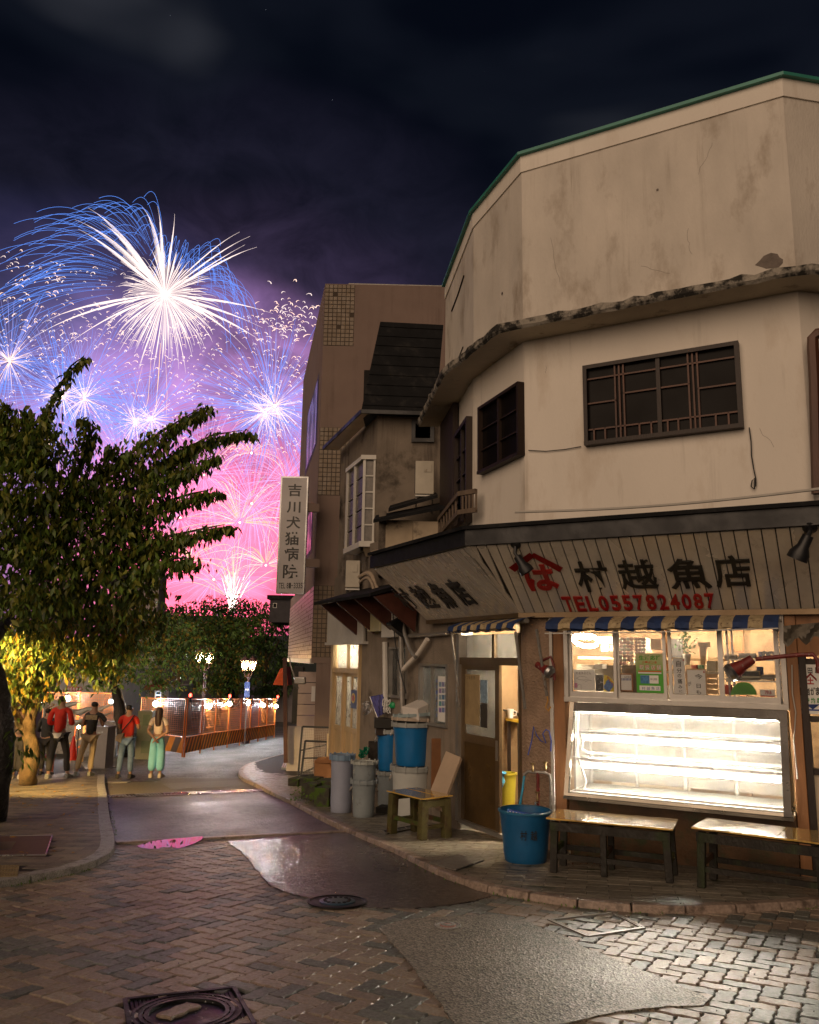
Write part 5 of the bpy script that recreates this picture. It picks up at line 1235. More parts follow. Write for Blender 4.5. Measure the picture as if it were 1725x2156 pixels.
t = lposter('round_notice', 'dark blue notice with a red and yellow ring on the yellow door', 739, 1453, 751, 1492, .03, M('notice_blue', (.02, .03, .12), .5), 'notice')
c = LP.w(744, 1470, .034)
for r_, nm, m in ((.085, 'yellow_disc', M('disc_yellow', (.6, .4, .02), .5)), (.055, 'red_disc', K['red_paint'])):
    mb = MB(); mb.lathe([(r_, 0), (.0001, .001)], c+LP.n*(0 if r_ > .06 else .003), 20, tuple(LP.n)); mb.build(nm, m, t)
# room behind the yellow doors
rm2 = thing('neighbour_room', 'lit room glowing through the ribbed panes of the yellow doors', 'room', tuple(LP.at(-5, zy0, -1)))
mb = MB(); mb.quad(LP.at(ya-.4, zy0, -1.2), LP.at(yb+.1, zy0, -1.2), LP.at(yb+.1, zy1+.1, -1.2), LP.at(ya-.4, zy1+.1, -1.2)); mb.build('back_wall', K['int_white'], rm2)
mb = MB(); mb.quad(LP.at(ya-.4, zy1+.1, -.15), LP.at(yb+.1, zy1+.1, -.15), LP.at(yb+.1, zy1+.1, -1.2), LP.at(ya-.4, zy1+.1, -1.2)); mb.build('ceiling', K['int_white'], rm2)
t = thing('neighbour_lamp', 'tube lamp behind the yellow doors', 'lamp', tuple(LP.at((ya+yb)/2, zy1, -.6))); mb = MB(); mb.tube([LP.at(ya+.1, zy1-.06, -.5), LP.at(yb-.1, zy1-.06, -.5)], .02, 8); mb.build('tube', EM('tube_neighbour', (1, .84, .6), 260), t, smooth=True)
# ---- second building: stucco house with black mansard and white bay window
B2 = thing('stucco_house', 'dark stucco house with black mansard roof behind the fish shop', 'building', (-.5, 14.2, gz(14)))
Y2 = 14.3; H2 = Plane(0, Y2, 1, 0)
xa = H2.px(794, 960)[0]; z2t = H2.px(860, 868)[1]; z2b = zsgn0
left2 = Plane(xa, Y2, .35, -1)
mb = MB(); mb.prism([(xa, Y2), (xa+3.2, Y2), (xa+3.2, Y2+4), (xa-.9, Y2+2.6+.2)], zy1+.4, z2t); mb.build('wall', K['stucco'], B2)
mb = MB(); q = [H2.w(761, 863, .30), H2.w(918, 869, .30), H2.w(934, 684, -.35), H2.w(801, 677, -.35)]
back = [p+Vector((0, 3.4, 0)) for p in (q[0], q[1], q[2], q[3])]; back[0] += Vector((.05, 0, 0)); back[3] += Vector((.05, 0, 0))
mb.add(q+back, [(0, 1, 2, 3), (3, 2, 6, 7), (0, 3, 7, 4), (1, 5, 6, 2), (0, 4, 5, 1)]); mb.build('mansard_roof', K['roof_black'], B2)
for i in range(9):   # roof courses
    f = (i+.5)/9; a, b = q[0].lerp(q[3], f), q[1].lerp(q[2], f); mb = MB(); mb.bar(a+Vector((0, -.012, 0)), b+Vector((0, -.012, 0)), .014); mb.build('roof_course', K['roof_black'], B2)
mb = MB(); mb.add([H2.w(761, 866, .30), H2.w(918, 872, .30), H2.w(918, 872, -.02), H2.w(794, 872, -.02), (xa-.95, Y2+2.7, z2t-.02), (q[0].x-1.0, q[0].y+3.0, z2t-.02)], [(0, 1, 2, 3), (0, 3, 4, 5)]); mb.build('soffit', K['cream'], B2)
mb = MB(); mb.bar(H2.w(761, 866, .31), H2.w(918, 871, .31), .03, .07); mb.bar(H2.w(761, 866, .31), Vector((q[0].x-1.0, q[0].y+3.0, z2t)), .03, .07); stuff(mb.build('gutter', K['black_metal'], B2))
r = rectpx(H2, 869, 888, 912, 930); lattice(H2, r[0]+.05, r[1]-.05, r[2]+.05, r[3]-.05, .02, 1, 1, B2, frame=.07, mm=K['black_metal'])
# white bay window on its left side
BW = thing('bay_window', 'tall white lattice bay window on the corner of the stucco house', 'window', tuple(H2.at(xa-.3, 0)))
bp = Plane(0, Y2+.10, 1, 0); x0, x1, z0, z1 = rectpx(bp, 763, 968, 790, 1140)
def bbox(nm, a, b, c, d, o0, o1, m): mb = MB(); mb.pbox(bp, a, b, c, d, o0, o1); return mb.build(nm, m, BW)
bbox('post', x0, x0+.05, z0, z1, -.5, .02, K['white_paint']); bbox('post', x1-.04, x1, z0, z1, -.5, .02, K['white_paint']); bbox('top', x0-.04, x1+.02, z1, z1+.08, -.6, .05, K['white_paint']); bbox('sill', x0-.04, x1+.02, z0-.10, z0, -.6, .05, K['white_paint'])
for j in range(1, 5): z = z0+(z1-z0)*j/5; bbox('glazing_bar', x0+.05, x1-.04, z-.012, z+.012, -.03, .01, K['white_paint'])
for j in range(5): bbox('pane', x0+.05, x1-.04, z0+(z1-z0)*j/5+.012, z0+(z1-z0)*(j+1)/5-.012, -.025, -.015, M('curtain_pane%d' % j, (.14, .12, .10), .25, .4, 9) if j == 0 else bpy.data.materials['curtain_pane0'])
L2 = Plane(x0, Y2+.10, .35, -1)
for j in range(5):
    mb = MB(); mb.pbox(L2, -1.1, -.06, z0+(z1-z0)*j/5+.015, z0+(z1-z0)*(j+1)/5-.015, -.03, -.02); mb.build('side_pane', bpy.data.materials['curtain_pane0'], BW)
mb = MB(); mb.pbox(L2, -1.15, 0, z1, z1+.08, -.3, .03); mb.build('side_top', K['white_paint'], BW); mb = MB(); mb.pbox(L2, -1.15, 0, z0-.1, z0, -.3, .03); mb.build('side_sill', K['white_paint'], BW)
for a in (-1.1, -.55): mb = MB(); mb.pbox(L2, a-.03, a+.03, z0, z1, -.3, .015); mb.build('side_post', K['white_paint'], BW)
mb = MB(); mb.add([bp.w(762, 1146, 0), bp.w(790, 1146, 0), bp.w(791, 1172, -.3), bp.w(770, 1172, -.3)], [(0, 1, 2, 3)]); mb.build('apron', K['cream'], BW)
# plaster boxes and dark lean-to roof stepping down towards the canopy
LB = thing('lean_to', 'stained plaster lean-to box with a sagging dark roof above the left canopy', 'building', tuple(H2.at(.1, 0)))
Q = Plane(0, 12.6, 1, 0)
def qrect(nm, u0, v0, u1, v1, o0, o1, m, par, pl=Q, bev=0):
    a0, a1, z0, z1 = rectpx(pl, u0, v0, u1, v1, o1); mb = MB(); mb.pbox(pl, a0, a1, z0, z1, o0, o1); return mb.build(nm, m, par, bevel=bev)
K['plaster_dirty'] = M('plaster_dirty', (.42, .34, .24), .9, .2, 3, .3, 40, col2=(.05, .04, .03), mask=(.56, .68), mscale=2.4)
qrect('wall', 812, 1095, 869, 1178, -1.2, .0, K['plaster_dirty'], LB); qrect('wall', 870, 1098, 935, 1150, -1.2, .06, K['plaster_dirty'], LB)
qrect('wall', 797, 1075, 812, 1210, -1.2, -.15, K['stucco'], LB)
mb = MB()
for (u0, v0), (u1, v1), o in (((786, 1101), (936, 1072), .25), ((818, 1078), (922, 1048), -.35)):
    a, b = Q.w(u0, v0, o), Q.w(u1, v1, o); mb = MB(); mb.hexa([a, b, b+Vector((0, 1.0, .25)), a+Vector((0, 1.0, .25)), a+Vector((0, 0, .05)), b+Vector((0, 0, .05)), b+Vector((0, 1, .30)), a+Vector((0, 1, .30))]); mb.build('roof_sheet', K['roof_black'], LB)
# wooden balcony rail
BR = thing('wooden_balcony', 'small weathered wooden balcony rail at the chamfered corner window', 'balcony', tuple(Q.at(.8, 0)))
q0, q1, q2 = (LP.w(924, 1116, -.55), LP.w(967, 1079, .15), LP.w(1003, 1079, .05)); hh = LP.w(967, 1040, .15).z-q1.z
K['wood_grey'] = M('wood_grey', (.14, .10, .07), .8, .3, 9, .3, 60, stretch=(1, 1, .3))
for a, b in ((q0, q1), (q1, q2)):
    for h in (0, hh): mb = MB(); mb.bar(Vector((a.x, a.y, q1.z+h)), Vector((b.x, b.y, q1.z+h)), .05, .06); mb.build('rail', K['wood_grey'], BR)
    n = 7 if a is q0 else 5
    for i in range(n+1): p = a.lerp(b, i/n); mb = MB(); mb.bar(Vector((p.x, p.y, q1.z)), Vector((p.x, p.y, q1.z+hh)), .025); mb.build('baluster', K['wood_grey'], BR)
# air conditioners
K['ac'] = M('ac_cream', (.46, .42, .34), .5, .12, 5, .05, col2=(.2, .15, .1), mask=(.62, .72))
def ac(label, pl, u0, v0, u1, v1, o, dep, mm=None):
    a0, a1, z0, z1 = rectpx(pl, u0, v0, u1, v1, o); t = thing('air_conditioner', label, 'air conditioner', tuple(pl.at((a0+a1)/2, z0, o)), 'outdoor air conditioner units')
    mb = MB(); mb.pbox(pl, a0, a1, z0, z1, o-dep, o); mb.build('casing', mm or K['ac'], t, bevel=.012)
    mb = MB(); mb.pbox(pl, a0+(a1-a0)*.45, a1-.04, z1-.2, z1-.06, o+.001, o+.012); mb.build('cover', mm or K['ac'], t, bevel=.004)
    mb = MB()
    for i in range(8): y = -dep+.05+(dep-.08)*i/7; mb.bar(pl.at(a0-.008, z0+.05, o+y), pl.at(a0-.008, z1-.05, o+y), .008)
    stuff(mb.build('grille', K['black_metal'], t))
    for s_ in (a0+.02, a1-.02):
        mb = MB(); mb.bar(pl.at(s_, z0-.03, o), pl.at(s_, z0-.03, o-dep-.1), .025); mb.build('bracket', K['white_paint'], t); mb = MB(); mb.bar(pl.at(s_, z0-.03, o-.02), pl.at(s_, z0-.28, o-dep-.05), .022); mb.build('brace', K['white_paint'], t)
    mb = MB(); mb.bar(pl.at(a0, z0-.03, o), pl.at(a1, z0-.03, o), .025); mb.build('bracket', K['white_paint'], t)
    return t
ac('upper air conditioner on a bracket beside the stained stucco wall', H2, 875, 970, 914, 1040, .75, .28)
ac('lower cream air conditioner below the white bay window', H2, 728, 1180, 758, 1237, .55, .5)
# corrugated fascia and brown bracketed hood above the yellow doors
CF = thing('door_hood', 'small dark hood with brown triangular brackets over corrugated sheet', 'awning', tuple(LP.at(-5, zy1)))
fa, fb = LP.px(697, 1320)[0], LP.px(774, 1320)[0]; zf1 = LP.px(735, 1262)[1]; zf0 = LP.px(735, 1352)[1]
n = 30
for i in range(n):
    a, b = fa+(fb-fa)*i/n, fa+(fb-fa)*(i+1)/n; mb = MB(); mb.pbox(LP, a+.004, b-.010, zf0, zf1, .05, .075); mb.build('rib', K['white_paint'], CF)
mb = MB(); mb.pbox(LP, fa, fb, zf0, zf1, .02, .05); mb.build('backing', K['alu'], CF); mb = MB(); mb.pbox(LP, fa-.03, fb+.05, zf0-.045, zf0, .0, .10); mb.build('drip_rail', K['white_paint'], CF)
ha, hb = LP.px(667, 1282, .75)[0], LP.px(788, 1240, .75)[0]; zh = LP.px(730, 1262, .75)[1]
mb = MB(); mb.hexa([LP.at(ha, zh-.02, .8), LP.at(hb, zh-.02, .8), LP.at(hb, zh+.22, .0), LP.at(ha, zh+.22, .0), LP.at(ha, zh+.03, .8), LP.at(hb, zh+.03, .8), LP.at(hb, zh+.28, .0), LP.at(ha, zh+.28, .0)]); mb.build('hood', K['roof_black'], CF)
K['brown_steel'] = M('brown_steel', (.09, .03, .02), .5, .3, 6, .1)
for f in (.05, .36, .68, .97):
    s_ = ha+(hb-ha)*f; mb = MB(); P = [LP.at(s_, zh-.02, .74), LP.at(s_, zh+.15, .04), LP.at(s_, zh-.5, .08)]; mb.add(P+[p+LP.d*.05 for p in P], [(0, 1, 2), (5, 4, 3), (0, 3, 4, 1), (1, 4, 5, 2), (2, 5, 3, 0)]); mb.build('bracket', K['brown_steel'], CF)
# upper wall above that hood up to the bay window: part of the stucco house
mb = MB(); s_a = LP.px(760, 1200)[0]; mb.pbox(LP, s_a, LP.px(812, 1200)[0], zy1-.0, z0-.1, -.6, -.16); mb.build('lower_wall', K['stucco'], B2)
mb = MB(); mb.pbox(LP, LP.px(700, 1400)[0]-.05, LP.px(835, 1300)[0], zy1+.01, zf1+.45, -.5, -.01); mb.build('hood_wall', K['stucco'], B2)
# meter boxes, pipes, cables
t = lrect('meter_box', 773, 1276, 800, 1330, .0, .16, M('box_cream', (.44, .40, .24), .5, .1), None, bev=.02); tag(t, 'cream rounded meter box on the wall beside the corrugated sheet', 'meter box')
t = lrect('gas_heater', 803, 1268, 832, 1342, .0, .14, K['white_paint'], None, bev=.01); tag(t, 'white wall mounted gas heater behind the black cable', 'heater')
HL = thing('hooded_light', 'black triangular hood under the left end of the canopy', 'lamp', tuple(LP.w(845, 1320, .2)))
P = [LP.w(812, 1312, .38), LP.w(842, 1298, .1), LP.w(845, 1342, .1), LP.w(815, 1318, .38)]; mb = MB(); mb.add(P+[p+LP.d*.16 for p in P], [(0, 1, 2, 3), (7, 6, 5, 4), (0, 4, 5, 1), (1, 5, 6, 2), (2, 6, 7, 3), (3, 7, 4, 0)]); mb.build('hood', K['black_metal'], HL)
def pipe(nm, label, P, r, m, o=.06, pl=LP, cat='pipe', smooth_=2):
    pt = [pl.w(u, v, o) for u, v in P]
    for _ in range(smooth_):
        if len(pt) > 2:
            q = [pt[0]]
            for a, b in zip(pt, pt[1:]): q += [a.lerp(b, .25), a.lerp(b, .75)]
            pt = q+[pt[-1]]
    mb = MB(); mb.tube(pt, r, 8); return tag(mb.build(nm, m, smooth=True), label, cat)
pipe('drain_pipe', 'grey vertical drain pipe running down the side wall', [(844, 1290), (846, 1400), (849, 1540)], .04, K['galv'])
pipe('branch_pipe', 'wrapped cream branch pipe joining the grey drain pipe', [(900, 1346), (893, 1358), (877, 1382), (860, 1398), (850, 1410)], .035, K['plaster_low'], .10)
pipe('rising_pipe', 'bent pipe rising from the branch to the left canopy end', [(846, 1295), (850, 1330), (866, 1372), (876, 1384)], .03, K['galv'], .13)
pipe('cross_pipe', 'straight metal pipe running along the wall under the sign', [(862, 1339), (900, 1337), (942, 1333)], .028, K['alu'], .08)
pipe('white_pipe', 'white vertical pipe left of the narrow window', [(811, 1352), (812, 1420), (812, 1490)], .045, K['white_paint'])
pipe('black_cable', 'thin black cable slanting across the pipes', [(826, 1240), (829, 1330), (840, 1400), (855, 1460)], .009, K['cable_black'], .18, cat='cable')
pipe('hose_bundle', 'wrapped pipe bundle running from the lower air conditioner', [(757, 1215), (775, 1205), (785, 1212), (792, 1240), (815, 1258), (840, 1254)], .035, M('wrap', (.38, .30, .22), .7, .2, 20), .2, cat='pipe')
pipe('hose_loop', 'second pipe curling beside the air conditioner bundle', [(758, 1226), (772, 1215), (782, 1222), (790, 1252), (806, 1276)], .025, M('wrap2', (.33, .26, .19), .7, .2, 20), .26, cat='pipe')
t = lrect('switch_box', 780, 1158, 798, 1190, .0, .12, M('box_tan', (.40, .30, .2), .6, .1), None, bev=.01); tag(t, 'small tan box under the white bay window', 'junction box')
# ================================================================ ANIMAL HOSPITAL
B3 = thing('hospital_building', 'four storey pinkish rendered building with bands of small square tiles', 'building', (-2, 20, gz(20)))
YH = 20.0; HP = Plane(0, YH, 1, .02); xh, zh1 = HP.px(685, 597); LH = Plane(xh, YH, .204, -1); zlow = HP.px(655, 1396)[1]
sl1 = LH.px(637, 850)[0]; sl2 = LH.px(611, 1300)[0]
zb3 = gz(20)
c_ = HP.at(xh, 0); far = LH.at(sl1, 0)
mb = MB(); mb.prism([(c_.x, c_.y), (c_.x+6, c_.y+.1), (c_.x+6, far.y), (far.x, far.y)], HP.px(655, 1205)[1], zh1); mb.build('upper_wall', K['pink_wall'], B3)
far2 = LH.at(sl2, 0); ztb = HP.px(657, 1233)[1]
mb = MB(); mb.prism([(c_.x-.003, c_.y-.003), (c_.x+6, c_.y+.1), (c_.x+6, far2.y), (far2.x-.0, far2.y)], zlow, HP.px(655, 1205)[1]); mb.build('parapet_wall', K['pink_wall'], B3)
mb = MB(); pg = rectpx(HP, 664, 1385, 700, 1600); mb.pbox(HP, xh+.12, xh+1.3, zb3-.3, zlow, -1.5, -.02); mb.build('ground_pillar', K['pink_wall'], B3)
# tile bands: real small tiles with joints
K['tile_tan'] = M('tile_tan', (.18, .125, .075), .4, .25, 9, .1, rvar=.1); K['grout'] = M('grout', (.07, .05, .035), .9)
K['tile_pink'] = M('tile_pink', (.40, .28, .23), .35, .12, 9, .1, rvar=.1)
def tileband(pl, a0, a1, z0, z1, m, name, ts=.115, tz=None, o=.0):
    tz = tz or ts; t = MB(); t.pbox(pl, a0, a1, z0, z1, -.02+o, .006+o); base = t.build(name, K['grout'], B3)
    mb = MB(); nx, nz = int(round((a1-a0)/ts)), int(round((z1-z0)/tz)); ts, tz = (a1-a0)/nx, (z1-z0)/nz
    for i in range(nx):
        for j in range(nz):
            if R.random() < .006: continue
            q = [pl.at(a0+i*ts+.010, z0+j*tz+.010, .016+o), pl.at(a0+(i+1)*ts-.010, z0+j*tz+.010, .016+o), pl.at(a0+(i+1)*ts-.010, z0+(j+1)*tz-.010, .016+o), pl.at(a0+i*ts+.010, z0+(j+1)*tz-.010, .016+o)]
            p = [x-pl.n*.008 for x in q]; mb.add(q+p, [(0, 1, 2, 3), (4, 5, 1, 0), (5, 6, 2, 1), (6, 7, 3, 2), (7, 4, 0, 3)])
    return stuff(mb.build('mosaic_tiles', m, B3))
r = rectpx(HP, 686, 599, 746, 728); tileband(HP, xh, r[1], r[2], zh1-.02, K['tile_tan'], 'tile_band')
r = rectpx(HP, 673, 900, 736, 1043); tileband(HP, xh, r[1], r[2], r[3], K['tile_tan'], 'tile_band')
r = rectpx(HP, 657, 1233, 715, 1384); tileband(HP, xh, r[1], r[2], r[3], K['tile_tan'], 'tile_band')
tileband(LH, sl2, 0, zlow+.10, ztb, K['tile_pink'], 'side_tile_band', .24, .11)
mb = MB(); mb.pbox(LH, sl2, 0.0, zlow-.02, zlow+.10, -.05, .05); mb.build('white_rim', K['white_paint'], B3)
for (u0, v0, u1, v1) in ((647, 838, 669, 962), (645, 1078, 659, 1170)):
    r = rectpx(LH, u0, v0, u1, v1); mb = MB(); mb.pbox(LH, r[0], r[1], r[2], r[3], -.02, .012); w = mb.build('window', K['wood_dark'], B3); mb = MB(); mb.pbox(LH, r[0]+.3, r[1]-.3, r[2]+.1, r[3]-.1, .013, .02); mb.build('pane', K['dark_pane'], w)
r = rectpx(HP, 766, 780, 776, 860); mb = MB(); mb.pbox(HP, r[0], r[1]+.4, r[2], r[3], .0, .03); mb.build('window', K['dark_pane'], B3)
ra, rb = HP.px(733, 585)[0], HP.px(950, 590)[0]; zr = HP.px(740, 584)[1]
RL = thing('roof_railing', 'thin metal railing along the flat roof of the pinkish building', 'railing', tuple(HP.at(ra, zh1, -.6)))
for z in (zr+.05, zh1+.06): mb = MB(); mb.bar(HP.at(ra, z, -.5), HP.at(rb, z, -.5), .04); mb.build('rail', K['galv'], RL)
for i in range(26): a = ra+(rb-ra)*i/25; mb = MB(); mb.bar(HP.at(a, zh1, -.5), HP.at(a, zr+.05, -.5), .022 if i % 8 else .05); mb.build('baluster', K['galv'], RL)
# hanging sign
SG = thing('hospital_sign', 'tall white hanging sign with black characters on the corner of the pinkish building', 'sign', tuple(PY(612, 1250, 19.3)))
SP = Plane(0, 19.3, 1, 0); a0, a1, z0, z1 = rectpx(SP, 586.5, 1003, 645, 1250)
K['sign_face'] = M('sign_face', (.46, .43, .43), .4, .12, 2.5, 0)
mb = MB(); mb.pbox(SP, a0, a1, z0, z1, -.16, 0); mb.build('casing', K['steel'], SG); mb = MB(); mb.pbox(SP, a0+.035, a1-.035, z0+.035, z1-.035, .0, .006); mb.build('face', K['sign_face'], SG)
SPS = PS(SP)
for ch, bx in (('吉', (607, 1019, 635, 1045)), ('川', (604, 1056, 633, 1080)), ('犬', (603, 1087, 633, 1113)), ('猫', (600, 1120, 630, 1148)), ('病', (598, 1152, 629, 1182)), ('院', (596, 1188, 627, 1218))): letter_px(SPS, ch, *bx, .008, K['black_paint'], SG, .02)
for i, ch in enumerate('TEL81-3335'): letter_px(SPS, ch, 587+i*4.9+(2 if i > 2 else 0), 1227 if ch != '-' else 1232, 591+i*4.9+(2 if i > 2 else 0), 1239 if ch != '-' else 1233.5, .008, K['black_paint'], SG, .01)
for v in (1068, 1185): mb = MB(); p = SP.w(643, v, -.08); mb.bar(p, p+Vector((.32, .1, 0)), .12, .2); mb.build('bracket', K['pink_wall'], SG)
# ground floor of the hospital: siding, low wall, post, floodlight
GF = Plane(0, 21.4, 1, 0)
SD = thing('siding_wall', 'pale horizontal siding under the tiled overhang', 'wall', tuple(GF.at(-2.5, gz(21))))
a0, a1, z0, z1 = rectpx(GF, 627, 1414, 668, 1530)
for i in range(5): mb = MB(); mb.pbox(GF, a0, a1, z0+(z1-z0)*i/5+.01, z0+(z1-z0)*(i+1)/5-.008, -.1, R.uniform(0, .006)); mb.build('siding_board', K['pink_wall'] if i < 0 else M('siding%d' % i, (.48, .38, .33), .7, .06), SD)
t = MB(); r = rectpx(GF, 656, 1445, 664, 1477, .02); t.pbox(GF, r[0], r[1], r[2], r[3], .01, .04); t.build('notice', K['white'], SD)
LW_ = Plane(0, 20.6, 1, 0); a0, a1, z0, z1 = rectpx(LW_, 605, 1530, 664, 1606)
mb = MB(); mb.pbox(LW_, a0, a1, z0-.2, z1, -.15, 0); tag(mb.build('low_wall', M('low_white', (.52, .47, .45), .8, .15, 3, .3)), 'low white rendered wall behind the traffic cone', 'wall')
mb = MB(); mb.bar(PY(602, 1606, 20.4), PY(600, 1385, 20.4), .09); tag(mb.build('brown_post', K['brown_steel']), 'dark brown post at the corner under the tiled overhang', 'post')
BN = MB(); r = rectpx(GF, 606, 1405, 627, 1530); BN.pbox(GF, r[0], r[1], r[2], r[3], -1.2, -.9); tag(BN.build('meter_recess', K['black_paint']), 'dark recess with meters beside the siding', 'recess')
FL = thing('floodlight', 'white floodlight on a bent arm below the tiled overhang', 'floodlight', tuple(PY(632, 1432, 19.6)))
mb = MB(); p = PY(632, 1433, 19.6); mb.box(p, .27, .16, .17, 0, False); mb.build('housing', K['alu'], FL, bevel=.03); mb = MB(); mb.tube([PY(609, 1380, 19.8), PY(612, 1400, 19.7), PY(622, 1430, 19.6), PY(628, 1450, 19.7)], .02, 6); mb.build('arm', K['galv'], FL, smooth=True)
OA = thing('orange_awning', 'orange canvas awning on a far shop beyond the brown post', 'awning', tuple(PY(590, 1442, 33)))
P = [PY(604, 1404, 33.5), PY(590, 1408, 33.5), PY(575, 1442, 32), PY(606, 1444, 32)]; mb = MB(); mb.add(P+[p+Vector((0, 1.2, 0)) for p in P], [(0, 1, 2, 3), (4, 0, 3, 7), (1, 5, 6, 2)]); mb.build('cloth', M('orange_cloth', (.55, .09, .02), .7, .15), OA)
# ================================================================ THINGS IN FRONT OF THE SHOP
def base_px(u, v, h=HK): return PG(u, v, h)
def col(name, c, r=.45, **k): return M(name, c, r, **k)
def rad(c, px):
    "world half width of px picture units at point c"
    return px/F_PX*(Vector(c)-EYE).dot(_f)/2
K['pail_blue'] = M('pail_blue', (.012, .11, .27), .42, .2, 4, .04, 60, col2=(.03, .05, .03), mask=(.66, .8), mscale=4, rvar=.08)
K['pail_rim'] = M('pail_rim', (.03, .17, .32), .4, .15, 5, .03)
K['bin_grey'] = M('bin_grey', (.27, .31, .33), .42, .15, 4, .05, col2=(.10, .09, .06), mask=(.62, .75), mscale=5)
K['bin_blue'] = M('bin_blue', (.010, .15, .40), .35, .15, 4, .05)
K['lid_grey'] = M('lid_grey', (.32, .34, .33), .5, .2, 8, .1, col2=(.12, .09, .06), mask=(.58, .7), mscale=9)
def pail(c, r, h, name, label, m, mrim, lid=None, handle=True, taper=.84, group=None, ribs=(.86, .12), cat='bucket', rope=False):
    t = thing(name, label, cat, tuple(c), group); rb = r*taper; th = .006
    P = [(rb*.96, 0), (rb, .01)]
    for f in (0.1, .16, .5, .80, .86): P.append((rb+(r-rb)*f+(.004 if f in (.16, .86) else 0), h*f))
    P += [(r, h*.97)]
    P += [(r-th, h*.965), (rb-th, .02), (.0001, .02)] if not lid else [(r*.9, h*.97), (.0001, h*.97)]
    mb = MB(); mb.lathe(P, c, 40); mb.build('body', m, t, smooth=True)
    if not lid:
        mb = MB(); mb.lathe([(r-th, h*.955), (r+.014, h*.955), (r+.016, h*.985), (r+.006, h), (r-th, h)], c, 40, cap=False); mb.build('rim', mrim, t, smooth=True)
    else:
        mb = MB(); mb.lathe([(r+.002, h*.93), (r+.022, h*.93), (r+.024, h+.005), (r+.012, h+.018), (r*.92, h+.014), (r*.90, h+.004), (.0001, h+.006)], c, 40); L_ = mb.build('lid', lid, t, smooth=True)
        n = 12; cl = MB()
        for i in range(n):
            a = 2*math.pi*i/n+.2; q = MB(); q.box((c[0]+math.cos(a)*(r+.026), c[1]+math.sin(a)*(r+.026), c[2]+h*.925), .012, .022, .035+h*.07, a); q.build('clasp', lid, L_)
    if handle:
        for s in (-1, 1):
            a = R.uniform(2.9, 3.4)+(0 if s < 0 else math.pi); q = Vector((c[0]+math.cos(a)*(r+.004), c[1]+math.sin(a)*(r+.004), c[2]+h*.84)); tn = Vector((-math.sin(a), math.cos(a), 0)); o_ = Vector((math.cos(a), math.sin(a), 0))
            mb = MB(); mb.tube([q-tn*.05, q-tn*.045+o_*.02-Vector((0, 0, .05)), q+o_*.03-Vector((0, 0, .075)), q+tn*.045+o_*.02-Vector((0, 0, .05)), q+tn*.05], .008, 6); mb.build('handle', K['galv'] if not rope else K['cable_white'], t, smooth=True)
    return t
# the big blue bucket
c = base_px(1107, 1812); r = rad(c, 111)*.98
hb_ = .49
BK = pail(c, r, hb_, 'blue_bucket', 'big worn blue bucket full of water by the shop door', K['pail_blue'], K['pail_rim'], handle=False, taper=.80)
mb = MB(); mb.lathe([(r*.93, hb_*.83), (.0001, hb_*.83)], c, 40); mb.build('water', K['water'], BK)
CPL = Plane(c.x, c.y-r*.93, 1, 0)
for i, ch in enumerate('村越'): letter(PS(CPL), ch, -.085+i*.10, -.02+i*.10, c.z+.24, c.z+.33, .012-abs(i-.5)*.0, K['black_paint'], BK, .01)
bt = thing('blue_basket', 'blue plastic sieve tray floating in the big bucket', 'tray', tuple(c+Vector((-.03, 0, hb_*.84))))
mb = MB(); a0_ = c+Vector((-r*.72, -.02, hb_*.90)); mb.hexa([a0_, a0_+Vector((.24, -.09, -.03)), a0_+Vector((.27, -.03, -.03)), a0_+Vector((.03, .05, .0)), a0_+Vector((0, 0, .045)), a0_+Vector((.24, -.09, .015)), a0_+Vector((.27, -.03, .015)), a0_+Vector((.03, .05, .045))]); mb.build('tray_body', M('tray_blue', (.005, .10, .55), .35, .1), bt, bevel=.01)
for i in range(7):
    mb = MB(); p = a0_+Vector((.03+.03*i, -.022-.011*i, .018-.004*i)); mb.box(p, .014, .006, .016, -.35); mb.build('slot', K['white'], bt)
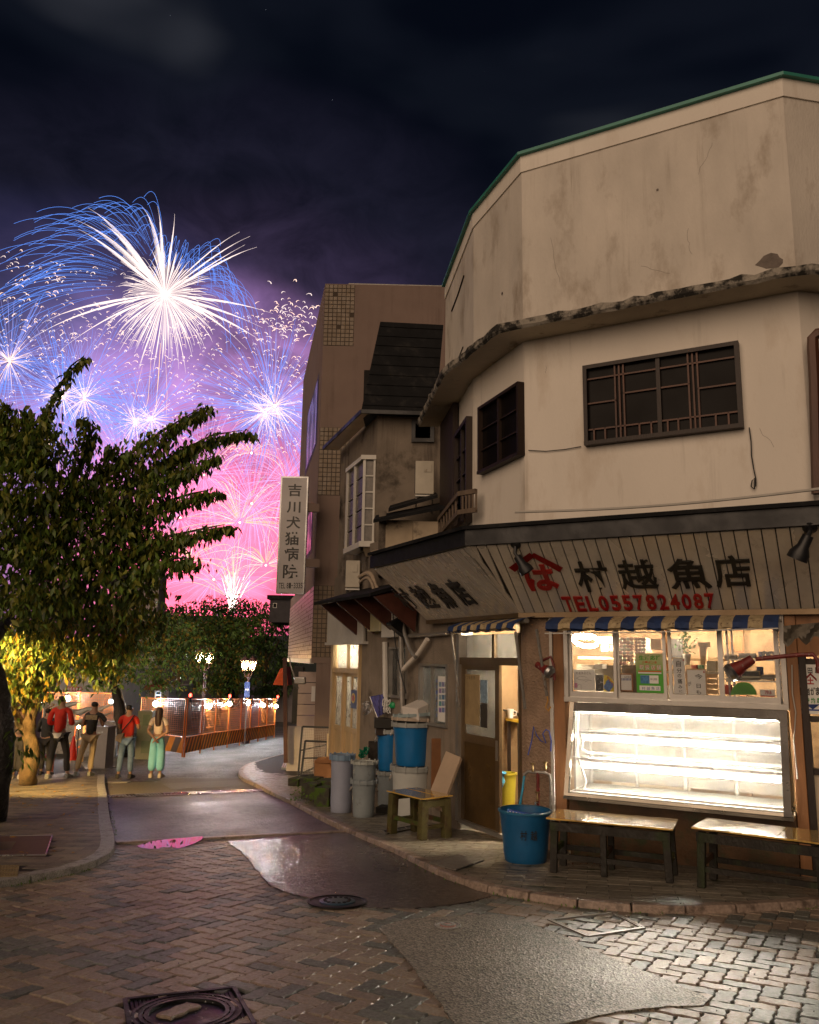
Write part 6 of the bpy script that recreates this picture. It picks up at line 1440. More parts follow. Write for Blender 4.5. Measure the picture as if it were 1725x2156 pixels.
# ---- wooden stands and benches
K['old_wood'] = M('old_wood', (.014, .011, .007), .6, .45, 9, .6, 50, stretch=(1, 1, .5), col2=(.018, .027, .006), mask=(.52, .66), mscale=5, rvar=.15)
K['old_wood_b'] = M('old_wood_b', (.09, .042, .018), .6, .4, 9, .5, 50, col2=(.05, .085, .012), mask=(.45, .6), mscale=6)
K['wet_ply'] = M('wet_ply', (.72, .46, .10), .14, .35, 5, .10, 14, col2=(.16, .09, .03), mask=(.55, .7), mscale=3, rvar=.07, coat=1)
K['green_wood'] = M('green_wood', (.095, .085, .028), .55, .35, 8, .5, 50, col2=(.06, .035, .015), mask=(.5, .62), mscale=6, rvar=.1)
def bench(name, label, F1, F2, B1_, htop, dep, top_m, leg_m, mids=(.45,), thick=.035, side_top=None, leg=.055):
    "front-left and front-right feet by pixel; the depth runs away from the viewer at right angles"
    a, b = PG(*F1, HK), PG(*F2, HK); d = Vector((b.x-a.x, b.y-a.y, 0)); Lg = d.length; d.normalize(); n = Vector((-d.y, d.x, 0))
    z0 = (a.z+b.z)/2; zt = z0+htop; t = thing(name, label, 'bench', tuple(a))
    def at(s, o, z): return Vector((a.x, a.y, 0))+d*s+n*o+Vector((0, 0, z))
    xs = [0, Lg]
    for s in xs:
        for o in (0, dep):
            q = at(s, o, 0); mb = MB(); zf = gz(q.y)+HK; sp = -.02 if s == 0 else .02; mb.bar(Vector((q.x, q.y, zt-thick))-d*sp, Vector((q.x, q.y, zf)), leg+R.uniform(-.005, .01), leg+.01, d); mb.build('leg', leg_m, t, bevel=.004)
    for f in mids:
        for o in (0, dep): q = at(Lg*f, o, 0); mb = MB(); mb.bar(Vector((q.x, q.y, zt-thick)), Vector((q.x, q.y, gz(q.y)+HK)), leg, leg, d); mb.build('leg', leg_m, t, bevel=.004)
    for o in (0, dep):
        mb = MB(); mb.bar(at(-.02, o-.03 if o == 0 else o+.03, zt-thick-.04), at(Lg+.02, o-.03 if o == 0 else o+.03, zt-thick-.04), .022, .075, (0, 0, 1)); mb.build('apron', leg_m, t)
        mb = MB(); mb.bar(at(-.02, o, z0+htop*.28), at(Lg+.02, o, z0+htop*.28), .03, .045, (0, 0, 1)); mb.build('stretcher', leg_m, t)
    for s in [0]+[Lg*f for f in mids]+[Lg]:
        mb = MB(); mb.bar(at(s, -.02, z0+htop*.36), at(s, dep+.02, z0+htop*.36), .03, .05, (0, 0, 1)); mb.build('cross_rail', K['old_wood_b'], t)
    # worn plywood top with a broken outline, in two sheets
    segs = [(-.05, Lg*.66), (Lg*.66+.008, Lg+.05)]
    for k, (s0, s1) in enumerate(segs):
        P = []; m_ = 9
        for i in range(m_): P.append((s0+(s1-s0)*i/m_, -.055+R.uniform(-.006, .008)))
        for i in range(4): P.append((s1+R.uniform(-.006, .006), -.055+(dep+.11)*i/4))
        for i in range(m_): P.append((s1-(s1-s0)*i/m_, dep+.055+R.uniform(-.02, .006)))
        for i in range(4): P.append((s0+R.uniform(-.006, .006), dep+.055-(dep+.11)*i/4))
        nn_ = len(P); dz = R.uniform(-.002, .004); mb = MB(); mb.add([at(s, o, zt-thick*.4+dz) for s, o in P]+[at(s, o, zt+dz) for s, o in P], [tuple(range(nn_-1, -1, -1)), tuple(range(nn_, 2*nn_))]+[(i, (i+1) % nn_, (i+1) % nn_+nn_, i+nn_) for i in range(nn_)])
        mb.build('top_sheet', top_m, t)
    return t
bench('fish_bench', 'left dark wooden bench with worn shiny top below the display case', (1166, 1836), (1411, 1858), None, .47, .40, K['wet_ply'], K['old_wood'])
bench('fish_bench', 'right dark wooden bench with worn yellow edged top, cut by the picture edge', (1478, 1868), (1737, 1900), None, .47, .42, K['wet_ply'], K['old_wood'], mids=())
bench('small_stand', 'small green mossy wooden stand with wet top in front of the stacked bins', (889, 1768), (940, 1763), None, .47, .60, K['wet_ply'], K['green_wood'], mids=(), leg=.085)
# low shelf under the left bench, leaves on the ground
mb = MB(); p = PG(1250, 1790, HK); mb.box((p.x, p.y, p.z+.25), .5, .22, .05, -.5); tag(mb.build('low_board', K['wood_dark']), 'dark board lying on the rails under the left bench', 'board')
K['leaf_dead'] = M('leaf_dead', (.16, .055, .02), .6, .4, 30); K['leaf_dead_y'] = M('leaf_dead_y', (.40, .22, .03), .6, .4, 30)
def litter(n, u0, v0, u1, v1, m, name, size=.05, h=HK+.006, parent=None, seed=3):
    rr = random.Random(seed); mb = MB()
    for _ in range(n):
        p = PG(rr.uniform(u0, u1), rr.uniform(v0, v1), h); a = rr.uniform(0, 6.28); s = size*rr.uniform(.5, 1.1); d = Vector((math.cos(a), math.sin(a), rr.uniform(-.1, .25)))*s; w = Vector((-math.sin(a), math.cos(a), rr.uniform(-.3, .4)))*s*.35
        mb.add([p-d, p+w+Vector((0, 0, .008)), p+d, p-w], [(0, 1, 2), (0, 2, 3)])
    return stuff(mb.build(name, m, parent))
litter(46, 1205, 1795, 1305, 1826, K['leaf_dead'], 'fallen_leaves_under_bench', .035)
litter(70, 20, 1650, 210, 1700, K['leaf_dead_y'], 'fallen_leaves', .05, seed=5); litter(22, 10, 1700, 215, 1800, K['leaf_dead_y'], 'scattered_leaves', .045, seed=9)
litter(14, 225, 1650, 240, 1800, K['leaf_dead'], 'gutter_leaves', .04, .02, seed=12)
# ---- the stack of bins
def bin_px(u, v, wpx, h, *a, **k):
    c = base_px(u, v); return c, rad(c, wpx)
c1, r1 = bin_px(718, 1709, 47, 0); pail(c1, r1, rad(c1, 114)*2, 'tall_bin', 'tall slim lavender grey bin with round lid, leftmost of the bins', M('bin_lavender', (.33, .36, .46), .4, .1, 4, .05), K['lid_grey'], lid=M('lid_blue', (.20, .30, .42), .4, .1), taper=.93, handle=False, group='grey and blue bins beside the shop', cat='bin')
c2, r2 = bin_px(765, 1719, 50, 0); H2_ = rad(c2, 72)*2
pail(c2, r2, H2_, 'round_bin', 'grey lower bin second from the left with the side handle', K['bin_grey'], K['lid_grey'], lid=K['bin_grey'], taper=.86, group='grey and blue bins beside the shop', cat='bin')
pail(c2+Vector((0, 0, H2_+.01)), r2*1.0, rad(c2, 36)*2, 'round_bin', 'short grey bin with pale ribbed lid stacked on the second bin', K['bin_grey'], K['lid_grey'], lid=M('lid_pale', (.42, .45, .42), .5, .15, 8, .1), taper=.93, group='grey and blue bins beside the shop', cat='bin', handle=False)
c3 = base_px(815, 1712)+Vector((.0, .35, 0)); r3 = rad(c3, 50); H3 = rad(c3, 78)*2
c3 = PY(818, 1703, c3.y); c3.z = gz(c3.y)+HK
pail(c3, r3, H3, 'round_bin', 'grey lidded bin behind the small green stand, half hidden', K['bin_grey'], K['lid_grey'], lid=K['lid_grey'], taper=.86, group='grey and blue bins beside the shop', cat='bin')
pail(c3+Vector((-.01, .03, H3+.02)), rad(c3, 52), rad(c3, 82)*2, 'round_bin', 'smaller blue bin stacked at the back left of the big blue one', K['bin_blue'], K['lid_grey'], lid=K['lid_grey'], taper=.83, group='grey and blue bins beside the shop', cat='bin')
c4 = base_px(868, 1725); c4 = PY(866, 1722, c4.y+.05); c4.z = gz(c4.y)+HK; r4 = rad(c4, 85); H4 = rad(c4, 106)*2
pail(c4, r4, H4, 'round_bin', 'wide white grey bin with clasped lid directly behind the green stand', M('bin_white', (.5, .52, .5), .42, .1, 4, .05), K['lid_grey'], lid=K['lid_grey'], taper=.85, group='grey and blue bins beside the shop', cat='bin')
zz5 = c4.z+H4+.02; r5 = rad(c4, 83); H5 = rad(c4, 86)*2
pail(Vector((c4.x, c4.y, zz5)), r5, H5, 'round_bin', 'big bright blue bin with rope handle on top of the stack', K['bin_blue'], K['lid_grey'], lid=K['lid_grey'], taper=.80, group='grey and blue bins beside the shop', cat='bin', rope=True)
def loose_lid(dz, tilt_, label, m, dx=0):
    t = thing('loose_lid', label, 'lid', (c4.x+dx, c4.y, zz5+H5+dz), 'loose bin lids on the stack'); up = Vector((tilt_, .04, 1)).normalized()
    mb = MB(); mb.lathe([(r5*.95, 0), (r5+.02, .0), (r5+.024, .04), (r5*.9, .045), (.0001, .03)], (c4.x+dx, c4.y, zz5+H5+dz), 36, up); mb.build('plate', m, t, smooth=True)
    for i in range(12):
        a = 2*math.pi*i/12; mb = MB(); e = up.orthogonal().normalized(); f = up.cross(e); p = Vector((c4.x+dx, c4.y, zz5+H5+dz))+(e*math.cos(a)+f*math.sin(a))*(r5+.026); mb.bar(p, p+up*.05, .012, .02); mb.build('clasp', m, t)
loose_lid(.035, .03, 'cream loose lid lying on the big blue bin', M('lid_cream', (.46, .38, .30), .5, .12, 8)); loose_lid(.095, -.07, 'pale blue loose lid tilted on top of the cream one', M('lid_pale2', (.30, .38, .40), .5, .12, 8), .02)
BX = Plane(0, c4.y-.05, 1, 0)
def boxpx(name, label, u0, v0, u1, v1, dep, m, cat, yaw=0, y=None, bev=.006):
    pl = Plane(0, y or c4.y, 1, 0); a0, a1, z0, z1 = rectpx(pl, u0, v0, u1, v1, 0); mb = MB(); mb.box(((a0+a1)/2, (y or c4.y)+dep/2, z0), a1-a0, dep, z1-z0, yaw); return tag(mb.build(name, m, bevel=bev), label, cat)
fb_ = thing('foam_box', 'white foam fish box tilted on the lids with a handwritten 15', 'box', tuple(PY(885, 1506, c4.y)))
p0_, p1_, p2_ = PY(849, 1513, c4.y-.22), PY(883, 1518, c4.y-.30), PY(917, 1508, c4.y-.02); up_ = Vector((-.03, 0, .20)); bk = p2_-p1_
q_ = [p0_, p1_, p2_, p0_+bk]; mb = MB(); mb.hexa(q_+[x+up_*(.8 if i in (0, 1) else 1.0) for i, x in enumerate(q_)]); mb.build('box_body', M('foam', (.62, .58, .54), .7, .05, 6, .1), fb_, bevel=.008)
FBS = Slant(p1_, p2_, p1_+up_)
letter(FBS, '1.5', .18, .27, .05, .12, .004, K['black_paint'], fb_)
boxpx('black_tray', 'black plastic tray on the back bins left of the foam box', 787, 1514, 850, 1534, .35, K['black_paint'], 'tray', .05, c3.y-.2); boxpx('wood_slab', 'dark wooden slab under the black tray', 790, 1534, 846, 1549, .3, K['wood_dark'], 'board', .1, c3.y-.15)
nt_ = thing('landing_net', 'blue hand net with white and silver mesh standing on the bins', 'net', tuple(PY(800, 1512, c3.y)))
m_net, tnet, pn = _nodes('net_blue'); pn.inputs['Base Color'].default_value = (.06, .07, .35, 1); pn.inputs['Alpha'].default_value = .75; pn.inputs['Roughness'].default_value = .7
P = [PY(779, 1467, c3.y), PY(809, 1461, c3.y), PY(812, 1500, c3.y-.05), PY(795, 1511, c3.y-.1)]; vs = []; fs = []
for i in range(9):
    for j in range(9):
        p = P[0].lerp(P[1], i/8).lerp(P[3].lerp(P[2], i/8), j/8); p = p+Vector((0, -.06*math.sin(i/8*math.pi)*math.sin(j/8*math.pi)+.02*math.sin(i*2.1+j), .01*math.sin(i*3))); vs.append(p)
for i in range(8):
    for j in range(8): fs.append((i*9+j, i*9+j+1, (i+1)*9+j+1, (i+1)*9+j))
mb = MB(); mb.add(vs, fs); mb.build('mesh_bag', m_net, nt_, smooth=True); mb = MB(); mb.tube([P[3], P[0], P[1], P[2]], .008, 6); mb.build('frame', K['steel'], nt_)
def tangle(name, label, u, v, y, sx, sz, m, n=40, r=.004, cat='wire', seed=2):
    rr = random.Random(seed); c = PY(u, v, y); pt = [c+Vector((rr.uniform(-sx, sx), rr.uniform(-sx, sx)*.5, rr.uniform(-sz, sz))) for _ in range(n)]
    q = []
    for a, b, d in zip(pt, pt[1:], pt[2:]):
        for k in range(4): t = k/4; q.append(((a+b)/2).lerp(b, t).lerp(b.lerp((b+d)/2, t), t))
    mb = MB(); mb.tube(q, r, 4); return tag(mb.build(name, m, smooth=True), label, cat)
tangle('wire_tangle', 'tangle of bare wire left of the blue net', 773, 1492, c3.y-.1, .09, .13, K['steel'], 46)
tangle('white_net', 'crumpled white net beside the blue net', 814, 1486, c3.y-.1, .07, .15, K['white'], 60, .006, 'net', 8)
tangle('green_hose', 'coil of green hose behind the second bin', 766, 1582, c3.y+.2, .10, .12, M('hose_green', (.0, .16, .08), .3), 26, .012, 'hose', 4)
mb = MB(); p = PY(829, 1484, c3.y-.1); mb.lathe([(.001, .05), (.055, .03), (.07, -.02), (.06, -.045), (.0001, -.05)], p, 16); tag(mb.build('green_bowl', M('plastic_green', (.0, .32, .10), .35), smooth=True), 'bright green plastic bowl right of the nets', 'bowl')
# leaning boards
CB = thing('cutting_board', 'thick pale cutting board leaning behind the small green stand', 'board', tuple(base_px(925, 1745)))
q_ = [PY(911, 1680, 10.4), PY(930, 1690, 10.15), PY(969, 1576, 10.75), PY(938, 1559, 11.0)]
q_ = [PY(896, 1690, 10.3), PY(928, 1706, 10.0), PY(970, 1594, 10.5), PY(939, 1581, 10.8)]
nv = (q_[1]-q_[0]).cross(q_[3]-q_[0]).normalized()*-.045
mb = MB(); mb.hexa([q_[0]+nv, q_[1]+nv, q_[2]+nv, q_[3]+nv, *q_]); mb.build('slab', M('board_pale', (.52, .40, .29), .55, .12, 3, .1), CB, bevel=.006)
boxpx('brown_board', 'brown plywood panel leaning behind the cutting board', 908, 1555, 933, 1700, .03, M('ply_brown', (.20, .085, .03), .5, .2), 'board', .1, 11.2)
boxpx('dark_sacks', 'bundle of dark sticks standing behind the stacked bins', 775, 1562, 797, 1640, .15, M('bark', (.035, .028, .022), .9, .5, 20, .8), 'bundle', 0, c3.y+.35)
boxpx('base_pallet', 'low dark pallet under the grey bins', 800, 1702, 868, 1722, .5, K['old_wood'], 'pallet', -.3, c3.y-.45)
# tap stand beside the pillar
TP = thing('tap_stand', 'galvanised water pipes with brass taps at the foot of the corner pillar', 'tap', tuple(FP.w(1130, 1730, .15)))
def tp(P, r, m='galv', nm='pipe', o=.14): mb = MB(); mb.tube([FP.w(u, v, o) for u, v in P], r, 8); return mb.build(nm, K[m], TP, smooth=True)
K['brass'] = M('brass', (.45, .33, .16), .3, .2, 8, .1, metal=.9)
tp([(1103, 1632), (1112, 1625), (1130, 1626), (1148, 1627), (1158, 1632), (1160, 1650), (1160, 1700), (1160, 1760)], .017); tp([(1133, 1627), (1133, 1660), (1133, 1700)], .018, 'rust_paint'); 
for u, v in ((1122, 1615), (1149, 1612), (1132, 1676)):
    mb = MB(); p = FP.w(u, v, .17); mb.lathe([(.012, -.05), (.016, -.02), (.010, 0), (.010, .03)], p, 10); mb.lathe([(.0001, .03), (.028, .03), (.028, .042), (.0001, .045)], p, 6); stuff(mb.build('tap', K['brass'], TP, smooth=True))
mb = MB(); mb.tube([FP.w(1133, 1690, .15), FP.w(1128, 1690, .22), FP.w(1127, 1705, .24)], .013, 8); mb.build('spout', K['steel'], TP, smooth=True)
m_h, th_, ph = _nodes('hose_blue'); ph.inputs['Base Color'].default_value = (.01, .25, .42, 1); ph.inputs['Roughness'].default_value = .25
HS = MB(); HS.tube([FP.w(u, v, o) for u, v, o in ((1104, 1634, .16), (1101, 1660, .18), (1094, 1700, .2), (1088, 1740, .22), (1090, 1775, .3))], .014, 8); tag(HS.build('blue_hose', m_h, smooth=True), 'turquoise hose hanging from the tap down behind the bucket', 'hose')
HS = MB(); HS.tube([FP.w(u, v, .06) for u, v in ((1160, 1582), (1161, 1560), (1157, 1540), (1150, 1536), (1143, 1545), (1150, 1565), (1139, 1560), (1130, 1548), (1124, 1530), (1120, 1560), (1112, 1590))], .007, 6); tag(HS.build('thin_hose', M('hose_violet', (.08, .12, .45), .25), smooth=True), 'thin blue hose looped against the corner pillar', 'hose')
# clamp lamps, off, in front of the pillar and the window
def clamp_lamp(label, P, head, dirn, o, sc=1):
    t = thing('clamp_lamp', label, 'lamp', tuple(FP.w(*P[0], o)), 'red reflector lamps at the shop front')
    mb = MB(); mb.tube([FP.w(u, v, o) for u, v in P], .016*sc, 8); mb.build('arm', K['rust_paint'], t, smooth=True)
    p = FP.w(*head, o); d = Vector(dirn).normalized(); mb = MB(); mb.lathe([(.0001, 0), (.035*sc, .0), (.04*sc, .08*sc), (.065*sc, .17*sc), (.062*sc, .17*sc), (.03*sc, .09*sc)], p, 20, tuple(d), cap=False); mb.build('shade', K['rust_paint'], t, smooth=True)
    mb = MB(); mb.lathe([(.03*sc, .10*sc), (.075*sc, .185*sc), (.06*sc, .215*sc), (.0001, .225*sc)], p, 20, tuple(d)); mb.build('reflector_bulb', K['steel'], t, smooth=True)
clamp_lamp('small red reflector lamp on the corner pillar', [(1168, 1432), (1166, 1400), (1160, 1383), (1140, 1392)], (1131, 1399), tuple(FP.d*.9-Vector((0, 0, .45))+FP.n*.3), .22)
clamp_lamp('red reflector lamp on a long arm across the right pane', [(1724, 1418), (1722, 1390), (1712, 1378), (1680, 1379), (1620, 1385), (1592, 1388)], (1585, 1388), tuple(-FP.d*.8-Vector((0, 0, .55))+FP.n*.2), .48, 1.25)
# inside the doorway
YB = thing('yellow_bucket', 'yellow bucket with a blue plastic bag just inside the shop door', 'bucket', tuple(PY(1064, 1690, 10.6)))
c = PY(1066, 1696, 10.75); mb = MB(); r_ = rad(c, 44); mb.lathe([(r_*.82, 0), (r_, .38), (r_+.012, .38), (r_+.012, .40), (r_-.01, .40), (r_*.8, .02), (.0001, .02)], c, 28); mb.build('body', M('plastic_yellow', (.62, .52, .05), .4, .1), YB, smooth=True)
mb = MB(); vs = []; q = PY(1050, 1640, 10.35)
mb.lathe([(.02, -.12), (.07, -.10), (.09, -.02), (.06, .05), (.09, .09), (.03, .10)], q, 9, (.2, -.1, 1)); mb.build('blue_bag', M('bag_blue', (.10, .38, .62), .25, .3, 20, .4), YB)
TB = thing('work_table', 'narrow dark work table with yellow top inside the door, cup and pan on it', 'table', tuple(PY(1080, 1640, 11.2)))
a = PY(1066, 1517, 11.2); b = PY(1104, 1524, 11.0); mb = MB(); mb.hexa([a, b, b+Vector((0, .5, 0)), a+Vector((0, .6, 0)), a+Vector((0, 0, .03)), b+Vector((0, 0, .03)), b+Vector((0, .5, .03)), a+Vector((0, .6, .03))]); mb.build('table_top', M('table_yellow', (.55, .36, .04), .3), TB)
for q in (a+Vector((.04, .03, 0)), b+Vector((-.06, .03, 0)), a+Vector((.04, .5, 0))): mb = MB(); mb.bar(q, Vector((q.x, q.y, zfl)), .045); mb.build('leg', K['wood_dark'], TB)
c = PY(1077, 1518, 11.15)+Vector((0, .08, .03)); CU_ = MB(); CU_.lathe([(.035, 0), (.045, .12), (.042, .12), (.03, .01), (.0001, .01)], c, 18); CU_.tube([c+Vector((.04, 0, .1)), c+Vector((.08, 0, .09)), c+Vector((.075, 0, .04)), c+Vector((.038, 0, .03))], .007, 6); tag(CU_.build('white_cup', K['white'], smooth=True), 'white mug on the yellow table inside the door', 'cup')
c = PY(1096, 1515, 11.25)+Vector((.05, .1, .03)); CU_ = MB(); CU_.lathe([(.07, 0), (.10, .05), (.095, .05), (.0001, .01)], c, 20); CU_.bar(c+Vector((-.08, 0, .05)), c+Vector((-.28, -.05, .09)), .02); tag(CU_.build('frying_pan', K['black_paint'], smooth=True), 'black frying pan beside the white mug', 'pan')
# ---- left of the bins: carton, blocks, frames, cone, boards
CD = thing('cardboard_box', 'brown cardboard carton with open flaps on the mossy blocks', 'box', tuple(PY(678, 1635, 15)))
K['carton'] = M('carton', (.42, .20, .08), .8, .12, 5, .05)
a0, a1, z0, z1 = rectpx(Plane(0, 15, 1, 0), 660, 1606, 699, 1638); mb = MB(); mb.box(((a0+a1)/2, 15.2, z0), a1-a0, .36, z1-z0, .15); mb.build('carton_body', K['carton'], CD)
mb = MB(); mb.add([(a0, 15.0, z1), (a1, 14.95, z1), (a1+.03, 15.2, z1+.10), (a0+.05, 15.25, z1+.06)], [(0, 1, 2, 3), (3, 2, 1, 0)]); mb.build('flap', K['carton'], CD)
K['mossy'] = M('mossy', (.06, .055, .04), .9, .4, 12, .8, 40, col2=(.06, .11, .01), mask=(.45, .58), mscale=6)
for k, (u0, v0, u1, v1, y) in enumerate(((640, 1652, 672, 1684, 13.7), (668, 1660, 702, 1700, 13.1), (612, 1640, 636, 1656, 15.0), (636, 1640, 672, 1656, 14.5), (672, 1645, 710, 1664, 13.9))):
    boxpx('concrete_block', 'mossy concrete block, '+('left front', 'right front beside the tall bin', 'small pale end', 'upper middle', 'upper right')[k]+' of the low block step', u0, v0, u1, v1, .35, K['mossy'], 'block', -.35, y)
mb = MB(); rr = random.Random(31)
for _ in range(220):
    p = PG(rr.uniform(612, 672), rr.uniform(1652, 1694), HK); p.z += rr.uniform(0, .12); a = rr.uniform(0, 6.28); s = rr.uniform(.02, .05); d = Vector((math.cos(a), math.sin(a), rr.uniform(.2, .9)))*s; w = d.cross(Vector((0, 0, 1)))*.5; mb.add([p, p+d*.5+w, p+d, p+d*.5-w], [(0, 1, 2, 3)])
stuff(mb.build('weeds', M('weed', (.10, .19, .02), .6)))
CT = thing('mesh_gate', 'black steel frames with wire mesh leaning behind the cardboard box', 'frame', tuple(PY(660, 1630, 16)))
for (P, y) in (([(637, 1530), (700, 1532), (698, 1600), (628, 1632)], 16.3), ([(643, 1560), (690, 1562), (684, 1630), (634, 1634)], 15.8)):
    q = [PY(u, v, y+(.3 if v < 1600 else 0)) for u, v in P]
    for a, b in zip(q, q[1:]+q[:1]): mb = MB(); mb.bar(a, b, .035); mb.build('frame_bar', K['black_metal'], CT)
    mb = MB(); mb.bar(q[0].lerp(q[3], .5), q[1].lerp(q[2], .5), .025); mb.build('frame_bar', K['black_metal'], CT)
    mb = MB()
    for i in range(1, 16): mb.bar(q[0].lerp(q[1], i/16), q[3].lerp(q[2], i/16), .004)
    for i in range(1, 16): mb.bar(q[0].lerp(q[3], i/16), q[1].lerp(q[2], i/16), .004)
    stuff(mb.build('wire_mesh', K['galv'], CT))
boxpx('leaning_plank', 'pale plank leaning against the yellow doors', 688, 1545, 697, 1602, .03, K['yellow_wood'], 'plank', .2, 15.6)
def cone(label, u, v, hpx, group='traffic cones'):
    c = PG(u, v, .02 if u < 300 else HK); h = rad(c, hpx)*2; t = thing('traffic_cone', label, 'traffic cone', tuple(c), group)
    mb = MB(); mb.lathe([(h*.22, .02), (h*.205, .05), (h*.045, h*.97), (h*.03, h), (.0001, h)], c, 24); mb.build('cone_body', M('cone_red_'+str(u), (.72, .035, .015), .45, .1, 5, .03), t, smooth=True)
    mb = MB(); mb.box(c, h*.55, h*.55, .03, .2); mb.build('base', K['black_paint'], t, bevel=.008)
cone('red traffic cone standing on the right pavement below the tiled overhang', 618, 1620, 60); cone('red traffic cone behind the man in the red jacket', 151, 1607, 56)
mb = MB(); c = PG(600, 1615, HK)
SM = thing('rubber_ramp', 'grey striped kerb ramp beside the red cone', 'ramp', tuple(c))
q = [PG(592, 1620, HK), PG(609, 1622, HK), PG(612, 1611, HK), PG(597, 1609, HK)]; mb.hexa([*q, *[p+Vector((0, 0, .05)) for p in q]]); mb.build('ramp_body', K['bin_grey'], SM)
for i in range(4): mb = MB(); mb.bar(q[0].lerp(q[1], (i+.5)/4)+Vector((0, 0, .055)), q[3].lerp(q[2], (i+.5)/4)+Vector((0, 0, .055)), .02, .01); mb.build('stripe', K['white'], SM)
# perforated channel and steel lid on the right pavement
def plate(name, label, P, m, rows=14):
    q = [PG(u, v, HK+.003) for u, v in P]; t = thing(name, label, 'grate', tuple(q[0])); mb = MB(); mb.hexa([p-Vector((0, 0, .01)) for p in q]+[p+Vector((0, 0, .004)) for p in q]); mb.build('plate', K['iron'], t)
    for i in range(rows): a, b = q[0].lerp(q[3], (i+.5)/rows), q[1].lerp(q[2], (i+.5)/rows); mb = MB(); mb.bar(a+Vector((0, 0, .006)), b+Vector((0, 0, .006)), .012, .006); mb.build('slat', m, t)
    for a, b in ((0, 1), (1, 2), (2, 3), (3, 0)): mb = MB(); mb.bar(q[a]+Vector((0, 0, .006)), q[b]+Vector((0, 0, .006)), .018, .01); mb.build('frame', m, t)
plate('steel_grate', 'square steel grating in the pavement right of the green stand', [(905, 1818), (958, 1833), (1018, 1812), (962, 1800)], K['galv'], 18)
plate('narrow_grate', 'narrow slotted grate beneath the small green stand', [(806, 1750), (812, 1756), (885, 1742), (878, 1737)], K['galv'], 4)

# grit on the paving and weeds at the kerb feet
mb = MB(); rr = random.Random(77)
for _ in range(520):
    p = PG(rr.uniform(0, 1725), rr.uniform(1850, 2150), .028); s_ = rr.uniform(.002, .006); mb.lathe([(s_, -s_*.4), (.0001, s_)], p, 4)
stuff(mb.build('grit', K['granite']))
mb = MB()
for ln, n_ in ((lk, 420), (rk, 420)):
    for _ in range(n_):
        i = rr.randrange(len(ln)-1); q = ln[i].lerp(ln[i+1], rr.random())
        if not in_view(q) or math.sin(q.x*3.1+q.y*2.3) < .1: continue
        t_ = (ln[i+1]-ln[i]).normalized(); nn_ = Vector((t_.y, -t_.x)); q = q+nn_*rr.uniform(0, .035); p = Vector((q.x, q.y, gz(q.y)+.02)); a = rr.uniform(0, 6.28); d = Vector((math.cos(a)*.6, math.sin(a)*.6, rr.uniform(.3, 1)))*rr.uniform(.01, .035); w = Vector((-math.sin(a), math.cos(a), 0))*.006; mb.add([p, p+d*.6+w, p+d, p+d*.6-w], [(0, 1, 2, 3)])
stuff(mb.build('kerb_moss', bpy.data.materials['weed']))
# ================================================================ BEYOND THE SHOP: FENCE, CABINETS, LAMPS
K['orange'] = M('orange_steel', (.80, .22, .04), .4, .12, 6, .05); K['stripe_orange'] = M('stripe_orange', (.9, .36, .03), .45, .1, 6, .03); K['stripe_black'] = M('stripe_brown', (.16, .08, .03), .5, .1, 6, .03)
def fence_panel(label, a, b, h, stripes, wires=(10, 16), group='orange mesh fence panels round the works', board=.34):
    t = thing('fence_panel', label, 'fence panel', tuple(a), group); up = Vector((0, 0, h))
    for p in (a, b): mb = MB(); mb.tube([p, p+up], .024, 8); mb.build('post', K['orange'], t, smooth=True)
    for f in (.985, board): mb = MB(); mb.tube([a+up*f, b+up*f], .018, 6); mb.build('rail', K['orange'], t, smooth=True)
    mb = MB(); nx, nz = wires
    for i in range(1, nx): p = a.lerp(b, i/nx); mb.bar(p+up*board, p+up*.985, .006)
    for j in range(1, nz): f = board+(.985-board)*j/nz; mb.bar(a+up*f, b+up*f, .005)
    stuff(mb.build('wire_mesh', K['orange'], t))
    # board with diagonal stripes, built as separate strips
    L_ = (b-a).length; d = (b-a).normalized(); n = d.cross(Vector((0, 0, 1))); z0, z1 = .07*h, board*h*.97; H = z1-z0; w = L_/stripes/2
    if stripes:
        mb = MB(); mb.add([a+Vector((0, 0, z0)), b+Vector((0, 0, z0)), b+Vector((0, 0, z1)), a+Vector((0, 0, z1))], [(0, 1, 2, 3), (3, 2, 1, 0)]); mb.build('board', K['stripe_orange'], t)
        for side in (-1, 1):
            for k in range(-2, stripes+1):
                P = [(k*2*w, 0), (k*2*w+w, 0), (k*2*w+w+H*.8, H), (k*2*w+H*.8, H)]; Q = []
                for i in range(4):          # clip in s to [0, L]
                    p, q = P[i], P[(i+1) % 4]; ins = lambda z: 0 <= z[0] <= L_
                    if ins(p): Q.append(p)
                    for lim in (0, L_):
                        if (p[0]-lim)*(q[0]-lim) < 0: tt = (lim-p[0])/(q[0]-p[0]); Q.append((lim, p[1]+(q[1]-p[1])*tt))
                if len(Q) >= 3: mb = MB(); mb.add([a+d*s+Vector((0, 0, z0+z))+n*(.008*side) for s, z in Q], [tuple(range(len(Q))), tuple(range(len(Q)-1, -1, -1))]); mb.build('stripe', K['stripe_black'], t)
    return t
G0 = PG(388, 1595); hf = 1.86
posts = [G0]+[PG(u, v) for u, v in ((421, 1587), (450, 1580), (478, 1575), (504, 1570), (525, 1566), (543, 1562), (560, 1558), (577, 1554))]
words_ = ('nearest to the corner post', 'second from the corner', 'third from the corner', 'fourth from the corner', 'fifth from the corner', 'sixth from the corner', 'seventh from the corner', 'farthest from the corner')
for i in range(8): fence_panel('striped orange fence panel along the road, '+words_[i], posts[i], posts[i+1], hf, 5)
LPst = PG(291, 1579); fence_panel('wide orange mesh fence panel facing the viewer behind the woman', LPst, G0+Vector((-.06, -.02, 0)), hf, 4, (22, 18))
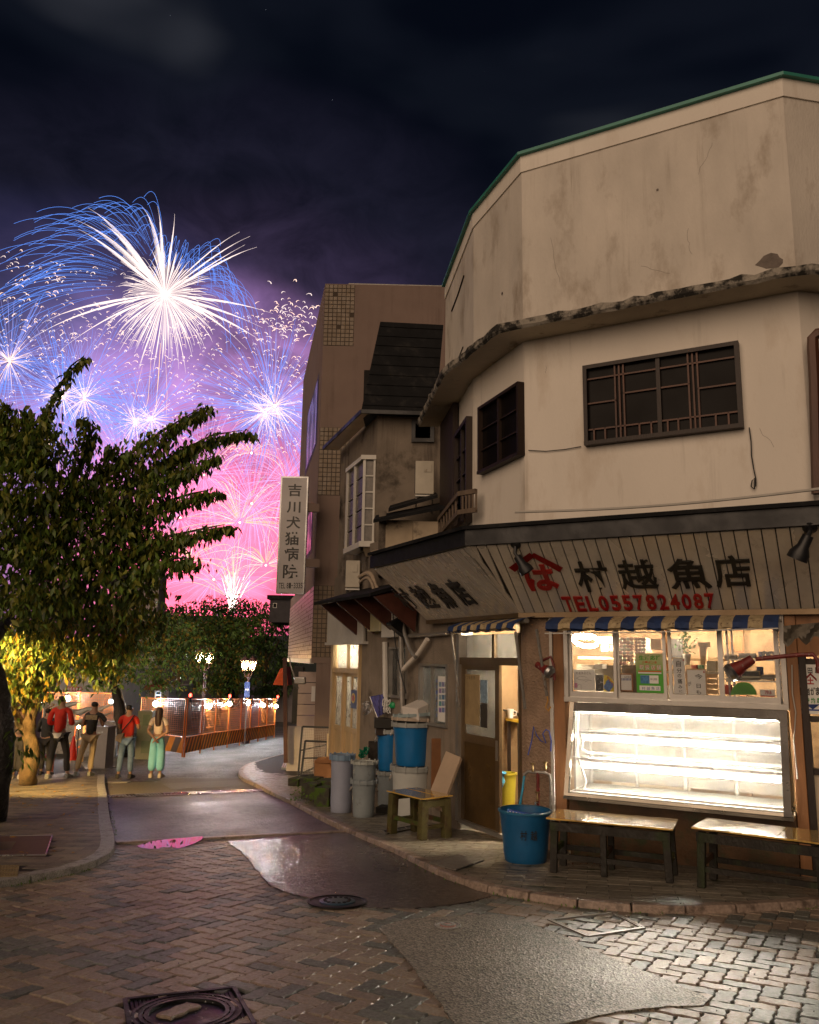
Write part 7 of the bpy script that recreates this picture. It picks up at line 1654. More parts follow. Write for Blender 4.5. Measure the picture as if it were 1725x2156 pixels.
b0, b1, b2 = PY(85, 1560, 29), PY(158, 1557, 29), PY(240, 1555, 29)
for p in (b0, b1, b2): p.z = gz(29)
fence_panel('orange mesh panel at the back left behind the dragon rail', b0, b1, 2.0, 6, (20, 14)); fence_panel('orange mesh panel at the back behind the leaning tree trunk', b1+Vector((.05, 0, 0)), b2, 2.0, 6, (20, 14))
def led(label, u, v, y, s=1.0):
    y -= .40
    t = thing('work_lamp', label, 'lamp', tuple(PY(u, v, y)), 'white work lamps on the orange fence'); p = PY(u, v, y)
    mb = MB(); mb.lathe([(.0001, -.07*s)]+[(.07*s*math.sin(a*math.pi/8), -.07*s*math.cos(a*math.pi/8)) for a in range(1, 8)]+[(.0001, .07*s)], p, 14); mb.build('bulb', K['bulb_led'], t, smooth=True)
    mb = MB(); mb.lathe([(.03, .06*s), (.03, .13*s), (.0001, .14*s)], p, 10); mb.build('socket', K['black_metal'], t, smooth=True)
def yat(u):
    for a, b in zip(posts, posts[1:]):
        pass
    return None
lamps = [(328, 1482, LPst.lerp(G0, .35).y-.12, 'over the wide panel behind the woman', 1.25), (441, 1487, posts[1].lerp(posts[2], .6).y-.15, 'on the second striped panel', 1.2), (484, 1482, posts[3].y-.1, 'on the third striped panel', 1.05), (523, 1480, posts[5].y-.1, 'on the fifth striped panel', 1.0), (555, 1485, posts[6].lerp(posts[7], .5).y-.15, 'on the seventh striped panel', 1), (582, 1487, posts[8].y-.1, 'at the far end post', 1.0), (142, 1471, 28.8, 'on the back left mesh panel', 1.25), (234, 1477, 28.8, 'at the right end of the back mesh panels', .9), (84, 1480, 28.6, 'at the left end of the back mesh panels', .7)]
for u, v, y, w, s in lamps: led('glaring white work lamp '+w, u, v, y, s)
for k, (u, v, y) in enumerate(((401, 1467, posts[0].y), (484, 1468, posts[3].y), (585, 1469, posts[8].y), (166, 1463, 29))):
    t = thing('red_beacon', 'small red warning light '+('on the corner post', 'on the third panel post', 'on the far end post', 'on the back left panels')[k], 'warning light', tuple(PY(u, v, y)), 'red beacons on the fence posts'); p = PY(u, v, y)
    mb = MB(); mb.lathe([(.045, 0), (.05, .06), (.03, .10), (.0001, .11)], p, 12); mb.build('lens', K['bulb_red'], t, smooth=True); mb = MB(); mb.lathe([(.03, -.18), (.05, 0), (.0001, 0)], p, 10); mb.build('base', K['black_metal'], t)
mb = MB(); P = []
for i in range(8):
    a, b = posts[i]+Vector((0, -.04, hf)), posts[i+1]+Vector((0, -.04, hf))
    for k in range(6): f = k/6; P.append(a.lerp(b, f)-Vector((0, 0, .30*math.sin(math.pi*f))))
mb.tube(P, .012, 5); tag(mb.build('lamp_cable', K['cable_white'], smooth=True), 'white cable sagging between the fence lamps', 'cable')
# ---- old style street lamps
def street_lamp(label, u, vtop, y, lant):
    base = PY(u, 1500, y); base.z = gz(y); top = PY(u, vtop+42, y); t = thing('street_lamp', label, 'street lamp', tuple(base), 'old style lantern posts')
    K.setdefault('lamp_iron', M('lamp_iron', (.10, .055, .05), .5, .3, 6, .2)); mi = K['lamp_iron']; h = top.z-base.z
    mb = MB(); mb.lathe([(.16, 0), (.15, .5), (.10, .6), (.085, h*.55), (.10, h*.56), (.10, h*.60), (.07, h*.62), (.06, h*.93), (.10, h*.95), (.05, h)], base, 16); mb.build('post', mi, t, smooth=True)
    for du in lant:
        c = top+Vector((du, 0, .10)); mb = MB(); mb.tube([top-Vector((0, 0, .12)), top+Vector((du*.6, 0, -.15)), c-Vector((0, 0, .12)), c], .025, 8); mb.build('arm', mi, t, smooth=True)
        Ln = MB(); Ln.lathe([(.05, 0), (.10, .02), (.0001, .03)], c, 8); Ln.lathe([(.20, .42), (.22, .44), (.10, .56), (.03, .60), (.0001, .66)], c, 6)
        for k in range(6): a = math.pi/3*k; Ln.bar(c+Vector((math.cos(a)*.10, math.sin(a)*.10, .02)), c+Vector((math.cos(a)*.19, math.sin(a)*.19, .43)), .014)
        fr = Ln.build('lantern', mi, t)
        mb = MB(); mb.lathe([(.095, .03), (.18, .42)], c, 6, cap=False); mb.build('lantern_glass', GLASS('lantern_glass', (1, .9, .75), .05, .25) if 'lantern_glass' not in bpy.data.materials else bpy.data.materials['lantern_glass'], fr)
        mb = MB(); mb.lathe([(.0001, .14), (.05, .19), (.055, .25), (.0001, .32)], c, 12); mb.build('bulb', K['bulb_lantern'], fr, smooth=True)
K['bulb_lantern'] = EM('bulb_lantern', (1, .62, .28), 650)
street_lamp('old style street lamp with two lanterns, left one, behind the fence', 427, 1362, 31, (-.13, .24)); street_lamp('old style street lamp with two lanterns, right one, behind the fence', 520, 1376, 35, (-.10, .22))
# blue arrow road sign on its own post
AS = thing('arrow_sign', 'small blue one way arrow sign below the right street lamp', 'road sign', tuple(PY(520, 1500, 34)))
c = PY(520.5, 1452, 34); mb = MB(); mb.box(c, .22, .03, .62, 0, False); mb.build('plate', M('sign_blue', (.02, .09, .42), .4), AS); mb = MB(); e = Vector((0, -.018, 0))
mb.add([c+e+Vector((x, 0, z)) for x, z in ((-.08, -.03), (.02, -.03), (.02, -.08), (.09, 0), (.02, .08), (.02, .03), (-.08, .03))], [(0, 1, 2, 3, 4, 5, 6)]); mb.build('arrow', K['white'], AS); mb = MB(); mb.tube([Vector((c.x, c.y+.03, gz(34))), c+Vector((0, .03, .3))], .025, 8); mb.build('post', K['galv'], AS)
# ---- utility cabinets
UC = thing('grey_cabinet', 'grey steel utility cabinet with rusty foot and small stickers on a stone plinth', 'utility cabinet', tuple(PG(212, 1622, .02)))
K['cab_grey'] = M('cab_grey', (.34, .31, .29), .5, .12, 4, .08, col2=(.16, .06, .03), mask=(.66, .74), mscale=6)
yc = PG(210, 1628).y+.15; CPn = Plane(0, yc, 1, -.16); a0, a1, z0, z1 = rectpx(CPn, 189, 1533, 224, 1618); mb = MB(); mb.pbox(CPn, a0, a1, z0, z1, -.42, 0); mb.build('cabinet_body', K['cab_grey'], UC, bevel=.01)
mb = MB(); mb.pbox(CPn, a0-.02, a1+.02, z1, z1+.04, -.44, .02); mb.build('cap', K['cab_grey'], UC); mb = MB(); mb.pbox(CPn, a0-.12, a1+.08, z0-.13, z0, -.5, .06); mb.build('plinth', K['granite'], UC)
for (u0, v0, u1, v1, c_) in ((199, 1547, 205, 1555, (.10, .25, .35)), (205, 1541, 212, 1545, (.5, .5, .45)), (213, 1540, 217, 1544, (.6, .6, .6))): r = rectpx(CPn, u0, v0, u1, v1, .002); mb = MB(); mb.pbox(CPn, r[0], r[1], r[2], r[3], .0005, .003); mb.build('sticker', M('sticker%d' % u0, c_, .5, .6, 60), UC)
GC = thing('green_cabinet', 'pale green switch cabinet standing between the man with the bag and the woman', 'utility cabinet', tuple(PG(303, 1600, .02)))
yg = PG(300, 1602).y; GP = Plane(0, yg, 1, -.05); a0, a1, z0, z1 = rectpx(GP, 287, 1497, 318, 1602); mb = MB(); mb.pbox(GP, a0, a1, z0, z1, -.4, 0); mb.build('cabinet_body', M('cab_green', (.36, .36, .20), .6, .1, 20, .2), GC, bevel=.01)
for (u0, v0, u1, v1) in ((297, 1560, 314, 1586), (301, 1505, 315, 1528)): r = rectpx(GP, u0, v0, u1, v1, .01); mb = MB(); mb.pbox(GP, r[0], r[1], r[2], r[3], .001, .012); mb.build('panel', M('cab_panel%d' % u0, (.25, .30, .14), .5, .1), GC)
LD = thing('wooden_ladder', 'leaning pale wooden ladder frame between the grey and green cabinets', 'ladder', tuple(PG(232, 1592, .02)))
yl = PG(232, 1594).y; pa_, pb_ = PY(231, 1592, yl), PY(246, 1478, yl+.25); mb = MB(); mb.bar(pa_, pb_, .06); mb.build('stile', K['wood_pale'], LD)
pc_, pd_ = PY(250, 1590, yl+.35), PY(262, 1482, yl+.4); mb = MB(); mb.bar(pc_, pd_, .06); mb.build('stile', K['wood_pale'], LD)
for f in (.32, .62, .97): mb = MB(); mb.bar(pa_.lerp(pb_, f), pc_.lerp(pd_, f), .05); mb.build('rung', K['wood_pale'], LD)
# ---- wavy silvery metalwork (a dragon-like rail) at the back
DR = thing('wavy_rail', 'silvery wavy branching metal rail behind the standing people', 'railing', tuple(PY(180, 1560, 26)))
K['silver'] = M('silver_paint', (.42, .44, .44), .4, .25, 9, .2, metal=.3)
rr = random.Random(5)
def swirl(P, r): mb = MB(); mb.tube([PY(u, v, 26+.2*math.sin(i)) for i, (u, v) in enumerate(P)], r, 6); mb.build('curved_bar', K['silver'], DR, smooth=True)
swirl([(88, 1490), (100, 1480), (118, 1478), (136, 1487), (150, 1484), (170, 1478)], [.05, .07, .06, .09, .06, .02]); swirl([(136, 1487), (150, 1498), (168, 1500), (188, 1492), (210, 1494), (240, 1482)], [.09, .08, .1, .06, .07, .02]); swirl([(150, 1498), (146, 1512), (158, 1522), (176, 1516), (190, 1520)], [.08, .06, .07, .05, .03]); swirl([(188, 1492), (200, 1508), (216, 1510), (234, 1500)], [.06, .05, .06, .02]); swirl([(92, 1512), (94, 1490), (112, 1484)], [.04, .05, .02]); swirl([(100, 1520), (104, 1494), (122, 1484)], [.04, .05, .02]); swirl([(114, 1520), (116, 1498), (134, 1490)], [.04, .05, .02])
wv = MB(); wv.pbox(Plane(0, 26.4, 1, 0), PY(85, 1540, 26.4).x, PY(245, 1540, 26.4).x, gz(26), PY(85, 1516, 26.4).z, -.2, 0); tag(wv.build('low_parapet', K['granite']), 'low grey stone parapet carrying the wavy rail', 'wall')
# orange work barrier and its glowing lamp between the people
WB = thing('work_barrier', 'leaning orange and white barrier boards lit by a warm lamp behind the people', 'barrier', tuple(PG(165, 1600)))
for k, (a, b) in enumerate((((143, 1585), (190, 1560)), ((141, 1568), (192, 1545)), ((150, 1610), (160, 1530)), ((172, 1604), (178, 1528)))):
    mb = MB(); mb.bar(PY(*a, 24.2), PY(*b, 24.4), .07, .03); mb.build('board', K['orange'] if k % 2 == 0 else K['wood_pale'], WB)
t = thing('warm_work_lamp', 'small warm work lamp glowing between the red jacket and the grey cabinet', 'lamp', tuple(PY(166, 1531, 24.0))); p = PY(166, 1531, 23.9); mb = MB(); mb.lathe([(.0001, -.05), (.05, 0), (.0001, .05)], p, 10); mb.build('bulb', EM('bulb_warm2', (1, .55, .2), 420), t, smooth=True); mb = MB(); mb.tube([p, Vector((p.x, p.y+.05, gz(24)))], .015, 6); mb.build('stand', K['black_metal'], t)
# red wooden stool by the yellow lit tree
ST = thing('red_stool', 'low red brown wooden stool behind the lit tree trunk', 'stool', tuple(PG(78, 1632)))
c = PG(80, 1632, .05); mb = MB(); mb.box(c+Vector((0, 0, .38)), .62, .3, .05, .1); K['wood_stool'] = M('wood_stool', (.28, .06, .02), .5, .2); mb.build('seat', K['wood_stool'], ST)
for sx in (-.26, .26):
    for sy in (-.1, .1): mb = MB(); mb.box(c+Vector((sx, sy, 0)), .05, .05, .38); mb.build('leg', K['wood_stool'], ST)
# covers in the road near the people
for (u, v, w_) in ((297, 1644, .42),):
    c = PG(u, v); t = thing('oval_cover', 'round slotted iron cover in the road at the woman\'s feet', 'manhole cover', tuple(c)); mb = MB(); mb.lathe([(w_, 0), (w_, .018), (.0001, .018)], c, 28, (0, .066, 1)); mb.build('lid', K['iron'], t)
GT = thing('gutter_grate', 'short slotted gutter grate beside the left kerb', 'grate', tuple(PG(228, 1649))); a, b = PG(224, 1650), PG(270, 1649)
for i in range(22): mb = MB(); p = a.lerp(b, i/21); mb.bar(p+Vector((0, -.12, .024)), p+Vector((0, .12, .014)), .02); mb.build('bar', K['galv'], GT)
# ---- far buildings
def block(name, label, u0, v0, u1, v1, y, dep, m, wins=(), roof=None, wm='dark_pane', zb=None):
    pl = Plane(0, y, 1, 0); a0, a1, z0, z1 = rectpx(pl, u0, v0, u1, v1, 0); t = thing(name, label, 'building', tuple(pl.at((a0+a1)/2, gz(y)))); mb = MB(); mb.pbox(pl, a0, a1, min(z0, gz(y))-.5 if zb is None else zb, z1, -dep, 0); mb.build('wall', m, t)
    for w in wins: r = rectpx(pl, *w, .02); mb = MB(); mb.pbox(pl, r[0], r[1], r[2], r[3], .001, .05); f = mb.build('window_frame', K['alu'], t); mb = MB(); d_ = (r[1]-r[0])*.1; mb.pbox(pl, r[0]+d_, r[1]-d_, r[2]+d_, r[3]-d_, .051, .06); mb.build('pane', K[wm], f)
    if roof: mb = MB(); mb.pbox(pl, a0-.2, a1+.2, z1, z1+roof, -dep-.2, .2); mb.build('roof', K['roof_black'], t)
    return t, pl
K['far_grey'] = M('far_grey', (.34, .29, .28), .8, .2, 2, .2); K['far_white'] = M('far_white', (.34, .33, .33), .7, .2, 1.5, .2); K['far_dark'] = M('far_dark', (.05, .045, .05), .8, .3, 2, .2)
block('arched_building', 'grey building with tall narrow windows showing between the tree and the fireworks', 262, 1206, 330, 1400, 52, 1.6, K['far_grey'], ((268, 1228, 274, 1270), (281, 1232, 287, 1274), (295, 1236, 301, 1278), (310, 1228, 318, 1262)))
t, pl = block('white_house', 'white panelled building with parking sign behind the back fence', 118, 1408, 222, 1490, 38, 6, K['far_white'], ((206, 1430, 218, 1444),), None)
r = rectpx(pl, 139, 1446, 171, 1456, .05); mb = MB(); mb.pbox(pl, r[0], r[1], r[2], r[3], .03, .06); PSg = thing('parking_sign', 'red and white monthly parking sign on the white building', 'sign', tuple(pl.at(r[0], r[2]))); mb.build('red_plate', K['red_paint'], PSg); r2 = rectpx(pl, 139, 1456.3, 171, 1465, .05); mb = MB(); mb.pbox(pl, r2[0], r2[1], r2[2], r2[3], .03, .06); mb.build('white_plate', K['white'], PSg)
for i, ch in enumerate('月極駐車場'): letter_px(PS(pl), ch, 141+i*6, 1447.5, 146+i*6, 1454.5, .065, K['white'], PSg, .02)
for i, ch in enumerate('貸ガレージ'): letter_px(PS(pl), ch, 141+i*6, 1458, 146+i*6, 1463.5, .065, K['black_paint'], PSg, .0)
for i in range(6): r = rectpx(pl, 120+i*14, 1412, 132+i*14, 1440, .02); mb = MB(); mb.pbox(pl, r[0], r[1], r[2], r[3], .002, .02); mb.build('wall_panel', K['far_white'], t)
t, pl = block('corner_shop', 'small far shop with red awning and a lit vending machine', 300, 1446, 355, 1490, 44, 5, K['far_white'])
mb = MB(); P = [pl.w(306, 1442, .1), pl.w(350, 1440, .1), pl.w(354, 1452, 1.0), pl.w(303, 1453, 1.0)]; mb.add(P, [(0, 1, 2, 3), (3, 2, 1, 0)]); mb.build('red_awning', M('awning_red', (.5, .05, .04), .6), t)
VM = thing('vending_machine', 'lit white vending machine at the far shop', 'vending machine', tuple(pl.at(0, gz(44)))); r = rectpx(pl, 324, 1452, 341, 1490, .5); mb = MB(); mb.pbox(pl, r[0], r[1], r[2], r[3], .02, .5); mb.build('case', K['white'], VM); mb = MB(); mb.pbox(pl, r[0]+.08, r[1]-.08, r[2]+(r[3]-r[2])*.45, r[3]-.1, .501, .52); mb.build('lit_front', EM('vend', (.8, .9, 1), 1.2), VM)
for i in range(8): mb = MB(); a_ = r[0]+.12+(i % 4)*(r[1]-r[0]-.24)/4; z_ = r[2]+(r[3]-r[2])*(.52 if i < 4 else .74); mb.pbox(pl, a_, a_+.07, z_, z_+.12, .521, .54); mb.build('bottle_sample', (K['red_paint'], K['bin_blue'], G_)[i % 3], VM)
block('far_dark_house', 'dark small building just right of the hospital sign foot, against the glow', 568, 1262, 612, 1300, 60, 6, K['far_dark'], ((575, 1270, 583, 1280),), .3, zb=PY(570, 1310, 60).z)
block('far_flat_house', 'low dark house far behind the green trees', 340, 1296, 470, 1420, 75, 8, K['far_dark'])
block('far_house_right', 'pale low house behind the far end of the fence', 560, 1425, 620, 1500, 62, 6, K['far_grey'])
# hillside of trees closing the view at left
# ================================================================ TREES
K['bark'] = M('bark', (.17, .11, .05), .85, .4, 14, .9, 50, stretch=(1, 1, .6), col2=(.07, .06, .03), mask=(.5, .62), mscale=6, dist=.02); K['bark_dark'] = M('bark_dark', (.02, .016, .015), .55, .4, 14, 1.0, 30, dist=.03, rvar=.15)
def LEAFMAT(name, c, tr=.35):
    m, t, p = _nodes(name); n = t.nodes; l = t.links; ge = n.new('ShaderNodeNewGeometry'); mr = n.new('ShaderNodeValToRGB'); e = mr.color_ramp.elements; e[0].color = (*[x*.55 for x in c], 1); e[1].color = (*[min(1, x*1.5) for x in c], 1); l.new(ge.outputs['Random Per Island'], mr.inputs[0]); l.new(mr.outputs[0], p.inputs['Base Color']); p.inputs['Roughness'].default_value = .42
    tb = n.new('ShaderNodeBsdfTranslucent'); l.new(mr.outputs[0], tb.inputs[0]); mx = n.new('ShaderNodeMixShader'); mx.inputs[0].default_value = tr; l.new(p.outputs[0], mx.inputs[1]); l.new(tb.outputs[0], mx.inputs[2]); l.new(mx.outputs[0], n['Material Output'].inputs[0]); return m
LM = [LEAFMAT('leaf_green', (.14, .22, .035)), LEAFMAT('leaf_olive', (.24, .25, .04)), LEAFMAT('leaf_dark', (.05, .085, .018)), LEAFMAT('leaf_yellow', (.34, .24, .025))]
LB_ = [LEAFMAT('leaf_bright', (.16, .28, .06)), LEAFMAT('leaf_mid', (.11, .20, .05)), LEAFMAT('leaf_deep', (.06, .11, .03)), LEAFMAT('leaf_autumn', (.30, .22, .04))]
class Leaves:
    def __init__(s, n, seed): s.v = [[] for _ in range(n)]; s.r = np.random.RandomState(seed)
    def put(s, k, P, size, droop=.75, spread=1.0):
        "a leaf at every point of P: two folded halves, hanging"
        r = s.r; n = len(P); P = np.asarray(P); a = r.uniform(0, 2*np.pi, n); dr = np.clip(r.normal(droop, .3, n), -.4, 1.5); d = np.stack([np.cos(a)*np.cos(dr), np.sin(a)*np.cos(dr), -np.sin(dr)], 1); sz = size*r.uniform(.45, 1.35, n)[:, None]
        w = np.cross(d, r.normal(0, 1, (n, 3))); w /= np.linalg.norm(w, axis=1)[:, None]+1e-6; up = np.cross(w, d)*.25
        q = np.stack([P, P+(d*.45+w*.24+up*.4)*sz, P+(d*1.0)*sz-np.array([0, 0, .12])*sz, P+(d*.45-w*.24+up*.4)*sz], 1); s.v[k].append(q)
    def build(s, mats, parent, name='leaves'):
        for k, m in enumerate(mats):
            if not s.v[k]: continue
            q = np.concatenate(s.v[k]); n = len(q); me = bpy.data.meshes.new(name); me.vertices.add(n*4); me.vertices.foreach_set('co', q.reshape(-1).astype(np.float32)); f = np.arange(n*4).reshape(n, 4); tri = f[:, [0, 1, 2, 0, 2, 3]].reshape(-1)
            me.loops.add(n*6); me.loops.foreach_set('vertex_index', tri.astype(np.int32)); me.polygons.add(n*2); me.polygons.foreach_set('loop_start', (np.arange(n*2)*3).astype(np.int32)); me.materials.append(m); me.update(calc_edges=True); me.validate(); o = bpy.data.objects.new(name, me); COL.objects.link(o); attach(o, parent); stuff(o)
def cluster(lv, rng, P0, n, rad_, size, ks, droop=.75, flat=.6):
    k = rng.choice(ks, size=n); pts_ = np.array(P0)+rng.normal(0, 1, (n, 3))*np.array([rad_, rad_, rad_*flat])
    for kk in set(k.tolist()): lv.put(kk, pts_[k == kk], size, droop)
def crown(lv, blobs, seed, size, dens, ks, leafy=22, droop=.75, pr=lambda u, v, y: PY(u, v, y)):
    "blobs are (u, v, depth, radius): sprays of hanging leaves spread through each, thicker near the surface"
    rng = np.random.RandomState(seed)
    for u, v, y, r in blobs:
        c = np.array(pr(u, v, y)); n = max(4, int(dens*r*r))
        for _ in range(n):
            d = rng.normal(0, 1, 3); d /= np.linalg.norm(d); q = c+d*r*(rng.uniform(.45, 1.05))*np.array([1, .8, .85]); kk = ks
            cluster(lv, rng, q, leafy, .10+size*.5, size, kk, droop)
def limb(t, P, r0, r1, m, nm='limb'):
    mb = MB(); n = len(P); rr_ = [r0+(r1-r0)*i/(n-1) for i in range(n)]
    pt = [Vector(p) for p in P]; q = [pt[0]]; qr = [rr_[0]]
    for i in range(n-1):
        for f in (.33, .66, 1): q.append(pt[i].lerp(pt[i+1], f)+Vector((R.uniform(-1, 1), R.uniform(-1, 1), 0))*r0*.12*(f < 1)); qr.append(rr_[i]+(rr_[i+1]-rr_[i])*f)
    mb.tube(q, [x*R.uniform(.92, 1.08) for x in qr], 12); return mb.build(nm, m, t, smooth=True)
# --- the big cherry tree, left
T1 = thing('cherry_tree', 'large cherry tree with drooping autumn leaves filling the left side, trunk lit yellow', 'tree', tuple(PG(60, 1652, HK)))
yt = PG(58, 1654, HK).y
limb(T1, [PG(57, 1656, HK-.05), PY(58, 1635, yt), PY(66, 1600, yt), PY(66, 1570, yt), PY(60, 1540, yt), PY(64, 1510, yt-.1), PY(72, 1470, yt-.2), PY(80, 1420, yt-.3)], .17, .09, K['bark'], 'trunk')
limb(T1, [PY(62, 1548, yt), PY(46, 1530, yt), PY(34, 1505, yt-.2), (PY(24, 1488, yt-.3)), PY(15, 1440, yt-.3)], .10, .05, K['bark']); limb(T1, [PY(70, 1480, yt-.2), PY(110, 1380, yt-.5), PY(150, 1300, yt-1.0)], .09, .05, K['bark'])
T0 = thing('dark_tree', 'very dark wet tree trunk at the left picture edge', 'tree', tuple(PG(-15, 1735, HK)))
y0 = PG(-10, 1738, HK).y
limb(T0, [PG(-20, 1742, HK-.1), PY(-12, 1660, y0), PY(2, 1580, y0), PY(2, 1520, y0), PY(-8, 1450, y0+.3), PY(-30, 1380, y0+.9), PY(-40, 1250, y0+1.8), PY(-20, 1120, y0+2.2)], .19, .11, K['bark_dark'], 'trunk')
limb(T0, [PY(-30, 1380, y0+.9), PY(30, 1280, 13.4), PY(110, 1180, 13.4), PY(180, 1090, 13.2)], .08, .03, K['bark_dark'])
fingers = [([(60, 950), (95, 880), (125, 815), (150, 770), (186, 742)], 11.5, .5, .35), ([(150, 1060), (230, 990), (300, 935), (370, 890), (442, 848)], 12.5, 1, 1), ([(220, 1050), (300, 1000), (380, 950), (450, 915), (530, 903)], 12.8, 1, 1), ([(230, 1070), (320, 1015), (400, 985), (466, 950)], 12.2, .8, .9), ([(250, 1100), (340, 1060), (400, 1040), (466, 1026)], 12.4, .8, .9), ([(240, 1180), (330, 1135), (420, 1115), (492, 1100)], 12.3, .9, .9), ([(230, 1230), (310, 1195), (370, 1175), (411, 1176)], 12.0, .8, .9), ([(150, 1040), (175, 960), (190, 905), (180, 868)], 12.2, .8, .9), ([(60, 960), (50, 900), (58, 850)], 11.5, .9, .9), ([(10, 940), (5, 880), (12, 838)], 11.3, .9, .9), ([(200, 1080), (225, 980), (240, 925)], 12.4, .8, .8), ([(100, 1000), (88, 930), (100, 860)], 11.8, .7, .8)]
lv = Leaves(4, 11); rng = np.random.RandomState(21)
for P, y, s0_, s1_ in fingers:
    pt = [PY(u, v, y+.3*math.sin(i*1.7)) for i, (u, v) in enumerate(P)]; limb(T1, pt[:-1]+[pt[-2].lerp(pt[-1], .75)], .04, .005, K['bark_dark'], 'branch')
    for i in range(len(pt)-1):
        n = int((pt[i+1]-pt[i]).length/.03)
        for k in range(n):
            f = (i+k/n)/(len(pt)-1); w = .13*(1-f)+.05; q = pt[i].lerp(pt[i+1], k/n); w *= .55+.75*abs(math.sin(f*9+y*7)); cluster(lv, rng, np.array(q)+np.array([0, 0, -.06]), int(8*s1_+2), w*s1_, .125, (0, 0, 1, 1, 2), 1.05, .55)
blobs = [(70, 930, 11.5, .45), (30, 1010, 11.5, .6), (110, 1030, 12, .65), (180, 1080, 12.3, .6), (60, 1110, 12, .7), (150, 1150, 12.2, .7), (230, 1150, 12.5, .6), (300, 1085, 12.6, .4), (255, 1085, 12.6, .42), (300, 1160, 12.6, .45), (30, 1200, 12, .75), (110, 1230, 12.2, .75), (200, 1230, 12.5, .7), (280, 1220, 12.6, .5), (340, 1150, 12.6, .35), (330, 1030, 12.6, .28), (360, 960, 12.6, .26), (300, 990, 12.5, .32), (380, 1170, 12.4, .22), (20, 930, 11.5, .5), (0, 1100, 11.8, .7)]
crown(lv, blobs, 3, .12, 120, (0, 0, 1, 1, 2), 17, 1.0)
low = [(30, 1290, 13.5, .75), (110, 1310, 14, .75), (190, 1310, 14.3, .7), (260, 1315, 14.5, .5), (310, 1305, 14.6, .35), (60, 1370, 15, .7), (140, 1380, 15, .6), (205, 1370, 15, .5), (255, 1360, 14.8, .35), (20, 1420, 15.2, .5), (90, 1430, 15.4, .45), (225, 1400, 15, .28), (50, 1465, 15.5, .28), (10, 1470, 15.5, .3)]
crown(lv, low, 4, .12, 120, (0, 0, 1, 3, 2), 16, 1.0)
lv.build(LM, T1)
# leafy shoots low on the dark trunk
lv = Leaves(4, 5); rng = np.random.RandomState(2)
for u, v in ((62, 1585), (30, 1600), (22, 1540), (100, 1400)): cluster(lv, rng, np.array(PY(u, v, y0-.1)), 16, .08, .12, (0, 2), .8)
lv.build(LM, T0)
# --- trees beyond the fence
def tree(label, P, r0, blobs, seed, y, size=.14, dens=18, ks=(0, 0, 1, 2, 3), leafy=16, bark='bark'):
    t = thing('park_tree', label, 'tree', tuple(P[0]), 'leafy trees beyond the fence'); limb(t, P, r0, r0*.4, K[bark], 'trunk'); lv = Leaves(4, seed); crown(lv, blobs, seed, size*.85, dens*2.6, ks, leafy, .6)
    for b in blobs[:4]: limb(t, [P[-1], PY(*b[:3])], r0*.35, .04, K[bark])
    lv.build(LB_, t)
yb1 = 25.0
tree('leaning dark tree trunk with a wide green crown above the work lamps', [PG(272, 1592), PY(262, 1540, 25), PY(252, 1490, 25), PY(240, 1440, 25.3), PY(262, 1380, 25.6)], .26, [(210, 1395, 25, .9), (250, 1350, 25, 1.2), (300, 1330, 25.5, 1.3), (350, 1345, 25.5, 1.2), (330, 1400, 25, 1.0), (280, 1420, 24.6, .7), (380, 1420, 25, .8), (395, 1370, 25.5, 1.0), (240, 1420, 24.6, .5)], 31, yb1, .17, 14, bark='bark_dark')
tree('broad green tree between the two street lamps', [PY(455, 1560, 56.1), PY(458, 1500, 56.1), PY(470, 1420, 56.1)], .28, [(440, 1340, 57.8, 2.38), (485, 1345, 57.8, 2.21), (460, 1395, 56.1, 2.21), (500, 1400, 56.9, 1.87), (475, 1440, 56.1, 1.70), (420, 1330, 57.8, 1.70), (510, 1340, 57.8, 1.53), (440, 1440, 55.8, 1.19)], 32, 56, 0.32, 4.8)
tree('tall dark green tree against the hospital sign', [PY(560, 1560, 61.0), PY(556, 1480, 61.0), PY(560, 1400, 61.0)], .3, [(560, 1320, 62.7, 2.15), (590, 1345, 62.7, 1.98), (540, 1350, 62.7, 1.98), (570, 1395, 61.0, 2.31), (595, 1410, 61.9, 1.65), (545, 1430, 61.0, 1.98), (580, 1450, 61.0, 1.32), (545, 1290, 62.7, 1.15), (582, 1300, 62.7, 1.15)], 33, 61, 0.33, 4.6, (1, 1, 2, 2))
tree('dark tree with pointed top left of the first street lamp', [PY(370, 1560, 64.0), PY(372, 1480, 64.0), PY(380, 1380, 64.0)], .3, [(370, 1310, 64.0, 1.92), (400, 1320, 64.0, 2.08), (440, 1300, 65.6, 1.92), (350, 1340, 64.0, 2.08), (480, 1290, 65.6, 1.76), (455, 1280, 65.6, 0.96), (400, 1290, 65.6, 1.12), (520, 1300, 65.6, 1.76), (500, 1320, 65.6, 2.08)], 34, 64, 0.35, 4.5, (1, 2, 2, 2))
tree('dark tree mass low behind the back fence', [PY(40, 1560, 34), PY(50, 1470, 34), PY(60, 1400, 34)], .3, [(20, 1400, 34, 1.6), (80, 1390, 34, 1.4), (-20, 1440, 34, 1.4), (60, 1440, 34, 1.0)], 35, 34, .2, 10, (1, 2, 2))
HI = MB(); P = []; ht = [(-700, 1330), (-400, 1310), (-200, 1335), (0, 1340), (200, 1345), (350, 1338), (480, 1345), (620, 1335), (900, 1330), (1400, 1310), (2400, 1300)]
for i in range(len(ht)-1):
    for k in range(8): f = k/8; u = ht[i][0]+(ht[i+1][0]-ht[i][0])*f; v = ht[i][1]+(ht[i+1][1]-ht[i][1])*f+R.uniform(-3, 3); P.append(PY(u, v, 200))
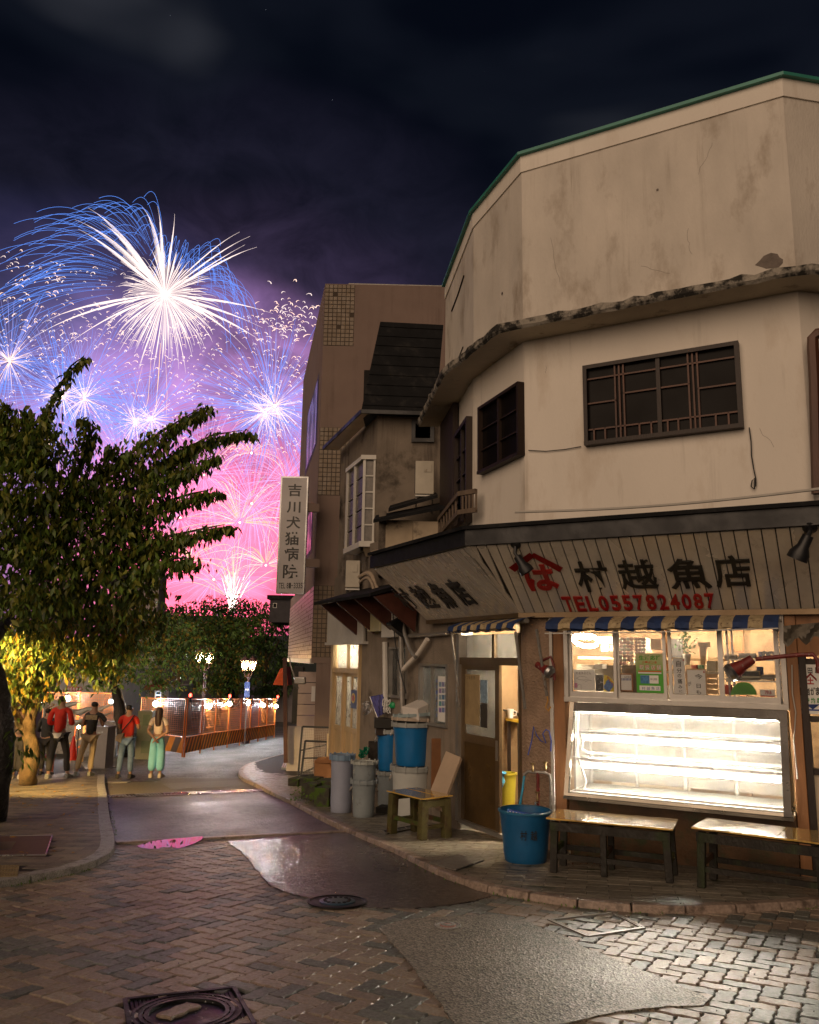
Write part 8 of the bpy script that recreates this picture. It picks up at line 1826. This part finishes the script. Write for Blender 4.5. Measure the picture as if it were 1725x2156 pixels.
vs = [(p.x, p.y, p.z) for p in P]+[(p.x, p.y-25, gz(175)-1) for p in P]+[(p.x, p.y+40, gz(200)-1) for p in P]; n = len(P); HI.add(vs, [(i, i+n, i+n+1, i+1) for i in range(n-1)]+[(i, i+1, i+1+2*n, i+2*n) for i in range(n-1)]); struct(HI.build('hills', M('hill', (.02, .028, .018), .9, .5, .05, 0)))
# ---- warm floodlight standing at the left, outside the frame: it lights the yellow trunk, leaves and pavement
t = thing('floodlight_stand', 'warm floodlight on a stand on the left pavement aimed at the cherry tree', 'floodlight', (-7.2, 12.5, gz(12.5)+HK)); p = Vector((-7.2, 12.5, gz(12.5)+2.3)); ax = Vector((.34, 1, -.36)).normalized()
mb = MB(); mb.lathe([(.0001, -.09)]+[(.09*math.sin(a*math.pi/10), -.09*math.cos(a*math.pi/10)) for a in range(1, 10)]+[(.0001, .09)], p, 16); mb.build('bulb', EM('flood_bulb', (1, .62, .20), 4600), t, smooth=True)
mb = MB(); mb.lathe([(.0001, -.16), (.16, -.14), (.25, .0), (.30, .42), (.31, .42), (.26, -.01), (.17, -.155), (.0001, -.18)], p, 28, tuple(ax), cap=False); mb.build('reflector', K['alu'], t, smooth=True)
mb = MB(); mb.tube([Vector((p.x-.06, p.y-.2, gz(p.y)+HK)), Vector((p.x-.06, p.y-.2, p.z-.02))], .03, 10); mb.build('post', K['galv'], t)
# ================================================================ PEOPLE
K['skin'] = M('skin', (.42, .24, .16), .55, .08, 6, .05); K['hair'] = M('hair', (.014, .010, .009), .45, .3, 30, .3, 80); K['hair_b'] = M('hair_brown', (.05, .025, .018), .45, .3, 30, .3, 80)
def skinned(name, V, E, RD, m, parent, root=0, sub=1):
    me = bpy.data.meshes.new(name); me.from_pydata([tuple(v) for v in V], E, []); me.materials.append(m); o = bpy.data.objects.new(name, me); COL.objects.link(o); attach(o, parent)
    md = o.modifiers.new('skin', 'SKIN'); md.use_smooth_shade = True
    if not me.skin_vertices: pass
    sv = me.skin_vertices[0].data
    for i, r in enumerate(RD): sv[i].radius = (r, r) if isinstance(r, (int, float)) else r
    for i in range(len(sv)): sv[i].use_root = (i == root)
    ss = o.modifiers.new('sub', 'SUBSURF'); ss.levels = sub; ss.render_levels = sub
    return o
def ensure_skin(me):
    return me.skin_vertices
def person(label, u, v, hpx, top, bottom, shoe, feet=((-.11, 0), (.11, 0)), arms='front', hair='short', h=HK, lean=0, wide=False, tuck=None, face=1, female=False, group='people standing with their backs to the viewer', vtop=None):
    c = PG(u, v, h); S = rad(c, hpx)*2/1.70; t = thing('person', label, 'person', tuple(c), group)
    g = lambda x, y, z: Vector((c.x+x*S+lean*z*S*.05, c.y+y*S*face, c.z+z*S))
    sh = .155 if female else .18; hp = .085
    names = {}; V = []; RD = []; E = []
    def add(nm, p, r, par=None):
        names[nm] = len(V); V.append(g(*p)); RD.append((r[0]*S, r[1]*S) if isinstance(r, tuple) else r*S)
        if par: E.append((names[par], names[nm]))
    add('pelvis', (0, 0, .93), (.135, .10)); add('waist', (0, 0, 1.06), (.115, .085), 'pelvis'); add('chest', (0, 0, 1.26), (.14, .095), 'waist'); add('neck0', (0, 0, 1.41), (.07, .06), 'chest'); add('neck', (0, .01, 1.48), .050, 'neck0'); add('jaw', (0, .015, 1.54), (.062, .07), 'neck'); add('skull', (0, .01, 1.61), (.075, .088), 'jaw'); add('crown', (0, 0, 1.67), (.055, .065), 'skull'); add('nose', (0, .115, 1.575), .012, 'jaw')
    hands = {}
    for s, nm in ((-1, 'l'), (1, 'r')):
        fx, fy = feet[0 if s < 0 else 1]
        add('hip'+nm, (s*hp, 0, .86), .085, 'pelvis'); add('knee'+nm, (fx*.8+s*.01, fy*.5+.02, .48), .055, 'hip'+nm); add('calf'+nm, (fx*.9, fy*.7-.01, .33), .052, 'knee'+nm); add('ankle'+nm, (fx, fy, .09), .036, 'calf'+nm); add('toe'+nm, (fx+s*.03, fy+.15, .035), .03, 'ankle'+nm)
        add('sh'+nm, (s*sh, -.0, 1.37), .058, 'neck0')
        if arms == 'front': el, wr = (s*(sh+.07), .02, 1.10), (s*.10, .24, 1.13)
        elif arms == 'phone': el, wr = (s*(sh+.06), .06, 1.12), (s*.05, .26, 1.30)
        elif arms == 'back': el, wr = (s*(sh+.09), -.04, 1.10), (s*.035, -.15, .93)
        else: el, wr = (s*(sh+.05), 0, 1.09), (s*(sh+.05), .05, .86)
        add('el'+nm, el, .042, 'sh'+nm); add('wr'+nm, wr, .028, 'el'+nm)
        d = (Vector(wr)-Vector(el)).normalized(); hd = Vector(wr)+d*.07; add('palm'+nm, tuple(hd), (.038, .018), 'wr'+nm)
        side = d.cross(Vector((0, 0, 1))); side = side.normalized() if side.length > .1 else Vector((1, 0, 0))
        for k, (o_, L_) in enumerate(((-.028, .062), (-.010, .072), (.010, .068), (.027, .054))):
            b = hd+d*.035+side*o_; add('f%d%s' % (k, nm), tuple(b), .0085, 'palm'+nm); add('g%d%s' % (k, nm), tuple(b+d*L_*.6-Vector((0, 0, .012))), .0075, 'f%d%s' % (k, nm)); 
        add('th'+nm, tuple(hd+side*.042-d*.0+Vector((0, 0, .01))), .010, 'palm'+nm); add('tt'+nm, tuple(hd+side*.055+d*.035), .008, 'th'+nm)
    skinned('body', V, E, RD, K['skin'], t)
    P = {k: V[i] for k, i in names.items()}
    def garment(nm, keys, edges, radii, m, sub=1):
        VV = [P[k] if isinstance(k, str) else g(*k) for k in keys]; skinned(nm, VV, edges, [(r[0]*S, r[1]*S) if isinstance(r, tuple) else r*S for r in radii], m, t, 0, sub)
    el_ = lambda n, f: P['sh'+n].lerp(P['el'+n], f)
    inv = lambda w: ((w.x-c.x)/S, (w.y-c.y)/S*face, (w.z-c.z)/S)
    long_ = top[1]
    keys = [(0, 0, .90 if not female else 1.0), 'waist', 'chest', 'neck0', 'shl', 'shr', tuple(inv(el_('l', .62))), tuple(inv(el_('r', .62)))]
    ed = [(0, 1), (1, 2), (2, 3), (3, 4), (3, 5), (4, 6), (5, 7)]; rd = [(.165, .125), (.155, .115), (.17, .125), (.08, .07), .062, .062, .060, .060]
    if female: rd = [(.125, .10), (.12, .095), (.145, .11), (.07, .06), .062, .062, .06, .06]
    if long_: keys += ['ell', 'elr', 'wrl', 'wrr']; ed += [(6, 8), (7, 9), (8, 10), (9, 11)]; rd[6] = rd[7] = .062; rd += [.056, .056, .045, .045]
    garment('shirt', keys, ed, rd, top[0])
    w = 1.0 if not wide else 1.55
    keys = ['pelvis', 'hipl', 'hipr', 'kneel', 'kneer', 'calfl', 'calfr', tuple(inv(P['anklel'].lerp(P['calfl'], .2))), tuple(inv(P['ankler'].lerp(P['calfr'], .2)))]
    if female: keys = [(0, 0, 1.05)]+keys
    o_ = 1 if female else 0
    ed = [(0+o_, 1+o_), (0+o_, 2+o_), (1+o_, 3+o_), (2+o_, 4+o_), (3+o_, 5+o_), (4+o_, 6+o_), (5+o_, 7+o_), (6+o_, 8+o_)]+([(0, 1)] if female else [])
    rd = ([(.12, .10)] if female else [])+[(.155, .125), .10, .10, .075*w, .075*w, .070*w, .070*w, .062*w*1.1, .062*w*1.1]
    garment('trousers', keys, ed, rd, bottom)
    if tuck is not None: mb = MB(); mb.lathe([(.158*S, 0), (.168*S, .10*S)], g(0, 0, .83), 20, cap=False); mb.build('shirt_hem', tuck, t, smooth=True)
    for n in 'lr':
        a = P['ankle'+n]; b = P['toe'+n]; mb = MB(); z = c.z
        q = Vector((a.x, a.y-.07*S*face, z)); e = Vector((b.x, b.y+.03*S*face, z)); d = (e-q).normalized(); wv = Vector((-d.y, d.x, 0))*.048*S
        mb.hexa([q-wv*.85, e-wv, e+wv, q+wv*.85, q-wv*.8+Vector((0, 0, .11*S)), e-wv*.8+Vector((0, 0, .045*S)), e+wv*.8+Vector((0, 0, .045*S)), q+wv*.8+Vector((0, 0, .11*S))] if d.y > 0 else [q+wv*.85, e+wv, e-wv, q-wv*.85, q+wv*.8+Vector((0, 0, .11*S)), e+wv*.8+Vector((0, 0, .045*S)), e-wv*.8+Vector((0, 0, .045*S)), q-wv*.8+Vector((0, 0, .11*S))]); mb.build('shoe', shoe, t, bevel=.012)
    hm = K['hair'] if not female else K['hair_b']
    if hair == 'long': skinned('hair', [g(0, -.005, 1.66), g(0, -.035, 1.58), g(0, -.06, 1.45), g(0, -.075, 1.32), g(.01, -.08, 1.20)], [(0, 1), (1, 2), (2, 3), (3, 4)], [(.085*S, .085*S), (.10*S, .085*S), (.10*S, .06*S), (.095*S, .045*S), (.06*S, .03*S)], hm, t)
    else: skinned('hair', [g(0, -.0, 1.675), g(0, -.025, 1.61), g(0, -.035, 1.545)], [(0, 1), (1, 2)], [(.072*S, .082*S), (.092*S, .085*S), (.068*S, .05*S)], hm, t)
    for s in (-1, 1): mb = MB(); mb.lathe([(.0001, -.03*S), (.014*S, 0), (.0001, .03*S)], g(s*.086, .01, 1.585), 8); mb.build('ear', K['skin'], t, smooth=True)
    for s in (-1, 1): mb = MB(); mb.lathe([(.0001, -.008*S), (.011*S, 0), (.0001, .008*S)], g(s*.032, .098, 1.605), 8); mb.build('eye', K['black_paint'], t, smooth=True)
    mb = MB(); mb.box(g(0, .094, 1.545), .045*S, .012*S, .010*S); mb.build('mouth', M('lip', (.35, .10, .08), .5) if 'lip' not in bpy.data.materials else bpy.data.materials['lip'], t)
    return t, g, S, P
RJ = M('cloth_red', (.78, .05, .03), .8, .12, 8, .2); TR_ = M('trousers_dark', (.045, .042, .04), .8, .2, 8, .2); GT_ = M('shirt_dark', (.05, .052, .055), .8, .2, 8, .2); BE = M('trousers_beige', (.58, .45, .29), .8, .1, 8, .2); JN = M('jeans', (.15, .23, .38), .8, .25, 12, .2); TE = M('cloth_teal', (.26, .66, .80), .75, .08, 8, .15); CRm = M('blouse_cream', (.75, .62, .52), .8, .1, 8, .2); SHs = M('sneaker', (.28, .28, .24), .6, .5, 30); SHb = M('sandal', (.03, .025, .022), .6); SHw = M('shoe_white', (.6, .52, .42), .6)
person('man in red jacket and dark trousers, legs apart, beside the yellow lit tree', 118, 1640, 173, (RJ, True), TR_, SHs, feet=((-.17, 0), (.19, .08)), tuck=K['white'], lean=-.2)
_, g, S, P = person('man in dark tee shirt with pale back print and beige wide trousers', 178, 1634, 155, (GT_, False), BE, SHs, feet=((-.20, 0), (.10, .02)), arms='phone', wide=False, lean=1.4)
mb = MB(); a = g(-.13, -.135, 1.27); mb.hexa([a, a+Vector((.27*S, 0, 0)), a+Vector((.27*S, .02, 0)), a+Vector((0, .02, 0)), a+Vector((0, 0, .11*S)), a+Vector((.27*S, 0, .11*S)), a+Vector((.27*S, .02, .11*S)), a+Vector((0, .02, .11*S))]); mb.build('back_print', M('print_cream', (.45, .36, .22), .8, .4, 60), _)
_, g, S, P = person('man in red tee shirt and blue jeans with a crossbody bag on his left hip', 262, 1639, 153, (RJ, False), JN, SHb, feet=((-.15, 0), (.12, .02)), arms='phone', h=.02)
mb = MB(); mb.tube([g(.15, -.06, 1.45), g(.08, -.135, 1.30), g(-.04, -.15, 1.15), g(-.14, -.13, 1.0)], .014*S, 6); mb.build('bag_strap', K['black_paint'], _); mb = MB(); mb.hexa([g(-.24, -.14, .86), g(-.10, -.17, .80), g(-.08, -.10, .82), g(-.22, -.07, .86), g(-.22, -.15, 1.00), g(-.04, -.17, 1.05), g(-.03, -.11, 1.05), g(-.20, -.08, 1.0)]); mb.build('shoulder_bag', M('bag_canvas', (.30, .23, .16), .8, .15), _, bevel=.02)
person('woman with long brown hair, cream blouse and wide turquoise trousers, hands behind her back', 327, 1638, 148, (CRm, False), TE, SHw, feet=((-.11, 0), (.10, .02)), arms='back', hair='long', h=.02, female=True, wide=True)
person('person in pale top and long dark skirt half hidden behind the dark tree', 33, 1640, 150, (M('top_pale', (.22, .16, .12), .8), False), TR_, SHw, feet=((-.08, 0), (.09, 0)), arms='side', female=True, wide=True)
person('person in dark clothes standing behind the yellow lit trunk', 90, 1633, 140, (GT_, True), TR_, SHb, feet=((-.10, .1), (.10, .1)), arms='front')

WH = M('cloth_white', (.62, .60, .56), .8, .08, 8, .15)
person('shop worker in white seen through the open shop door', 1060, 1726, 258, (WH, True), WH, SHw, feet=((-.09, 0), (.10, .04)), arms='front', group=None)
# ================================================================ FIREWORKS, 250 m away over the water
YF_ = 250.0; PXW = YF_/F_PX
def sk(u, v, dy=0): return PY(u, v, YF_+dy)
FM = {n: EM('spark_'+n, c, s) for n, c, s in (('white', (1, .80, .74), 1.25), ('hot', (1, .74, .60), 3.2), ('blue', (.12, .30, 1), 1.25), ('violet', (.42, .42, 1), .95), ('peach', (1, .66, .52), 1.6), ('pink', (1, .30, .42), 1.1), ('gold', (1, .62, .36), 1.3), ('green', (.35, .80, .30), .9), ('magenta', (1, .34, .62), 1.15), ('lilac', (.72, .50, 1), 1.05), ('core', (1, .70, .50), 7))}
fr = random.Random(42)
def streak(mb, P, w, taper=(.25, 1, .2), n=3):
    "a glowing trail: P in picture units around the burst, w its width in the same units"
    k = len(P); rs = []
    for i in range(k):
        f = i/(k-1); a = taper[0]+(taper[1]-taper[0])*min(1, f*2) if f < .5 else taper[1]+(taper[2]-taper[1])*(f-.5)*2
        rs.append(max(.02, w*.5*PXW*a))
    mb.tube([sk(u, v, d) for u, v, d in P], rs, n, cap=False)
def arc(cx, cy, ang, L_, drop, wind=0, n=9, dz=None, f0=0.0, drag=2.2):
    dz = fr.uniform(-1, 1) if dz is None else dz; k = math.sqrt(max(0, 1-dz*dz*.6)); P = []
    for i in range(n):
        t = f0+(1-f0)*i/(n-1); e = (1-math.exp(-drag*t))/(1-math.exp(-drag)); P.append((cx+math.cos(ang)*L_*k*e+wind*t*t, cy-math.sin(ang)*L_*k*e+drop*t*t, dz*L_*PXW*e))
    return P
def burst(label, u, v): return thing('firework_burst', label, 'firework', tuple(sk(u, v)), 'firework bursts in the sky')
# the great white and blue shell
FB = burst('largest firework: white chrysanthemum with long feathers and blue umbrella arcs', 347, 620)
for i in range(200):
    a = 2*math.pi*i/200+fr.uniform(-.03, .03); L_ = fr.uniform(62, 112)*(1.05 if math.sin(a) > 0 else 1.12); mb = MB()
    P = arc(347, 620, a, L_, 10+4*fr.random(), -3, 7, fr.uniform(-.8, .8), .015); streak(mb, P, fr.uniform(.8, 2.1), (.3, 1, .10)); mb.build('trail', FM['white'], FB)
for i in range(46):
    a = -math.pi*(.08+.84*i/46)+fr.uniform(-.05, .05); L_ = fr.uniform(110, 150); mb = MB(); streak(mb, arc(347, 622, a, L_, 22, -4, 8, fr.uniform(-.6, .6), .06), fr.uniform(.9, 1.7), (.5, 1, .2)); mb.build('trail', FM['white'], FB)
def feather(P, w, n=15):
    "a comet with a brushed tail: a sheaf of fine curved threads that fans out towards its end"
    mb = MB()
    for k in range(n):
        q = []; off = (k/(n-1)-.1)*w
        for i in range(10):
            f = i/9; A = P[0]; B = P[1]; C_ = P[2]; u = (1-f)**2*A[0]+2*f*(1-f)*B[0]+f*f*C_[0]; v = (1-f)**2*A[1]+2*f*(1-f)*B[1]+f*f*C_[1]; s = math.sin(math.pi*min(1, f*1.15))*(.25+f); q.append((u-off*s*.55, v+off*s*1.0, k*.05))
        streak(mb, q[: max(5, 10-k//2)], 1.15-.6*k/n, (.4, 1, .35))
    mb.build('comet_feather', FM['white'], FB)
for C_, bend, w in (((158, 462), (255, 500), 17), ((185, 437), (262, 480), 20), ((212, 468), (270, 500), 14), ((165, 482), (240, 520), 12), ((300, 436), (338, 480), 24), ((332, 434), (345, 500), 22), ((368, 450), (366, 500), 15), ((505, 488), (440, 520), 9), ((527, 497), (450, 530), 10), ((541, 520), (470, 540), 11), ((516, 515), (450, 550), 8), ((88, 680), (180, 630), 9), ((62, 715), (180, 640), 8), ((130, 735), (230, 655), 7), ((553, 690), (450, 640), 9), ((560, 725), (470, 660), 8), ((520, 735), (440, 650), 7), ((575, 660), (470, 625), 8)):
    feather(((347, 620), bend, C_), w)
for i in range(170):
    f = i/169; a = math.pi*(.02+.96*f)+fr.uniform(-.03, .03); cx = math.cos(a); L_ = (330 if cx < 0 else 225)*(.80+.32*fr.random()); dz = fr.uniform(-.5, .5)
    w = -40*(1-f*.2) if cx > -.2 else -60
    mb = MB(); streak(mb, arc(347, 618, a, L_*(.92 if abs(cx) < .5 else 1), 95+40*fr.random(), w, 14, dz, .25, 1.4), .75, (.3, 1, .9)); mb.build('blue_arc', FM['blue'], FB)
def core(t, u, v, r): mb = MB(); mb.lathe([(.0001, -r)]+[(r*math.sin(k*math.pi/6), -r*math.cos(k*math.pi/6)) for k in range(1, 6)]+[(.0001, r)], sk(u, v, -2), 10); mb.build('bright_core', FM['core'], t, smooth=True)
core(FB, 347, 620, 1.0)
# blue violet shells below it
for k, (u, v, L_, n, w) in enumerate(((131, 833, 165, 190, 'left of the pair at the upper left'), (178, 838, 160, 170, 'right of the pair at the upper left'), (285, 889, 140, 150, 'low left of centre'), (319, 883, 150, 160, 'low centre beside the stem'), (579, 854, 185, 210, 'right one beside the pinkish building'), (559, 869, 170, 170, 'slightly left and below the right one'), (20, 760, 150, 130, 'at the left edge'), (103, 932, 90, 60, 'lowest left behind the tree'))):
    n = int(n*1.35); t = burst('blue violet firework with straight rays, '+w, u, v); mb = MB(); mv = MB(); mp_ = MB()
    for i in range(n):
        a = fr.uniform(0, 2*math.pi); l = L_*fr.uniform(.35, 1.2); P = arc(u, v, a, l, 9, -2, 5, fr.uniform(-.9, .9), .05); streak((mb, mv)[i % 2], P, fr.uniform(.35, .95), (.6, 1, .3))
        if i % 3 == 0: streak(mp_, arc(u, v, a+.02, l*.35, 3, 0, 4, fr.uniform(-.9, .9), .05), 1.0, (1, .8, .2))
    stuff(mb.build('blue_rays', FM['blue'], t)); stuff(mv.build('violet_rays', FM['violet'], t)); stuff(mp_.build('peach_rays', FM['peach'], t)); core(t, u, v, .42)
# drifting comma shaped flares
mb = MB(); mw = MB()
def flare(u, v, s):
    a = fr.uniform(-.7, .7)+(math.pi if fr.random() < .35 else 0); d = fr.uniform(-8, 8); s *= fr.uniform(.45, 1.15); L_ = s*fr.uniform(5, 15)
    P = [(u, v, d), (u+math.cos(a)*L_*.45, v-math.sin(a)*L_*.45-2*s, d), (u+math.cos(a)*L_*.85, v-math.sin(a)*L_*.7-1.0*s, d), (u+math.cos(a)*L_, v-math.sin(a)*L_*.6+2.2*s, d)]
    streak(mw if fr.random() < .5 else mb, P, 2.4*s, (.15, .7, 1), 3)
for _ in range(75): flare(fr.gauss(70, 60), fr.gauss(590, 32), .9)
for _ in range(95): flare(fr.gauss(610, 42), fr.gauss(665, 26), 1.05)
for _ in range(1000): flare(fr.uniform(-10, 660), fr.uniform(660, 960), .8)
for _ in range(90): flare(fr.uniform(120, 300), fr.uniform(560, 720), .7)
for _ in range(120): flare(fr.uniform(340, 640), fr.uniform(900, 1150), .6)
for nm, m_, q in (('falling_flares', 'peach', mb), ('falling_sparks', 'white', mw)): stuff(q.build(nm, FM[m_]))
for k, (u, v, L_, n, w) in enumerate(((430, 1000, 150, 110, 'above the pink cluster left of centre'), (600, 1010, 130, 100, 'against the upper hospital sign'), (380, 1090, 130, 90, 'behind the drooping tree fingers'), (530, 1060, 150, 120, 'in the middle of the pink glow'), (450, 1220, 130, 90, 'low in the pink glow above the tree tops'), (250, 960, 140, 90, 'behind the tree crown'))):
    n = int(n*1.4); t = burst('magenta violet firework with fine overlapping rays, '+w, u, v); mb = MB(); mv = MB()
    for i in range(n): streak((mb, mv)[i % 2], arc(u, v, fr.uniform(0, 2*math.pi), L_*fr.uniform(.5, 1.2), 16, -3, 6, fr.uniform(-.9, .9), .04), fr.uniform(.45, .95), (.6, 1, .25))
    stuff(mb.build('magenta_rays', FM['magenta'], t)); stuff(mv.build('lilac_rays', FM['lilac'], t)); core(t, u, v, .28)
# pink and golden willows low down
for k, (u, v, L_, n, w) in enumerate(((505, 1100, 150, 70, 'upper one of the pink cluster'), (400, 1180, 110, 45, 'left one of the pink cluster'), (560, 1190, 110, 45, 'right one beside the hospital sign'), (490, 1262, 130, 60, 'lowest one rising above the trees'), (530, 954, 80, 40, 'small one above the pink cluster'))):
    t = burst('pink and golden firework with drooping threads, '+w, u, v); Q = {c_: MB() for c_ in ('pink', 'gold', 'peach', 'green')}
    for i in range(n):
        a = fr.uniform(-.15, math.pi+.15) if k != 3 else math.pi/2+fr.gauss(0, .55); l = L_*fr.uniform(.6, 1.2); c_ = fr.choice(('pink', 'pink', 'gold', 'peach', 'green' if k < 3 else 'gold')); streak(Q[c_], arc(u, v, a, l, 45 if k != 3 else 25, -4, 9, fr.uniform(-.8, .8), .05, 1.5), fr.uniform(.6, 1.3), (.9, 1, .3))
    for c_, q in Q.items():
        if q.v: stuff(q.build(c_+'_threads', FM[c_], t))
    core(t, u, v, .3)
t = burst('bright white fountain of sparks rising just above the tree tops', 490, 1280); mb = MB()
for i in range(40): a = math.pi/2+fr.gauss(0, .16); streak(mb, arc(487+fr.uniform(-4, 4), 1290, a, fr.uniform(35, 95), 8, 0, 6, 0, 0, 1.2), 1.8, (1, .9, .2))
stuff(mb.build('white_threads', FM['hot'], t))
RS = thing('rising_trails', 'thin golden rising trails of shells standing below the big burst', 'firework', tuple(sk(330, 860)))
for P, w in ((((338, 722), (334, 790), (325, 900)), 1.8), (((318, 760), (312, 840), (297, 900)), 1.0), (((300, 770), (286, 830), (262, 905)), .8), (((348, 740), (352, 830), (350, 880)), .9), (((128, 880), (126, 940), (122, 1010)), 1.2), (((505, 1100), (500, 1180), (492, 1270)), 1.2)):
    mb = MB(); streak(mb, [(u, v, 0) for u, v in P], w, (.5, 1, .5)); mb.build('trail', FM['gold'], RS)
# a few stars
ST_ = MB()
for u, v in ((359, 32), (1270, 268), (1020, 150), (700, 210), (560, 20)):
    p = PY(u, v, 900); ST_.lathe([(.0001, -.22), (.22, 0), (.0001, .22)], p, 6)
stuff(ST_.build('stars', EM('star', (.8, .85, 1), .8)))
